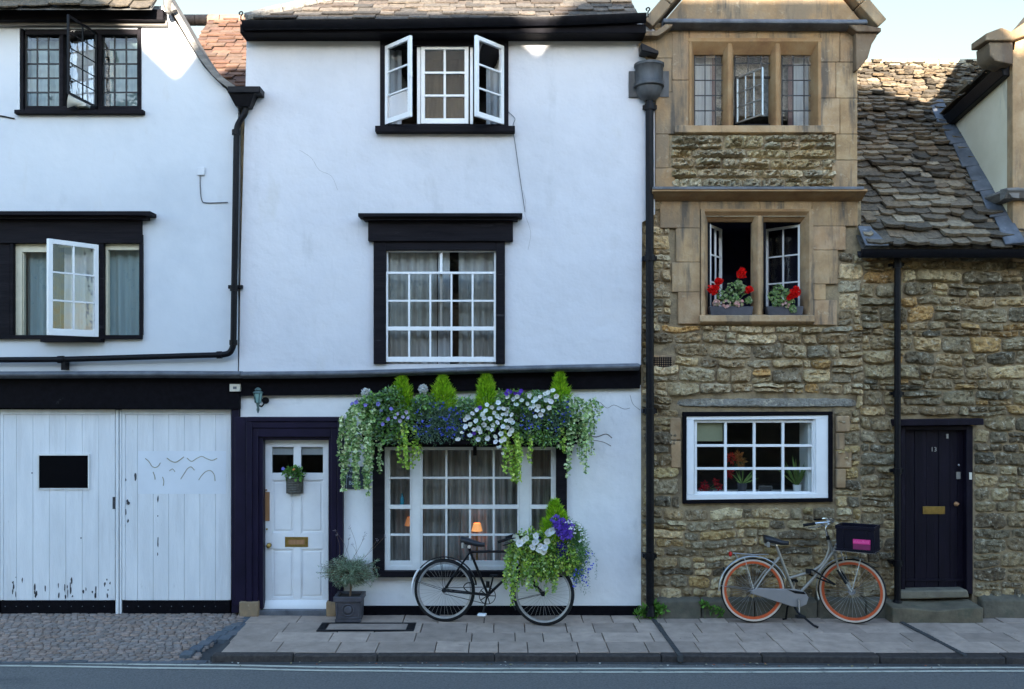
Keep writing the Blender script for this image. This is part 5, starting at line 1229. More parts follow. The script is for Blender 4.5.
sx0,sx1=X(892,-.33),X(983,-.33); zt=Z(607.5,-.33)
for i in range(nn+1):
    u=i/nn; dip=.035*math.exp(-((u-.5)/.24)**2); x=sx0+(sx1-sx0)*u
    vs += [(x,-.34,-.04),(x,-.34,zt-dip),(x,-.0,zt+.02-dip*.4),(x,0,-.04)]
fs=[(i*4+j,i*4+(j+1)%4,(i+1)*4+(j+1)%4,(i+1)*4+j) for i in range(nn) for j in range(4)]+[(0,1,2,3),(nn*4+3,nn*4+2,nn*4+1,nn*4)]
mb.add(vs,fs,(.8,.76,.7)); part('doorstep', mb, M['plinth'], H4, bevel=.012)
# roof
yE = -.22; zE = Z(249,yE); yR, zR = 2.5, Z(63,2.5); L_ = math.hypot(yR-yE,zR-zE); us = (0,(yR-yE)/L_,(zR-zE)/L_); un = (0,-us[2],us[1])
CS = [(0.17,0.135,0.095),(0.12,0.095,0.068),(0.22,0.175,0.12),(0.085,0.07,0.052),(0.19,0.14,0.09),(0.27,0.22,0.155),(0.14,0.115,0.085)]
xr_ = 5.93
mb = MB(); slates(mb,(0,yE,zE),(1,0,0),us,un,L_-.03,lambda s:X(858),lambda s:7.2,.138,.075,.23,.13,.027,CS,1.25)
mb.quad((X(856),yE+.03,zE-.02),(7.3,yE+.03,zE-.02),(7.3,yR+.02,zR-.02),(X(856),yR+.02,zR-.02),(.12,.11,.1))
mb.quad((X(856),yR+.02,zR-.02),(7.3,yR+.02,zR-.02),(7.3,yR+2.6,zE),(X(856),yR+2.6,zE),(.12,.11,.1))
part('roof', mb, M['slate'], H4, smooth=25)
mb = MB(); x = X(845)
while x < 9:
    mb.tube([(x,yR,zR-.03),(x+.44,yR,zR-.03+rnd.uniform(-.006,.006))],.085,10,(rnd.uniform(.85,1.05)*.42,rnd.uniform(.36,.4),.26)); x += .45
part('ridge_stone', mb, M['slate'], H4)
mb = MB(); mb.hexa([(X(861,yE),yE-.005,Z(253,yE)),(X(1200,yE),yE-.005,Z(253,yE)),(X(1200),.0,Z(256)),(X(861),.0,Z(256)),(X(861,yE),yE-.005,Z(250,yE)),(X(1200,yE),yE-.005,Z(250,yE)),(X(1200),.0,Z(246)),(X(861),.0,Z(246))]); part('soffit', mb, M['black'], H4)
mb = MB(); gp2 = [(y-yo+yE-.07,z*1.0) for y,z in gp]; mb.sweep_x(gp2,[(X(858,yE),Z(251,yE)),(X(1200,yE),Z(251,yE))]); part('gutter', mb, M['iron'], H4)
# lead flashings: against the bay and up the valley
mb = MB(); P = Vector((0,yE,zE)); 
def rp(x,s,h=.0): return tuple(Vector((x,yE,zE))+Vector(us)*s+Vector(un)*(h+.055))
mb.hexa([rp(X(856),-.02,0),rp(X(879),-.02,0),rp(X(868),.32,0),rp(X(856),.32,0),rp(X(856),-.02,.02),rp(X(879),-.02,.02),rp(X(868),.32,.02),rp(X(856),.32,.02)])
sTop = (1.75-yE)/us[1]
for k in range(6):
    s0 = sTop*k/6; s1 = sTop*(k+1.04)/6
    mb.hexa([rp(xr_-.20,s0),rp(xr_+.02,s0),rp(xr_+.02,s1),rp(xr_-.15,s1),rp(xr_-.20,s0,.022),rp(xr_+.02,s0,.05),rp(xr_+.02,s1,.045),rp(xr_-.15,s1,.014)])
part('flashing', mb, M['lead'], H4, bevel=.006)
# downpipe
yp = -.13; mb = MB(); mb.tube([(X(897.5,yp),yp,Z(256,yp)),(X(897.5,yp),yp,Z(612,yp))],.036,12)
for py in (262,391,468,560): mb.tube([(X(897.5,yp),yp,Z(py,yp)),(X(897.5,yp),yp,Z(py+6,yp))],.050,12); mb.pbox(891,904,py+1,py+4,yp+.02,0)
mb.tube([(X(897.5,yp),yp,Z(600,yp)),(X(896,yp),yp-.02,Z(617,yp))],[.045,.075],12); part('drainpipe', mb, M['iron'], H4)

# ================================================================== HOUSE AT THE FRAME'S EDGE (cheek wall of its bay)
H5 = thing('rendered_house', 'cream rendered gabled bay rising beside the stone slate roof', 'house', (6.6,0.5,0))
zc0, zc1 = 4.1, Z(50,0.0)
mb = MB(); zc1b = zc1-.34; mb.hexa([(xr_,-.06,zc0),(8.6,-.06,zc0),(8.6,1.9,zc0),(xr_,1.9,zc0),(xr_,-.06,zc1-.08),(8.6,-.06,zc1-.08),(8.6,1.9,zc1b),(xr_,1.9,zc1b)]); part('bay_wall', mb, M['cream_render'], H5, bevel=.004)
mb = MB(); mb.box(xr_-.004,xr_+.25,-.066,.06,zc0,zc1-.02); part('corner_stone', mb, M['ashlar'], H5, bevel=.006)
cy = -.06
# sloping bay roof over the cheek with dark eaves
mb = MB(); e5 = .32
mb.hexa([(xr_-.08,-.0,zc1-.30),(xr_+.05,-.0,zc1-.30),(xr_+.05,2.0,zc1-.30-e5),(xr_-.08,2.0,zc1-.30-e5),(xr_-.10,-.0,zc1-.14),(xr_+.05,-.0,zc1-.06),(xr_+.05,2.0,zc1-.06-e5),(xr_-.10,2.0,zc1-.14-e5)]); part('eaves_board', mb, M['iron'], H5, bevel=.01)
mb = MB(); u5=(math.cos(math.radians(27)),0,math.sin(math.radians(27))); n5=(-u5[2],0,u5[0])
slates(mb,(xr_-.12,0,zc1-.12),(0,1/math.hypot(1,.16),-.16/math.hypot(1,.16)),u5,n5,2.2,lambda s:.05,lambda s:2.3,.2,.14,.3,.2,.022,CS,1.0)
mb.quad((xr_-.10,.05,zc1-.12),(xr_-.10,2.2,zc1-.12-.35),(xr_-.10+2.2*u5[0],2.2,zc1-.47+2.2*u5[2]),(xr_-.10+2.2*u5[0],.05,zc1-.12+2.2*u5[2]),(.15,.14,.12)); part('roof', mb, M['slate'], H5, smooth=25)
mb = MB(); 
mb.prism([(X(a,cy-.1),Z(b,cy-.1)) for a,b in [(985,34),(1001,28),(1011,32),(1028,20),(1120,-90),(1140,-90),(1140,-75),(1040,30),(1012,41),(985,41)]],cy-.12,.16,(.62,.60,.58)); mb.prism([(X(a,cy-.1),Z(b,cy-.1)) for a,b in [(990,41.5),(1014,41.5),(1014,64),(996,60),(991,54)]],cy-.08,.16,(.35,.37,.46))
part('kneeler', mb, M['ashlar'], H5, bevel=.012)
mb = MB(); mb.prism([(X(1013,cy),Z(60,cy)),(X(1300,cy),Z(60,cy)),(X(1200,cy),Z(-90,cy)),(X(1120,cy),Z(-85,cy)),(X(1016,cy),Z(36,cy))],cy,.15,(1.15,1.1,1)); part('gable', mb, M['ashlar'], H5)
mb = MB(); zc = Z(188,-.15)
c5 = [(0,0),(-.13,0),(-.16,-.03),(-.13,-.06),(-.07,-.11),(0,-.13)]
vs = []; 
mb.ext_x([(cy+.0,zc),(cy-.15,zc-.01),(cy-.16,zc-.04),(cy-.09,zc-.12),(cy,zc-.13)],xr_-.15,8.6)
mb2 = [(xr_,zc),(xr_-.14,zc-.01),(xr_-.15,zc-.04),(xr_-.08,zc-.12),(xr_,zc-.13)]
mb.prism(mb2,cy-.14,.52)
part('cornice', mb, M['timber'], H5, bevel=.006)

# ================================================================== THE OTHER SIDE OF THE STREET (behind the photographer, unseen; roofs shaped for shade and sun patches)
def opposite(lab, x0, x1, ridge, m_wall, rake0, rake1, eave=7.4, y0=-15.0):  # ridge and rake notches shaped to throw shade and sun patches across the street
    h = thing('terrace_house', lab, 'house', ((x0+x1)/2,y0,0)); yr = -18.5; yb = 2*yr-y0
    mb = MB(); mb.box(x0,x1,yb,y0,-.1,eave); 
    kk_ = (ridge-eave)/(y0-yr)
    for xa_, xb_, rk in ((x0+.01,x0+.2,rake0+.06),(x1-.2,x1-.01,rake1+.06)): mb.ext_x([(y0,eave),(yr+rk/kk_,ridge-rk),(yr-rk/kk_,ridge-rk),(yb,eave)],xa_,xb_)
    pass; part('wall', mb, m_wall, h)
    mb = MB(); k = (ridge-eave)/(y0-yr)
    def slope(sg):
        ye = y0+.3 if sg > 0 else yb-.3
        a0 = ridge-rake0; a1 = ridge-rake1
        yl0 = yr+sg*(rake0/k); yl1 = yr+sg*(rake1/k)
        P = [(x0-.02,ye,eave-.3*k),(x1+.02,ye,eave-.3*k),(x1+.02,yl1,a1),(x1-rake1*0.7,yr,ridge),(x0+rake0*0.7,yr,ridge),(x0-.02,yl0,a0)]
        mb.add(P,[tuple(range(6))])
    slope(1); slope(-1)
    if rake0: mb.add([(x0-.02,yr+rake0/k,ridge-rake0),(x0+rake0*.7,yr,ridge),(x0-.02,yr-rake0/k,ridge-rake0)],[(0,1,2)])
    if rake1: mb.add([(x1+.02,yr+rake1/k,ridge-rake1),(x1-rake1*.7,yr,ridge),(x1+.02,yr-rake1/k,ridge-rake1)],[(0,1,2)])
    part('roof', mb, M['opp_roof'], h, recalc=False)
    n_ = max(2,int((x1-x0)/2.6))
    for i in range(n_):
        for z in (1.0,4.6):
            cx = x0+(x1-x0)*(i+.5)/n_; mb = MB(); mb.box(cx-.55,cx+.55,y0-.02,y0+.06,z,z+1.5); w_ = part('window', mb, M['offwhite'], h, bevel=.01)
            mb = MB()
            for q in (0,1):
                for r_ in (0,1): mb.box(cx-.48+q*.49,cx-.02+q*.50,y0+.055,y0+.065,z+.08+r_*.70,z+.74+r_*.70)
            part('pane', mb, M['black_glass'], w_)
    return h
opposite('unseen pale rendered terrace house on the far pavement with a half hipped roof', -16, -2.25, 10.38, M['pale_front'], 0.0, 1.12)
opposite('unseen brick terrace house on the far pavement with sash windows', -2.25, 2.0, 10.08, M['brick'], 0.82, 0.45)
opposite('unseen cream terrace house on the far pavement with two half hips', 2.0, 7.55, 10.38, M['pale_front'], 0.75, 0.80)
opposite('unseen long pale terrace on the far pavement under a plain slate roof', 7.55, 20, 10.38, M['pale_front'], 0.80, 0.0)
# unseen rear, side and attic sheets added to stop light leaking through the fronts
for h, a, b, zc_ in ((H1,X(-230),X(239.3),5.55),(H2,X(240.3),X(643),6.45),(H3,X(644),X(860),6.5),(H4,X(862),X(1200),4.15)):
    mb = MB(); mb.box(a,b,2.30,2.45,-.05,zc_); part('rear_light_block', mb, M['room'], h)
    mb = MB(); mb.box(a+.01,b-.01,.27,2.29,zc_-.06,zc_-.005) if h is not H1 and h is not H2 and h is not H3 else mb.box(a+.01,b-.01,1.95,2.29,zc_-.06,zc_-.005); part('attic_light_block', mb, M['room'], h)
for h, a in ((H2,X(240.4)),(H2,X(641)),(H3,X(860.4)),(H4,X(1196))):
    mb = MB(); mb.box(a,a+.035,.012,2.29,-.03,6.0 if h is H2 else 4.0); part('side_light_block', mb, M['mortar'], h)
# ================================================================== LANTERN, PLAQUE, BASKET, PLANTER
yl = -0.16; c = (X(258,yl),yl,Z(396,yl))
t = thing('wall_lantern', 'small verdigris wall lantern hanging from the black beam over the navy doorway', 'lantern', (c[0],0,c[2]))
mb = MB(); mb.lathe_z([(.005,.10),(.03,.085),(.04,.07),(.03,.06),(.055,.045),(.062,.035),(.05,.03)],c,8); mb.lathe_z([(.034,-.075),(.02,-.09),(.014,-.13),(.018,-.16),(.008,-.19),(0,-.2)],c,8); part('cap', mb, M['verdigris'], t)
mb = MB(); mb.lathe_z([(.052,.032),(.034,-.078)],c,6); part('lamp_glass', mb, M['lamp_glass'], t, smooth=0)
mb = MB()
for k in range(6):
    a = 2*PI*k/6; mb.tube([(c[0]+.053*math.cos(a),c[1]+.053*math.sin(a),c[2]+.033),(c[0]+.035*math.cos(a),c[1]+.035*math.sin(a),c[2]-.078)],.004,5)
mb.tube(cr([(c[0]+.0,c[1],c[2]-.10),(c[0]+.03,c[1]+.05,c[2]-.12),(c[0]+.05,-.01,c[2]-.06)],5),.010,6); mb.tube([(c[0]+.05,-.03,c[2]-.055),(c[0]+.05,.0,c[2]-.055)],.04,12); part('bracket', mb, M['iron'], t)
t = thing('alarm_box', 'small pale square box screwed to the black beam above the garage post', 'box', (X(235,-.06),-.06,Z(388,-.06)))
mb = MB(); mb.pbox(229.5,240,384,391.5,-.10,-.06); part('case', mb, M['plastic'], t, bevel=.004); mb = MB(); mb.pbox(233,236.5,386.5,389,-.104,-.099); part('lens', mb, M['lead'], t)

t = thing('house_plaque', 'dark slate name plaque with pale letters half hidden under trailing ivy', 'sign', (X(357),-.02,Z(478)))
mb = MB(); mb.pbox(345,369,466.5,489,-.022,0.0); pl_ = part('board', mb, M['plaque'], t, bevel=.004)
mb = MB(); lining(mb,346.3,367.7,467.8,487.7,-.0235,.35,.006); part('border_line', mb, M['chalk'], t)
for body,px,py in (('No',351.5,470.5),('Ho',350.5,476.3),('Bo',352,482.8)): lettering('lettering', body, .062, Matrix.Translation((X(px),-.0235,Z(py))), M['chalk'], t, .001)

yb_ = .02; t = thing('wall_basket', 'grey wicker half basket with a small plant hung on the white front door', 'basket', (X(293.5,yb_),.085,Z(494,yb_)))
mb = MB(); cx, cz = X(293.5,yb_), Z(494,yb_)
mb.lathe_z([(0,0),(.075,0),(.085,.05),(.105,.20),(.095,.20),(.08,.1)],(cx,.085,cz),16,None,PI,2*PI)
for j in range(7): mb.lathe_z([(.078+.004*j,.012+.028*j),(.086+.004*j,.022+.028*j),(.079+.004*j,.032+.028*j)],(cx,.085,cz),16,None,PI,2*PI)
mb.box(cx-.1,cx+.1,.078,.086,cz,cz+.2); part('basket_body', mb, M['wicker'], t); mb = MB(); mb.lathe_z([(0,.185),(.096,.185)],(cx,.085,cz),16,None,PI,2*PI); part('soil', mb, M['soil'], t)
lf = MB(); mass(lf,(cx,.03,cz+.235),(.14,.08,.10),230,.05,.032,[(.07,.17,.03),(.11,.22,.05),(.05,.12,.03)],.3,.1); st = MB()
for k in range(5): st.tube([(cx+rnd.uniform(-.05,.05),.04,cz+.17),(cx+rnd.uniform(-.1,.1),.03,cz+.28)],.003,4)
fl = MB(); flower(fl,(cx-.11,-.03,cz+.30),.022,(.22,.2,.6)); flower(fl,(cx+.02,-.05,cz+.29),.018,(.7,.25,.08)); flower(fl,(cx-.02,-.05,cz+.20),.018,(.6,.55,.5))
p_ = thing('basket_plant', 'small leafy green plant growing in the grey basket on the white door', 'plant', (cx,.04,cz+.18)); part('foliage', lf, M['leaf'], p_, smooth=0, recalc=False); part('stem', st, M['green_stem'], p_); part('flower_head', fl, M['petal'], p_, smooth=0, recalc=False)

# square planter with grey green shrub
y0, y1 = -.34, -.05; x0, x1 = X(334,y0), X(361.5,y0); zt = Z(597,y0)
t = thing('square_planter', 'square charcoal planter standing beside the white front door', 'planter', ((x0+x1)/2,-.2,0))
mb = MB(); e = .02
mb.hexa([(x0+.02,y0+.02,0),(x1-.02,y0+.02,0),(x1-.02,y1-.02,0),(x0+.02,y1-.02,0),(x0+.008,y0+.008,zt-.05),(x1-.008,y0+.008,zt-.05),(x1-.008,y1-.008,zt-.05),(x0+.008,y1-.008,zt-.05)])
for a,b,c_,d in ((x0-.008,x1+.008,y0-.008,y0+.03),(x0-.008,x1+.008,y1-.03,y1+.008),(x0-.008,x0+.03,y0+.03,y1-.03),(x1-.03,x1+.008,y0+.03,y1-.03)): mb.box(a,b,c_,d,zt-.055,zt)
mb.box(x0+.008,x1-.008,y0+.008,y0+.03,0.001,.035)
cxp, czp = (x0+x1)/2, zt*.48
for (w,h,p) in ((.26/2,.19/2,0),): 
    for a,b,c_,d in ((-w,w,-h,-h+.012),(-w,w,h-.012,h),(-w,-w+.012,-h+.012,h-.012),(w-.012,w,-h+.012,h-.012)): mb.box(cxp+a,cxp+b,y0+.0,y0+.03,czp+c_,czp+d)
mb.lathe_z([(0,0)],(0,0,0),3) if 0 else mb.ball((cxp,y0+.008,czp),.05,12,None,(1,.25,1)); mb.ring_y([(.055,-.006),(.065,-.012),(.075,-.006),(.065,.004)],20,(cxp,y0+.012,czp))
part('planter_box', mb, M['planter'], t, bevel=.006); mb = MB(); mb.box(x0+.03,x1-.03,y0+.03,y1-.03,zt-.08,zt-.025); part('soil', mb, M['soil'], t)
cx, cy, cz = cxp+.01, -.20, Z(571,-.2)
p_ = thing('potted_shrub', 'grey green standard shrub with wispy stems growing in the charcoal planter', 'shrub', (cxp,-.19,zt-.03))
st = MB(); st.tube(cr([(cxp,-.19,zt-.05),(cxp+.01,-.19,zt+.06),(cx,cy,cz-.1),(cx,cy,cz)],4),[.012]*13,8)
lf = MB(); SG = [(.17,.22,.16),(.22,.28,.21),(.12,.17,.12),(.28,.34,.27),(.09,.14,.085)]
for k in range(330):
    v = rv(); v.z = v.z*.85; L = rnd.uniform(.16,.31); dd = Vector((v.x*1.2,v.y*.8,v.z*.75+.10)); a = Vector((cx,cy,cz-.02)); b = a+dd*L*.6; e_ = a+dd*L+Vector((0,0,-.01))
    st.tube([a,b,e_],[.004,.003,.0015],4)
    for q in range(34):
        f = rnd.uniform(.25,1.05); pt = a.lerp(b,f*1.6) if f<.6 else b.lerp(e_,(f-.6)/.4)
        leaf(lf,pt,(dd*.6+rv()),rv(),rnd.uniform(.022,.045),.006,vary(rnd.choice(SG),.25))
for k in range(9):
    a = Vector((cx+rnd.uniform(-.2,.2),cy,cz+.1)); e_ = a+Vector((rnd.uniform(-.22,.30),rnd.uniform(-.05,.05),rnd.uniform(.15,.42))); st.tube(cr([a,(a+e_)/2+Vector((.02,0,.02)),e_],4),.0016,4); mass(lf,e_,(.012,.012,.03),9,.016,.007,[(.2,.18,.22)])
part('trunk', st, M['stem'], p_); part('crown', lf, M['leaf'], p_, smooth=0, recalc=False)

# ================================================================== WINDOW BOX AND ITS PLANTS
yw_ = -.19
t = thing('window_box', 'long dark window box over the wide ground floor sash window', 'window box', (X(475),-.16,Z(446)))
mb = MB(); xa, xb = X(362,-.27), X(586,-.27); z0, z1 = Z(444,-.27), Z(419,-.27)
mb.box(xa,xb,-.30,-.285,z0,z1); mb.box(xa,xb,-.065,-.05,z0,z1); mb.box(xa,xa+.015,-.285,-.065,z0,z1); mb.box(xb-.015,xb,-.285,-.065,z0,z1); mb.box(xa+.015,xb-.015,-.285,-.065,z0,z0+.015); part('trough_box', mb, M['black_wood'], t, bevel=.003)
mb = MB(); mb.box(xa+.015,xb-.015,-.285,-.065,z1-.05,z1-.02); part('soil', mb, M['soil'], t)
mb = MB()
for px in (380,475,570): mb.box(X(px)-.02,X(px)+.02,-.28,0,z0-.03,z0); mb.box(X(px)-.02,X(px)+.02,-.05,0,z0-.15,z0-.03)
part('bracket', mb, M['iron'], t)
LIME = [(.24,.40,.018),(.17,.33,.015),(.33,.47,.03),(.10,.22,.012)]
def conifer(lab, px, pb_, pt, wpx, y, base_z):
    x, zb2, zt2 = X(px,y), Z(pb_,y), Z(pt,y); h = zt2-zb2; r0 = wpx*(CD+y)/K/2
    p_ = thing('dwarf_conifer', lab, 'conifer', (x,y,base_z), 'lime green dwarf conifers'); tr = MB(); tr.tube([(x,y,base_z),(x,y,zt2-.06)],[.010,.003],6); cw = MB()
    for k in range(2600):
        f = rnd.random()**.8; prof = 1.25*(1-f)**.7*min(1,.6+f*2.0); a = rnd.uniform(0,2*PI); lump = .78+.42*noise.noise((math.cos(a)*1.6+px,math.sin(a)*1.6,f*5))
        r = r0*prof*lump*(.35+.75*rnd.random()**.6); p = Vector((x+r*math.cos(a),y+r*.8*math.sin(a),zb2+h*f*.94))
        d = Vector((math.cos(a)*.75,math.sin(a)*.75,1.0))+rv()*.45; leaf(cw,p,d,rv(),rnd.uniform(.04,.105)*(1-.3*f),.009,vary(rnd.choice(LIME),.2))
    part('trunk', tr, M['stem'], p_); part('crown', cw, M['leaf'], p_, smooth=0, recalc=False)
bz = z1-.02
conifer('bushy lime green dwarf conifer in the window box beside the white geranium head',402,420,373,27,-.16,bz)
conifer('short broad lime conifer in the window box behind the blue lobelia',443,413,375,28,-.16,bz)
conifer('pointed lime conifer in the window box above the thick white petunias',486,418,373,27,-.16,bz)
conifer('narrow lime conifer at the window box end by the ivy over bare wall',560,416,371,23,-.16,bz)
GRN = [(.08,.17,.04),(.13,.24,.055),(.06,.12,.03),(.18,.30,.08)]; GREY = [(.12,.20,.12),(.17,.24,.15),(.09,.15,.09)]
VAR = [(.22,.31,.12),(.32,.40,.20),(.13,.22,.08),(.48,.52,.33),(.09,.16,.06)]; YEL = [(.30,.40,.06),(.22,.34,.05),(.38,.46,.12),(.15,.26,.04)]
def ivy(lab, strands, cols, y, L=.038, W=.033, base=None, dens=70):
    s0 = strands[0]; p_ = thing('trailing_ivy', lab, 'ivy', base or (X(s0[0],y),y,Z(s0[1],y))); lf = MB(); st = MB()
    for px,py,ln,dx in strands:
        strand(lf,(X(px,y),y+rnd.uniform(-.06,.06),Z(py,y)),ln*(CD+y)/K,int(1.7*dens*ln/45),L,W,cols,out=(dx,-.35,.1),stem=st,sway=.22)
    part('stem', st, M['green_stem'], p_); part('foliage', lf, M['leaf'], p_, smooth=0, recalc=False); return lf
yi = -.26
ivy('long variegated ivy curtain hanging from the window box beside the navy doorway',[(352,410,75,-.25),(357,405,88,-.15),(362,410,80,0),(366,412,85,.05),(371,408,75,.1),(375,412,60,.1),(360,405,65,-.1),(355,418,70,-.15),(349,420,50,-.3),(346,415,66,-.35),(368,415,72,0),(364,405,82,-.05),(372,420,45,.1),(358,400,60,-.1)],VAR,yi,dens=64)
ivy('short yellow green trailer hanging over the narrow side light',[(402,425,38,-.1),(408,428,42,0),(413,425,36,.15),(418,428,24,.2),(405,420,48,-.05),(411,424,44,.05)],YEL,yi,dens=55)
ivy('yellow green trailer dropping below the white petunias over the sash',[(503,430,42,-.1),(508,432,48,0),(514,430,50,.05),(520,432,42,.1),(527,432,30,.2),(511,425,55,0),(517,430,52,0)],YEL,yi,dens=60)
ivy('airy variegated ivy trailing over the bare plaster beyond the window box',[(566,395,55,.1),(572,398,72,.15),(577,400,76,.1),(582,402,72,.1),(588,400,35,.5),(592,398,22,.8),(575,395,60,.1),(580,398,66,.1),(585,405,50,.15),(570,400,30,0),(596,402,14,.9)],VAR,yi,dens=48)
ivy('tiny yellow ivy sprig hanging at the dark corner of the window box',[(558,425,24,0),(561,425,28,.1),(555,424,18,-.1)],YEL,yi,dens=50)
def bedding(name, lab, cat, clumps, cols, L, W, flowers_=(), fcol=(1,1,1), fr_=.022, centre=None, n=260, y=-.2, droop=.1):
    x = X(clumps[0][0],y); p_ = thing(name, lab, cat, (x,y,bz)); lf = MB(); fl = MB(); y = -.25
    for px,py,rx,rz in clumps: mass(lf,(X(px,y),y,Z(py,y)),(rx*(CD+y)/K,.13,rz*(CD+y)/K),int(n*rx*rz/62)+40,L,W,cols,.35,droop)
    part('foliage', lf, M['leaf'], p_, smooth=0, recalc=False)
    for px,py in flowers_: flower(fl,(X(px,y-.12),y-.12+rnd.uniform(-.03,.03),Z(py,y-.12)),fr_*rnd.uniform(.85,1.15),fcol,None,5,centre)
    if flowers_: part('flower_head', fl, M['petal'], p_, smooth=0, recalc=False)
    return p_
bedding('leafy_plant','dense green foliage filling the window box beside the long ivy','plant',[(385,412,24,20),(372,405,16,14),(398,428,16,14),(390,397,16,11),(425,406,20,12),(382,430,14,10),(410,420,14,16),(395,437,18,9),(375,425,12,14)],GRN+GREY,.045,.03)
bedding('leafy_plant','greyish green foliage filling the window box between two pointed conifers','plant',[(510,405,24,16),(535,404,22,16),(555,412,20,18),(540,428,18,14),(465,408,14,12),(515,428,18,14),(570,425,14,14),(480,438,20,8),(545,438,20,9),(525,436,16,10)],GRN+GREY,.04,.026)
PUR = (.20,.13,.55); WH = (.80,.80,.77)
def rpts(px, py, rx, ry, n): return [(px+rx*rnd.uniform(-1,1), py+ry*rnd.uniform(-1,1)) for _ in range(n)]
bedding('mauve_petunia','mauve petunias scattered among the ivy by the navy doorway','flower',[(372,412,12,8)],GRN,.04,.026,[(356,402),(372,411),(381,410),(378,404),(388,419),(366,405),(352,404),(391,409),(372,418),(383,424)],(.26,.22,.62),.026)
bedding('mauve_petunia','pale lilac petunia cluster under the bushy conifer','flower',[(402,415,10,8)],GRN,.04,.026,[(398,414),(403,417),(407,412),(400,421),(395,418),(408,418)],(.52,.42,.62),.024)
def lobelia(lab, cl, fp):
    p_ = thing('blue_lobelia', lab, 'flower', (X(cl[0][0],-.22),-.22,bz)); lf = MB(); fl = MB(); y = -.285
    for px,py,rx,rz in cl: mass(lf,(X(px,y),y,Z(py,y)),(rx*(CD+y)/K,.10,rz*(CD+y)/K),int(5.5*rx*rz),.030,.013,[(.06,.11,.07),(.09,.15,.10),(.05,.09,.07),(.13,.19,.13)],.3,.2)
    for px,py,rx,ry,n in fp:
        for a,b in rpts(px,py,rx,ry,n): flower(fl,(X(a,y-.09),y-.09+rnd.uniform(-.05,.05),Z(b,y-.09)),rnd.uniform(.008,.014),rnd.choice([(.07,.10,.42),(.12,.14,.46),(.04,.06,.28)]))
    part('foliage', lf, M['leaf'], p_, smooth=0, recalc=False); part('flower_head', fl, M['petal'], p_, smooth=0, recalc=False)
lobelia('deep blue lobelia cushion in the window box before the short broad conifer',[(440,424,28,24),(425,432,16,14),(455,427,16,20)],[(440,420,26,18,65),(455,422,9,14,24),(422,430,9,8,12),(445,428,10,8,20)])
lobelia('blue lobelia below the narrow conifer near the end of the window box',[(532,420,14,14),(562,415,12,14),(556,425,10,14)],[(530,418,12,12,28),(563,408,8,8,14),(556,422,10,10,14)])
bedding('white_petunia','thick drift of white petunias spilling over the window box middle','flower',[(485,425,22,16),(500,420,14,14)],GRN,.035,.024,
    [(466,427),(462,433),(470,436),(458,440),(472,414),(477,410),(482,416),(486,411),(490,419),(476,421),(484,425),(494,413),(499,409),(503,415),(508,410),(497,423),(503,427),(492,430),(501,434),(510,420),(507,428),(480,432),(487,438),(495,437),(512,430),(504,439),(484,418),(493,425),(500,419),(506,421),(488,428),(512,415),(465,420),(497,416),(503,409),(478,439),(487,405),(516,405),(470,424),(468,417),(474,430),(483,414),(492,407),(509,434),(513,423),(507,414),(498,403),(479,428),(501,441),(496,442)],WH,.031,(.6,.6,.35))
bedding('white_petunia','smaller white petunia cluster beside the narrow conifer','flower',[(535,405,16,10)],GRN,.035,.024,
    [(513,399),(517,396),(527,404),(533,402),(536,399),(540,397),(546,400),(551,402),(535,417),(541,415),(543,411),(548,393),(553,391),(530,408),(538,406),(508,397),(534,406),(549,401),(522,401),(530,396),(545,394),(537,411),(549,408),(556,396)],WH,.031,(.6,.6,.35))
bedding('white_petunia','pair of white petunias low over the sash by the yellow green trailer','flower',[(502,440,5,5)],GRN,.03,.02,[(500,447),(503,453),(498,448),(505,448)],WH,.024,(.6,.6,.35))
bedding('purple_petunia','dark purple petunias at the back between the tall conifers','flower',[(515,395,10,6)],GRN,.035,.024,[(506,394),(511,392),(519,394),(521,391),(515,393),(508,391),(476,410),(474,433),(480,408)],(.14,.05,.40),.026)
def whead(lab, px, py):
    p_ = thing('white_geranium', lab, 'flower', (X(px,-.2),-.2,bz)); py += 2; st = MB(); st.tube([(X(px,-.2),-.2,bz),(X(px,-.22),-.22,Z(py,-.22))],.004,5); hd = MB(); head(hd,(X(px,-.22),-.22,Z(py,-.22)),.05,170,.028,(.75,.74,.72)); lf = MB(); mass(lf,(X(px,-.2),-.2,Z(py+14,-.2)),(.12,.09,.12),150,.04,.034,GRN)
    part('stem', st, M['green_stem'], p_); part('flower_head', hd, M['petal'], p_, smooth=0, recalc=False); part('foliage', lf, M['leaf'], p_, smooth=0, recalc=False)
whead('round white geranium head standing highest above the long ivy', 366, 391); whead('round white geranium head between the bushy conifer and the short broad one', 423, 387)

# weeds -----------------------------------------------------------------
def weed(lab, cl, n=40, L=.06, W=.03):
    y = -.16; p_ = thing('wall_weed', lab, 'weed', (X(cl[0][0],y),y,0)); lf = MB(); st = MB()
    for px,py,r in cl:
        c = Vector((X(px,y),y,max(.03,Z(py,y)))); st.tube([(X(px,y),y,-.01),c],.003,4); mass(lf,c,(r,r*.6,r*.8),n,L,W,[(.07,.16,.025),(.10,.22,.035),(.05,.12,.02)],.2,.0,.4)
    part('stem', st, M['green_stem'], p_); part('foliage', lf, M['leaf'], p_, smooth=0, recalc=False)
weed('leafy green weed growing at the foot of the drainpipe by the white house',[(646,610,.07),(654,606,.06),(640,614,.07),(657,612,.06),(650,615,.07),(662,609,.05)],45)
weed('low green weed on the stone plinth behind the silver bicycle',[(712,609,.06),(705,604,.05),(720,612,.05)],40,.05,.022)
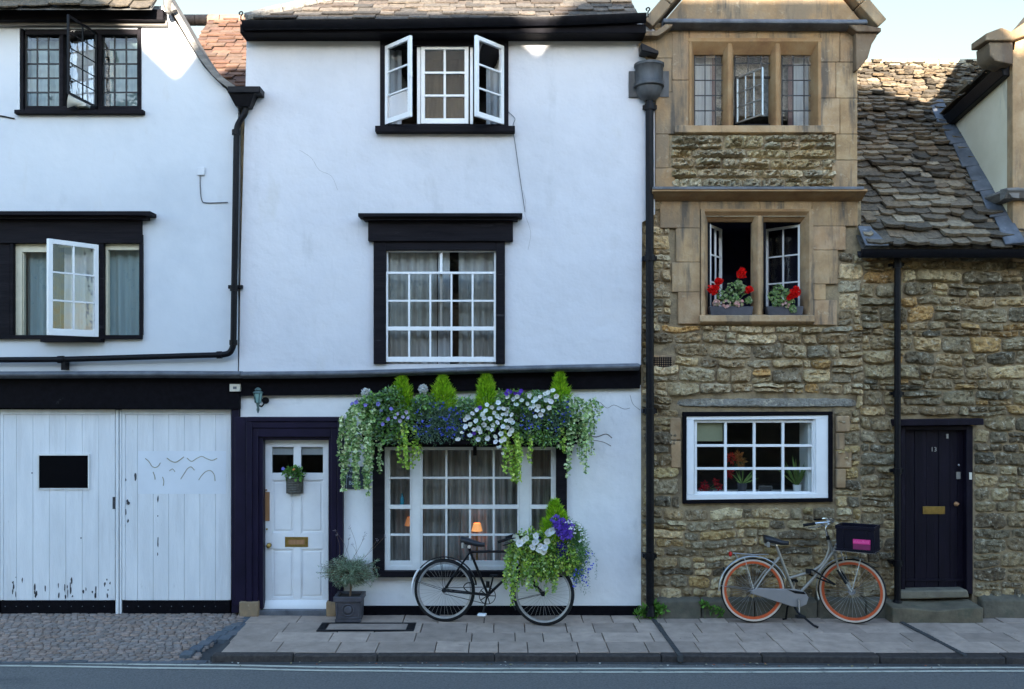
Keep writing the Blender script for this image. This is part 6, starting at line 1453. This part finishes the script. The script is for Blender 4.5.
# dry leaves and litter along the gutter
mb = MB()
for k in range(70):
    px = rnd.uniform(230,1020); x = X(px,-1.6); y = kerb_y(x)-rnd.uniform(.02,.14); z = road_z(y)+.006; s = rnd.uniform(.012,.03); a = rnd.uniform(0,6)
    d = Vector((math.cos(a),math.sin(a),rnd.uniform(0,.3))); leaf(mb,Vector((x,y,z)),d,Vector((0,0,1)),s*1.5,s,rnd.choice([(.30,.24,.12),(.40,.36,.28),(.18,.12,.06),(.5,.48,.42),(.3,.1,.05)]))
for k in range(30):
    x = rnd.uniform(-2.6,6); y = rnd.uniform(-1.4,-.05); s = rnd.uniform(.008,.018); a = rnd.uniform(0,6); leaf(mb,Vector((x,y,.008)),Vector((math.cos(a),math.sin(a),.15)),Vector((0,0,1)),s*1.5,s,rnd.choice([(.20,.17,.09),(.10,.08,.05)]))
o = part('fallen_leaves', mb, M['litter'], None, smooth=0, recalc=False); o['kind'] = 'stuff'

# ================================================================== BICYCLES
def wheel(root, name, c, R, ang, tyre_prof, m_tyre, rim_prof, m_rim, wall=None, m_wall=None, m_spoke=None, hub_r=.016, nsp=36, m_hub=None):
    Mx = Matrix.Translation(c) @ Matrix.Rotation(ang,4,'Z')
    mb = MB(Mx); mb.ring_y(tyre_prof,56); w = part(name, mb, m_tyre, root, local=True, smooth=60)
    if wall: mb = MB(Mx); [mb.ring_y(p,56) for p in wall]; part('tyre_wall', mb, m_wall, w, local=True, smooth=60)
    mb = MB(Mx); mb.ring_y(rim_prof,56); part('rim', mb, m_rim, w, local=True, smooth=60)
    mb = MB(Mx)
    for k in range(nsp):
        a = 2*PI*k/nsp; s = 1 if k % 2 else -1; b = a + (.42 if (k//2) % 2 else -.42)
        mb.tube([(.018*math.cos(b),s*.028,.018*math.sin(b)),((R-.05)*math.cos(a),0,(R-.05)*math.sin(a))],.0013,4)
    part('spoke', mb, m_spoke or M['alu'], w, local=True)
    mb = MB(Mx); mb.tube([(0,-.045,0),(0,-.03,0),(0,-.028,0),(0,.028,0),(0,.03,0),(0,.045,0)],[hub_r*.6,hub_r*.6,hub_r*1.7,hub_r*1.7,hub_r*.6,hub_r*.6],12); mb.tube([(0,-.06,0),(0,.06,0)],.006,8); part('hub', mb, m_hub or M['chrome'], w, local=True)
    return w
def fender(mb, c, R, w, a0, a1, ang=0, th=.002):
    old = mb.M; mb.M = old @ Matrix.Translation(c) @ Matrix.Rotation(ang,4,'Z')
    pr = [(R-.010,-w/2),(R-.003,-w/2*.8),(R,0),(R-.003,w/2*.8),(R-.010,w/2),(R-.012,w/2),(R-.006,w/2*.75),(R-.003,0),(R-.006,-w/2*.75),(R-.012,-w/2)]
    mb.ring_y(pr,30,(0,0,0),None,a0,a1); mb.M = old
def deg(a): return math.radians(a)

# black bicycle ----------------------------------------------------------
yr_ = -.30; s_ = K/(CD-.38)
rx = X(444,yr_); yaw = math.atan2(-.17,1.12)
B1 = thing('black_bicycle', 'old black bicycle with a basket of flowers leaning below the wide sash window', 'bicycle', (rx,yr_,0), None, (deg(-5),0,yaw))
Rw = .352; hz = .352; fx = 1.125
tp = [(Rw-.036,-.014),(Rw-.012,-.019),(Rw-.003,-.010),(Rw,0),(Rw-.003,.010),(Rw-.012,.019),(Rw-.036,.014)]
rp_ = [(Rw-.036,-.015),(Rw-.056,-.012),(Rw-.060,0),(Rw-.056,.012),(Rw-.036,.015),(Rw-.034,0)]
M['grey_rim'] = flat('dull_steel_rim', (.36,.36,.36), rough=.4, metal=.7, var=.2, scale=20)
wheel(B1,'rear_wheel',(0,0,hz),Rw,0,tp,M['rubber'],rp_,M['grey_rim'],m_spoke=M['grey_rim'],m_hub=M['enamel'])
wheel(B1,'front_wheel',(fx,0,hz),Rw,deg(-6),tp,M['rubber'],rp_,M['grey_rim'],m_spoke=M['grey_rim'],m_hub=M['enamel'])
BB = (.50,0,.315); SC = (.285,0,.80); ST = (.30,0,.865); HT = (.845,0,.84); HB_ = (.885,0,.66)
mb = MB(); r_ = .0145
mb.tube([SC,BB],r_,10); mb.tube([(SC[0]-.012,0,SC[2]+.05),SC],r_*1.1,10); mb.tube([(SC[0],0,SC[2]-.01),(HT[0],0,HT[2]-.03)],r_,10); mb.tube([BB,(HB_[0],0,HB_[2]+.03)],r_*1.1,10); mb.tube([HT,HB_],r_*1.3,12)
for s in (-1,1):
    mb.tube([(SC[0],s*.016,SC[2]-.02),(.09,s*.045,.50),(0,s*.06,hz)],.009,8); mb.tube([(BB[0],s*.03,BB[2]),(.1,s*.055,hz-.008),(0,s*.06,hz)],.010,8)
mb.tube([(BB[0],-.04,BB[2]),(BB[0],.04,BB[2])],.022,12); part('frame', mb, M['enamel'], B1, local=True)
mb = MB()
for s in (-1,1): mb.tube(cr([(HB_[0]+.01,s*.03,HB_[2]-.01),(.95,s*.055,.56),(1.05,s*.058,.42),(fx,s*.058,hz)],4),[.014]*5+[.012]*4+[.010]*4,8)
mb.tube([(HB_[0]+.01,-.04,HB_[2]),(HB_[0]+.01,.04,HB_[2])],.018,10); part('fork', mb, M['enamel'], B1, local=True)
mb = MB(); mb.tube([HT,(.83,0,.95),(.86,0,.97)],.012,10)
for s in (-1,1): mb.tube(cr([(.86,0,.97),(.90,s*.12,.99),(.86,s*.25,.985),(.74,s*.29,.965),(.66,s*.29,.935)],5),.011,8)
hb = part('handlebar', mb, M['enamel'], B1, local=True)
for s in (-1,1):
    mb = MB(); mb.tube([(.76,s*.29,.97),(.65,s*.29,.932)],.016,10); part('grip', mb, M['rubber'], hb, local=True)
    mb = MB(); mb.tube(cr([(.84,s*.25,.96),(.78,s*.27,.92),(.70,s*.28,.895)],4),.005,6); part('brake_lever', mb, M['enamel'], hb, local=True)
def saddle(root, c, L, W_, m, spring=True):
    mb = MB(); vs = []; fs = []; n = 12; q = 10
    for i in range(n+1):
        f = i/n; x = c[0]-L*.45+L*f; w = W_*(1-f)**.9*.9+.028 if f > .12 else W_*(.72+f*1.6); z = c[2]+.018*math.cos(f*PI*1.1)+.012*(1-f)-.012; h = .052-.026*f
        for k in range(q):
            a = 2*PI*k/q; vs.append((x, c[1]+w/2*math.cos(a), z+h*(math.sin(a) if math.sin(a) < 0 else math.sin(a)*.8)*(1.0)))
    for i in range(n):
        for k in range(q): fs.append((i*q+k,i*q+(k+1)%q,(i+1)*q+(k+1)%q,(i+1)*q+k))
    fs.append(tuple(range(q-1,-1,-1))); fs.append(tuple(range(n*q,(n+1)*q))); mb.add(vs,fs); s_o = part('saddle', mb, m, root, local=True, smooth=70)
    if spring:
        mb = MB()
        for s in (-1,1): mb.tube([(c[0]-L*.4,s*.05,c[2]-.03),(c[0]-L*.1,s*.03,c[2]-.055),(c[0]+L*.35,0,c[2]-.02)],.005,6); mb.tube([(c[0]-L*.34,s*.055,c[2]-.07),(c[0]-L*.34,s*.055,c[2]-.01)],.018,10)
        part('saddle_spring', mb, M['alu'] if m is M['leather'] else M['enamel'], s_o, local=True)
saddle(B1,(.305,0,.905),.27,.18,M['leather'])
mb = MB(); fender(mb,(0,0,hz),Rw+.028,.055,deg(12),deg(140)); part('mudguard', mb, M['enamel'], B1, local=True)
mb = MB(); fender(mb,(0,0,hz),Rw+.028,.055,deg(141),deg(190)); mb.ring_y([(Rw+.018,-.03),(Rw+.034,-.03),(Rw+.036,.0),(Rw+.034,.03),(Rw+.018,.03)],8,(0,0,hz),None,deg(145),deg(178)); part('mudguard_tail', mb, M['white'], B1, local=True)
mb = MB(); fender(mb,(fx,0,hz),Rw+.026,.055,deg(55),deg(212),deg(-6)); part('mudguard', mb, M['enamel'], B1, local=True)
mb = MB()
for (cx_,a0) in ((0,165),(0,98),(fx,195)):
    for s in (-1,1): mb.tube([(cx_,s*.055,hz),(cx_+(Rw+.025)*math.cos(deg(a0)),s*.02,hz+(Rw+.025)*math.sin(deg(a0)))],.0028,5)
part('mudguard_stay', mb, M['enamel'], B1, local=True)
mb = MB(); mb.ring_y([(.088,-.052),(.096,-.052),(.096,-.046),(.088,-.046)],36,(BB[0],0,BB[2]))
for k in range(5): a = 2*PI*k/5; mb.tube([(BB[0],-.049,BB[2]),(BB[0]+.09*math.cos(a),-.049,BB[2]+.09*math.sin(a))],.006,5)
mb.tube([(BB[0],-.06,BB[2]),(BB[0],.06,BB[2])],.014,10); cs = part('chainring', mb, M['enamel'], B1, local=True)
for s,e in ((-1,(.455,.115)),(1,(.545,.515))):
    mb = MB(); mb.tube([(BB[0],s*.06,BB[2]),(e[0],s*.07,e[1])],[.011,.009],8); part('crank', mb, M['enamel'], B1, local=True)
    mb = MB(); mb.box(e[0]-.045,e[0]+.045,s*.075-.0 if s>0 else -.165,.165 if s>0 else -.075,e[1]-.012,e[1]+.012); part('pedal', mb, M['white'] if s < 0 else M['rubber'], B1, local=True, bevel=.005)
mb = MB(); mb.tube([(0,-.049,hz+.032),(BB[0],-.049,BB[2]+.095)],.004,5); mb.tube([(0,-.049,hz-.032),(BB[0],-.049,BB[2]-.095)],.004,5); part('chain', mb, M['iron'], B1, local=True)
# bottle dynamo and the wire chain guard hoop
mb = MB(); mb.tube(cr([(.38,-.052,.43),(.28,-.052,.45),(.23,-.052,.40),(.30,-.052,.345),(.45,-.052,.34)],5),.006,6); mb.tube([(.5,-.03,.40),(.5,-.03,.47)],.022,10); part('chain_guard', mb, M['enamel'], B1, local=True)
mb = MB(); mb.lathe_z([(0,0),(.02,.005),(.024,.05),(.024,.09),(.012,.10),(.010,.125),(0,.125)],(.53,-.05,.47),12) if 0 else None
mb = MB(); mb.tube([(.285,-.03,.845),(.285,-.06,.85)],.02,10); part('rear_light', mb, M['chrome'], B1, local=True)

# flower basket on the handlebars ------------------------------------------
bpy.context.view_layer.update()
T1 = Matrix.Translation((rx,yr_,0)) @ Matrix.Rotation(yaw,4,'Z') @ Matrix.Rotation(deg(-5),4,'X')
def b1(x,y,z): return T1 @ Vector((x,y,z))
yb2 = b1(1.05,0,.8).y - .02
def BX(p): return X(p,yb2)
def BZ(p): return Z(p,yb2)
tq = thing('flower_basket', 'dark wicker basket overflowing with flowers on the front of the black bicycle', 'basket', (BX(545),yb2,BZ(577)))
mb = MB(); mb.hexa([(BX(530),yb2-.10,BZ(574)),(BX(566),yb2-.10,BZ(574)),(BX(566),yb2+.10,BZ(574)),(BX(530),yb2+.10,BZ(574)),(BX(525),yb2-.14,BZ(551)),(BX(571),yb2-.14,BZ(551)),(BX(571),yb2+.14,BZ(551)),(BX(525),yb2+.14,BZ(551))]); part('basket_body', mb, M['wicker'], tq, bevel=.02)
mb = MB(); mb.box(BX(527),BX(569),yb2-.13,yb2+.13,BZ(551)-.0,BZ(549)); part('soil', mb, M['soil'], tq)
bz = BZ(550)
def bed2(name, lab, cat, cl, cols, L, W, n=1.6, fl=(), fcol=(1,1,1), frad=.02, dy=0., droop=.1, shell=.3, centre=None):
    y = yb2+dy; p_ = thing(name, lab, cat, (X(cl[0][0],y),y,bz)); lf = MB(); fm_ = MB()
    for px,py,rx_,rz_ in cl: mass(lf,(X(px,y),y,Z(py,y)),(rx_*(CD+y)/K,.12,rz_*(CD+y)/K),int(1.9*n*rx_*rz_)+30,L,W,cols,shell,droop)
    part('foliage', lf, M['leaf'], p_, smooth=0, recalc=False)
    for px,py in fl: flower(fm_,(X(px,y-.21),y-.21+rnd.uniform(-.03,.02),Z(py,y-.21)),frad*rnd.uniform(.85,1.15),fcol,None,5,centre)
    if fl: part('flower_head', fm_, M['petal'], p_, smooth=0, recalc=False)
    return p_
conifer('broad lime green conifer rising from the bicycle flower basket',555,545,499,32,yb2,bz)
bed2('leafy_plant','dark green leafy plant filling the bicycle basket around the purple flowers','plant',[(548,553,26,20),(535,545,20,18),(565,560,18,18),(545,570,20,12),(520,550,14,14)],GRN+YEL,.045,.03,1.5,dy=-.08)
bed2('fern_plant','feathery green plant hanging off the bicycle basket towards the bare wall','plant',[(578,552,14,22),(574,535,14,14),(576,570,11,14),(567,525,10,8)],[(.06,.15,.04),(.09,.20,.05),(.05,.12,.04),(.13,.24,.08)],.045,.008,2.6,droop=.5)
lf = MB(); st = MB(); y = yb2-.08; p_ = thing('trailing_ivy', 'pale variegated ivy tumbling from the bicycle basket beside its handlebar', 'ivy', (X(527,y),y,BZ(552)))
for px,py,ln,dx in [(513,545,42,-.4),(517,540,48,-.3),(522,540,45,-.2),(527,543,42,-.1),(532,550,38,0),(538,552,38,.1),(545,556,36,.1),(551,560,34,.15),(520,535,56,-.35),(515,550,52,-.2),(511,548,30,-.5),(530,540,36,-.1),(523,548,40,-.1),(510,555,34,-.3),(557,563,26,.2)]:
    strand(lf,(X(px,y),y+rnd.uniform(-.06,.05),Z(py,y)),ln*(CD+y)/K,int(110*ln/45),.034,.028,VAR[:2]+YEL+VAR[2:3],out=(dx,-.3,.15),stem=st,sway=.22)
mass(lf,(X(522,y),y+.0,Z(548,y)),(.19,.12,.20),520,.036,.028,VAR+YEL)
mass(lf,(X(540,y),y-.04,Z(566,y)),(.2,.10,.12),300,.038,.03,YEL+VAR)
part('stem', st, M['green_stem'], p_); part('foliage', lf, M['leaf'], p_, smooth=0, recalc=False)
def stock(lab, hs, col, r):
    y = yb2-.11; p_ = thing('purple_stock', lab, 'flower', (X(hs[0][0],y),y,bz)); hd = MB(); st = MB()
    for px,py in hs: 
        c = (X(px,y),y+rnd.uniform(-.03,.03),Z(py,y)); st.tube([(X(hs[0][0],yb2),yb2,bz),c],.004,4); head(hd,c,r,90,r*.55,col)
    part('stem', st, M['green_stem'], p_); part('flower_head', hd, M['petal'], p_, smooth=0, recalc=False)
stock('bright violet double flower spike at the top of the bicycle basket',[(556,520),(562,524),(558,530),(566,530),(569,526),(563,535),(557,526),(568,534)],(.24,.12,.62),.055)
stock('deep purple pansy cluster in the middle of the bicycle basket',[(560,545),(564,549),(559,553),(565,556),(556,558),(562,558),(553,560),(537,538)],(.07,.03,.30),.038)
bed2('white_petunia','white petunias at the front of the bicycle basket','flower',[(538,546,8,6)],GRN,.03,.02,1.6,[(536,543),(541,546),(545,548),(539,549),(527,538),(524,541),(549,533),(551,530),(543,551),(519,543),(535,536),(532,548),(547,541),(516,537)],WH,.042,centre=(.6,.6,.35))
bed2('white_alyssum','tiny white alyssum flowers over the feathery plant in the bicycle basket','flower',[(578,530,8,6)],GRN,.03,.01,1.2,rpts(574,528,8,5,22)+rpts(584,537,5,5,12)+rpts(570,521,5,3,8),WH,.010)
p_ = thing('blue_lobelia','wispy blue lobelia trailing lowest from the bicycle basket','flower',(X(582,yb2),yb2,bz)); lf = MB(); fl = MB()
for px,py,ln,dx in [(578,560,34,.2),(583,558,34,.3),(587,555,36,.3),(576,565,26,.1),(572,568,20,0),(590,550,30,.4)]: strand(lf,(X(px,yb2),yb2,Z(py,yb2)),ln*.0115,60,.02,.006,[(.07,.12,.09),(.10,.15,.12)],out=(dx,-.3,0))
for a,b in rpts(580,577,9,9,40)+rpts(590,560,4,10,14): flower(fl,(X(a,yb2-.1),yb2-.1+rnd.uniform(-.05,.05),Z(b,yb2-.1)),rnd.uniform(.008,.012),(.12,.14,.55))
part('foliage', lf, M['leaf'], p_, smooth=0, recalc=False); part('flower_head', fl, M['petal'], p_, smooth=0, recalc=False)

# silver dutch bicycle --------------------------------------------------------
yr2 = -.33; rx2 = X(753.2,yr2); yaw2 = deg(-2.5)
B2 = thing('silver_bicycle', 'silver step through bicycle with orange rims parked before the stone wall', 'bicycle', (rx2,yr2,0), None, (deg(-2),0,yaw2))
R2 = .362; hz = .362; fx = 1.10; fa = deg(-24)
tp2 = [(R2-.032,-.012),(R2-.014,-.0215),(R2-.004,-.015),(R2,0),(R2-.004,.015),(R2-.014,.0215),(R2-.032,.012)]
wl = [[(R2-.036,s*.012),(R2-.018,s*.0185),(R2-.016,s*.0205),(R2-.024,s*.0225),(R2-.036,s*.017)] for s in (-1,1)]
rp2 = [(R2-.034,-.015),(R2-.062,-.013),(R2-.066,0),(R2-.062,.013),(R2-.034,.015),(R2-.036,0)]
wheel(B2,'rear_wheel',(0,0,hz),R2,0,tp2,M['rubber'],rp2,M['orange'],wl,M['cream_tyre'],hub_r=.026)
wheel(B2,'front_wheel',(fx,0,hz),R2,fa,tp2,M['rubber'],rp2,M['orange'],wl,M['cream_tyre'],hub_r=.024)
mb = MB(); BB = (.485,0,.275); St = (.285,0,.79); H1_ = (.845,0,.935); H2_ = (.905,0,.78)
mb.tube([(.265,0,.86),BB],.016,10); mb.tube([H1_,H2_],.020,12)
mb.tube(cr([(.855,0,.90),(.845,0,.80),(.78,0,.67),(.66,0,.58),(.52,0,.535),(.40,0,.50)],6),.0165,10); mb.tube([(.90,0,.80),(.70,0,.53),(BB[0],0,BB[2]+.02)],.0185,10)
mb.tube([(.635,0,.60),(.70,0,.53)],.012,8)
for s in (-1,1): mb.tube([(St[0]+.01,s*.02,St[2]-.06),(.13,s*.05,.55),(0,s*.065,hz)],.010,8); mb.tube([(BB[0],s*.035,BB[2]),(0,s*.065,hz-.005)],.011,8)
mb.tube([(BB[0],-.045,BB[2]),(BB[0],.045,BB[2])],.024,12); part('frame', mb, M['champagne'], B2, local=True)
mb = MB(); 
cc = [(-.03,.37),(.03,.40),(.10,.395),(.46,.39),(.56,.36),(.60,.30),(.575,.22),(.50,.19),(.42,.195),(.02,.32),(-.03,.34)]
mb.prism(cc,-.075,-.045); part('chaincase', mb, M['chaincase'], B2, local=True, bevel=.006)
mb = MB(); mb.prism([(.36,.388),(.55,.362),(.57,.335),(.45,.345)],-.079,-.044); part('chaincase_trim', mb, M['enamel'], B2, local=True, bevel=.003)
fm4 = Matrix.Translation((.905,0,0)) @ Matrix.Rotation(fa,4,'Z') @ Matrix.Translation((-.905,0,0))
off = Vector((fx,0,0)) - (fm4 @ Vector((fx,0,0)))
mb = MB()
fc = (fx,0,hz)
ca_, sa_ = math.cos(fa), math.sin(fa)
def fl_(dx, s, z): return (fx+dx*ca_ - s*sa_, dx*sa_ + s*ca_, z)     # wheel aligned frame round the front axle
for s in (-1,1): mb.tube(cr([(H2_[0]+.01,s*.035,H2_[2]-.01),fl_(-.13,s*.062,.60),fl_(-.06,s*.065,.46),fl_(0,s*.065,hz)],5),.0125,8)
mb.tube([(H2_[0]+.008,-.045,H2_[2]-.005),(H2_[0]+.008,.045,H2_[2]-.005)],.018,10); part('fork', mb, M['champagne'], B2, local=True)
mb = MB()
for s in (-1,1): mb.tube([fl_(-.145,s*.066,.60),fl_(-.05,s*.068,.45)],.015,8)
part('fork_guard', mb, M['enamel'], B2, local=True)
mb = MB(); mb.tube([H1_,(.835,0,.98)],.021,12); part('headset', mb, M['enamel'], B2, local=True)
mb = MB(); mb.tube(cr([(.835,0,.97),(.82,0,1.06),(.84,0,1.10),(.87,-.02,1.125)],5),.0135,10)
def hbp(x, y, z):
    q = Matrix.Rotation(fa*1.0,4,'Z') @ Vector((x,y,0)); return (.865+q.x,q.y,z)
for s in (-1,1): mb.tube(cr([hbp(0,0,1.125),hbp(.03,s*.09,1.135),hbp(0,s*.20,1.15),hbp(-.12,s*.27,1.14),hbp(-.24,s*.28,1.115)],5),.011,8)
hb = part('handlebar', mb, M['chrome'], B2, local=True)
for s in (-1,1):
    mb = MB(); mb.tube([hbp(-.12,s*.27,1.14),hbp(-.25,s*.28,1.112)],.017,10); part('grip', mb, M['rubber'], hb, local=True)
    mb = MB(); mb.tube(cr([hbp(-.02,s*.22,1.13),hbp(-.10,s*.25,1.10),hbp(-.2,s*.26,1.085)],4),.006,6); mb.box(*[v for a,b in zip(hbp(-.02,s*.22,1.135),(.018,.018,.018)) for v in (a-b,a+b)]); part('brake_lever', mb, M['chrome'], hb, local=True)
mb = MB(); mb.ball(hbp(.0,-.14,1.165),.028,10,None,(1,1,.7)); part('bell', mb, M['chrome'], hb, local=True)
mb = MB(); mb.tube([(.268,0,.85),(.258,0,.90)],.013,8); part('seat_post', mb, M['chrome'], B2, local=True)
saddle(B2,(.255,0,.925),.27,.20,M['leather'])
mb = MB(); fender(mb,(0,0,hz),R2+.028,.055,deg(20),deg(182)); part('mudguard', mb, M['alu'], B2, local=True)
mb = MB(); fender(mb,(fx,0,hz),R2+.026,.055,deg(70),deg(200),fa); part('mudguard', mb, M['alu'], B2, local=True)
mb = MB()
for a0 in (172,105): 
    for s in (-1,1): mb.tube([(0,s*.06,hz),((R2+.025)*math.cos(deg(a0)),s*.025,hz+(R2+.025)*math.sin(deg(a0)))],.003,5)
for a0 in (75,): 
    for s in (-1,1): mb.tube([fl_(0,s*.06,hz),fl_((R2+.025)*math.cos(deg(a0)),s*.03,hz+(R2+.025)*math.sin(deg(a0)))],.0035,5)
mb.tube([(-.22,0,.775),(.02,0,.76),(.18,0,.765)],.006,6); mb.tube([(-.16,.0,.70),(-.20,.0,.775)],.006,6); part('mudguard_stay', mb, M['alu'], B2, local=True)
mb = MB(); mb.ball((-.25,0,.765),.03,10,None,(.7,1.1,1.0)); part('rear_light', mb, M['red_lens'], B2, local=True); mb = MB(); mb.ball((-.325,0,.60),.022,8,None,(.6,1,1)); part('reflector', mb, M['enamel'], B2, local=True)
for s,e in ((-1,(.49,.10)),(1,(.48,.45))):
    mb = MB(); mb.tube([(BB[0],s*.085,BB[2]),(e[0],s*.09,e[1])],[.013,.010],8); mb.tube([(BB[0],0,BB[2]),(BB[0],s*.09,BB[2])],.014,10); part('crank', mb, M['chrome'], B2, local=True)
    mb = MB(); mb.box(e[0]-.05,e[0]+.05,-.18 if s<0 else .09,-.09 if s<0 else .18,e[1]-.013,e[1]+.013); part('pedal', mb, M['rubber'], B2, local=True, bevel=.005)
mb = MB(); mb.tube([(.43,0,.24),(.40,.06,.17),(.395,.12,.02),(.36,.13,.01)],.012,8); mb.tube([(.43,0,.24),(.47,-.08,.14),(.60,-.24,.03),(.65,-.25,.01)],.013,8); mb.box(.40,.46,-.04,.04,.21,.25); part('kickstand', mb, M['enamel'], B2, local=True)
# front carrier and crate
Mc = Matrix.Translation((.905,0,0)) @ Matrix.Rotation(deg(-30),4,'Z')
mb = MB(Mc)
for s in (-1,0,1): mb.tube([(.02,s*.10,.835),(.46,s*.10,.828)],.006,6)
mb.tube([(.02,-.12,.835),(.02,.12,.835)],.006,6); mb.tube([(.46,-.12,.828),(.46,.12,.828)],.006,6)
mb.tube(cr([(.0,-.05,.82),(.05,-.1,.90),(.10,-.10,.82),(.12,-.08,.72)],4),.008,6); mb.tube(cr([(.0,.05,.82),(.05,.1,.90),(.10,.10,.82),(.12,.08,.72)],4),.008,6)
part('front_carrier', mb, M['chrome'], B2, local=True)
mb = MB(Mc @ Matrix.Translation((.03,0,.82))); mb.tube([(-.02,0,.0),(.03,-.06,.01)],.03,10); part('head_light', mb, M['chrome'], B2, local=True)
# cable lock looped round the frame
mb = MB(); mb.tube(cr([(.60,-.03,.59),(.66,-.05,.60),(.78,-.05,.52),(.86,-.06,.47),(.90,-.03,.44),(.80,.04,.47),(.66,.04,.53),(.60,.0,.57)],6),.010,7); mb.box(.585,.64,-.05,-.01,.56,.61)
tl = thing('cable_lock','black cable lock looped round the silver bicycle frame','lock',(rx2+.7,yr2,0.5)); T2 = Matrix.Translation((rx2,yr2,0)) @ Matrix.Rotation(yaw2,4,'Z') @ Matrix.Rotation(deg(-2),4,'X')
mb.v = [tuple(T2 @ Vector(p)) for p in mb.v]; part('cable', mb, M['rubber'], tl)
cr_M = T2 @ Mc @ Matrix.Translation((.26,0,.845))
cq = thing('bottle_crate','black plastic crate with a magenta panel on the front carrier of the silver bicycle','crate',tuple(cr_M.translation))
mb = MB(cr_M); l, w, h, th = .20, .155, .27, .014
mb.box(-l,l,-w,w,0,.012)
for a,b,c_,d in ((-l,l,-w,-w+th),(-l,l,w-th,w),(-l,-l+th,-w+th,w-th),(l-th,l,-w+th,w-th)): mb.box(a,b,c_,d,.012,h)
for a,b,c_,d in ((-l-.008,l+.008,-w-.008,-w+.004),(-l-.008,l+.008,w-.004,w+.008),(-l-.008,-l+.004,-w+.004,w-.004),(l-.004,l+.008,-w+.004,w-.004)): mb.box(a,b,c_,d,h-.035,h+.004); mb.box(a,b,c_,d,-.002,.02)
for s in (-1,1):
    for q in (-.5,.5): mb.box(q*l*1.2-.008,q*l*1.2+.008,-w-.006 if s<0 else w-.003,-w+.003 if s<0 else w+.006,.02,h-.035)
part('crate_shell', mb, M['crate'], cq, bevel=.004)
mb = MB(cr_M); mb.box(-.02,.16,-w-.0075,-w+.002,.085,.135); part('printed_panel', mb, M['magenta'], cq); mb = MB(cr_M); mb.box(-.02,.16,-w-.0072,-w+.002,.025,.0845); part('printed_panel', mb, M['plum'], cq)
mb = MB(cr_M); x = -.012; M['crate'].node_tree.nodes['Principled BSDF'].inputs['Specular IOR Level'].default_value = .12
for k in range(13):
    wv_ = rnd.choice([.005,.007,.006]); hh_ = rnd.choice([.016,.022,.03,.026]); mb.box(x,x+wv_,-w-.0092,-w,.094,.094+hh_); x += .0125
part('lettering', mb, M['pale_magenta'], cq)
lo = MB(); 

# ================================================================== LIGHT, SKY, CAMERA
EL, AZ = math.radians(10.0), math.radians(5.0)          # sun behind the photographer, a little to the right
S = Vector((math.sin(AZ)*math.cos(EL), -math.cos(AZ)*math.cos(EL), math.sin(EL)))
sd = bpy.data.lights.new('Sun','SUN'); sd.energy = 4.2; sd.angle = math.radians(.5); sd.color = (1.0,.90,.76)
so = bpy.data.objects.new('Sun',sd); COL.objects.link(so); so.rotation_euler = S.to_track_quat('Z','Y').to_euler(); so.location = (0,-20,20)
w = bpy.data.worlds.new('World'); scene.world = w; w.use_nodes = True; nt = w.node_tree
bg = nt.nodes['Background']; sky = nt.nodes.new('ShaderNodeTexSky'); sky.sky_type = 'NISHITA'; sky.sun_disc = False
sky.sun_elevation = EL; sky.sun_rotation = math.atan2(S.x, S.y); sky.air_density = 1.0; sky.dust_density = 0.7; sky.ozone_density = 2.2
tcw = nt.nodes.new('ShaderNodeTexCoord'); sxyz = nt.nodes.new('ShaderNodeSeparateXYZ'); nt.links.new(tcw.outputs['Generated'], sxyz.inputs[0])
mrw = nt.nodes.new('ShaderNodeMapRange'); mrw.inputs['From Min'].default_value = -0.1; mrw.inputs['From Max'].default_value = 0.5; nt.links.new(sxyz.outputs['Y'], mrw.inputs['Value'])
crw = nt.nodes.new('ShaderNodeMix'); crw.data_type = 'RGBA'; crw.inputs['A'].default_value = (1,1,1,1); crw.inputs['B'].default_value = (.64,.45,.29,1); nt.links.new(mrw.outputs['Result'], crw.inputs['Factor'])
mxw = nt.nodes.new('ShaderNodeMix'); mxw.data_type = 'RGBA'; mxw.blend_type = 'MULTIPLY'; mxw.inputs['Factor'].default_value = 1
nt.links.new(sky.outputs['Color'], mxw.inputs['A']); nt.links.new(crw.outputs['Result'], mxw.inputs['B']); nt.links.new(mxw.outputs['Result'], bg.inputs['Color']); bg.inputs['Strength'].default_value = 0.15
cd = bpy.data.cameras.new('Camera'); co = bpy.data.objects.new('Camera',cd); COL.objects.link(co)
co.location = (0,-CD,CZ); co.rotation_euler = (math.radians(90),0,0)
cd.sensor_width = 36; cd.lens = K/1024*36; cd.shift_x = 12/1024; cd.shift_y = 32.5/1024; cd.clip_start = .05; cd.clip_end = 2000
scene.camera = co
vs_ = scene.view_settings; vs_.view_transform = 'Standard'; vs_.look = 'None'; vs_.gamma = 1; vs_.use_curve_mapping = False; vs_.exposure = 2.76
scene.render.engine = 'CYCLES'
scene.cycles.use_denoising = True; scene.cycles.max_bounces = 8; scene.cycles.transparent_max_bounces = 16; scene.cycles.caustics_reflective = False; scene.cycles.caustics_refractive = False
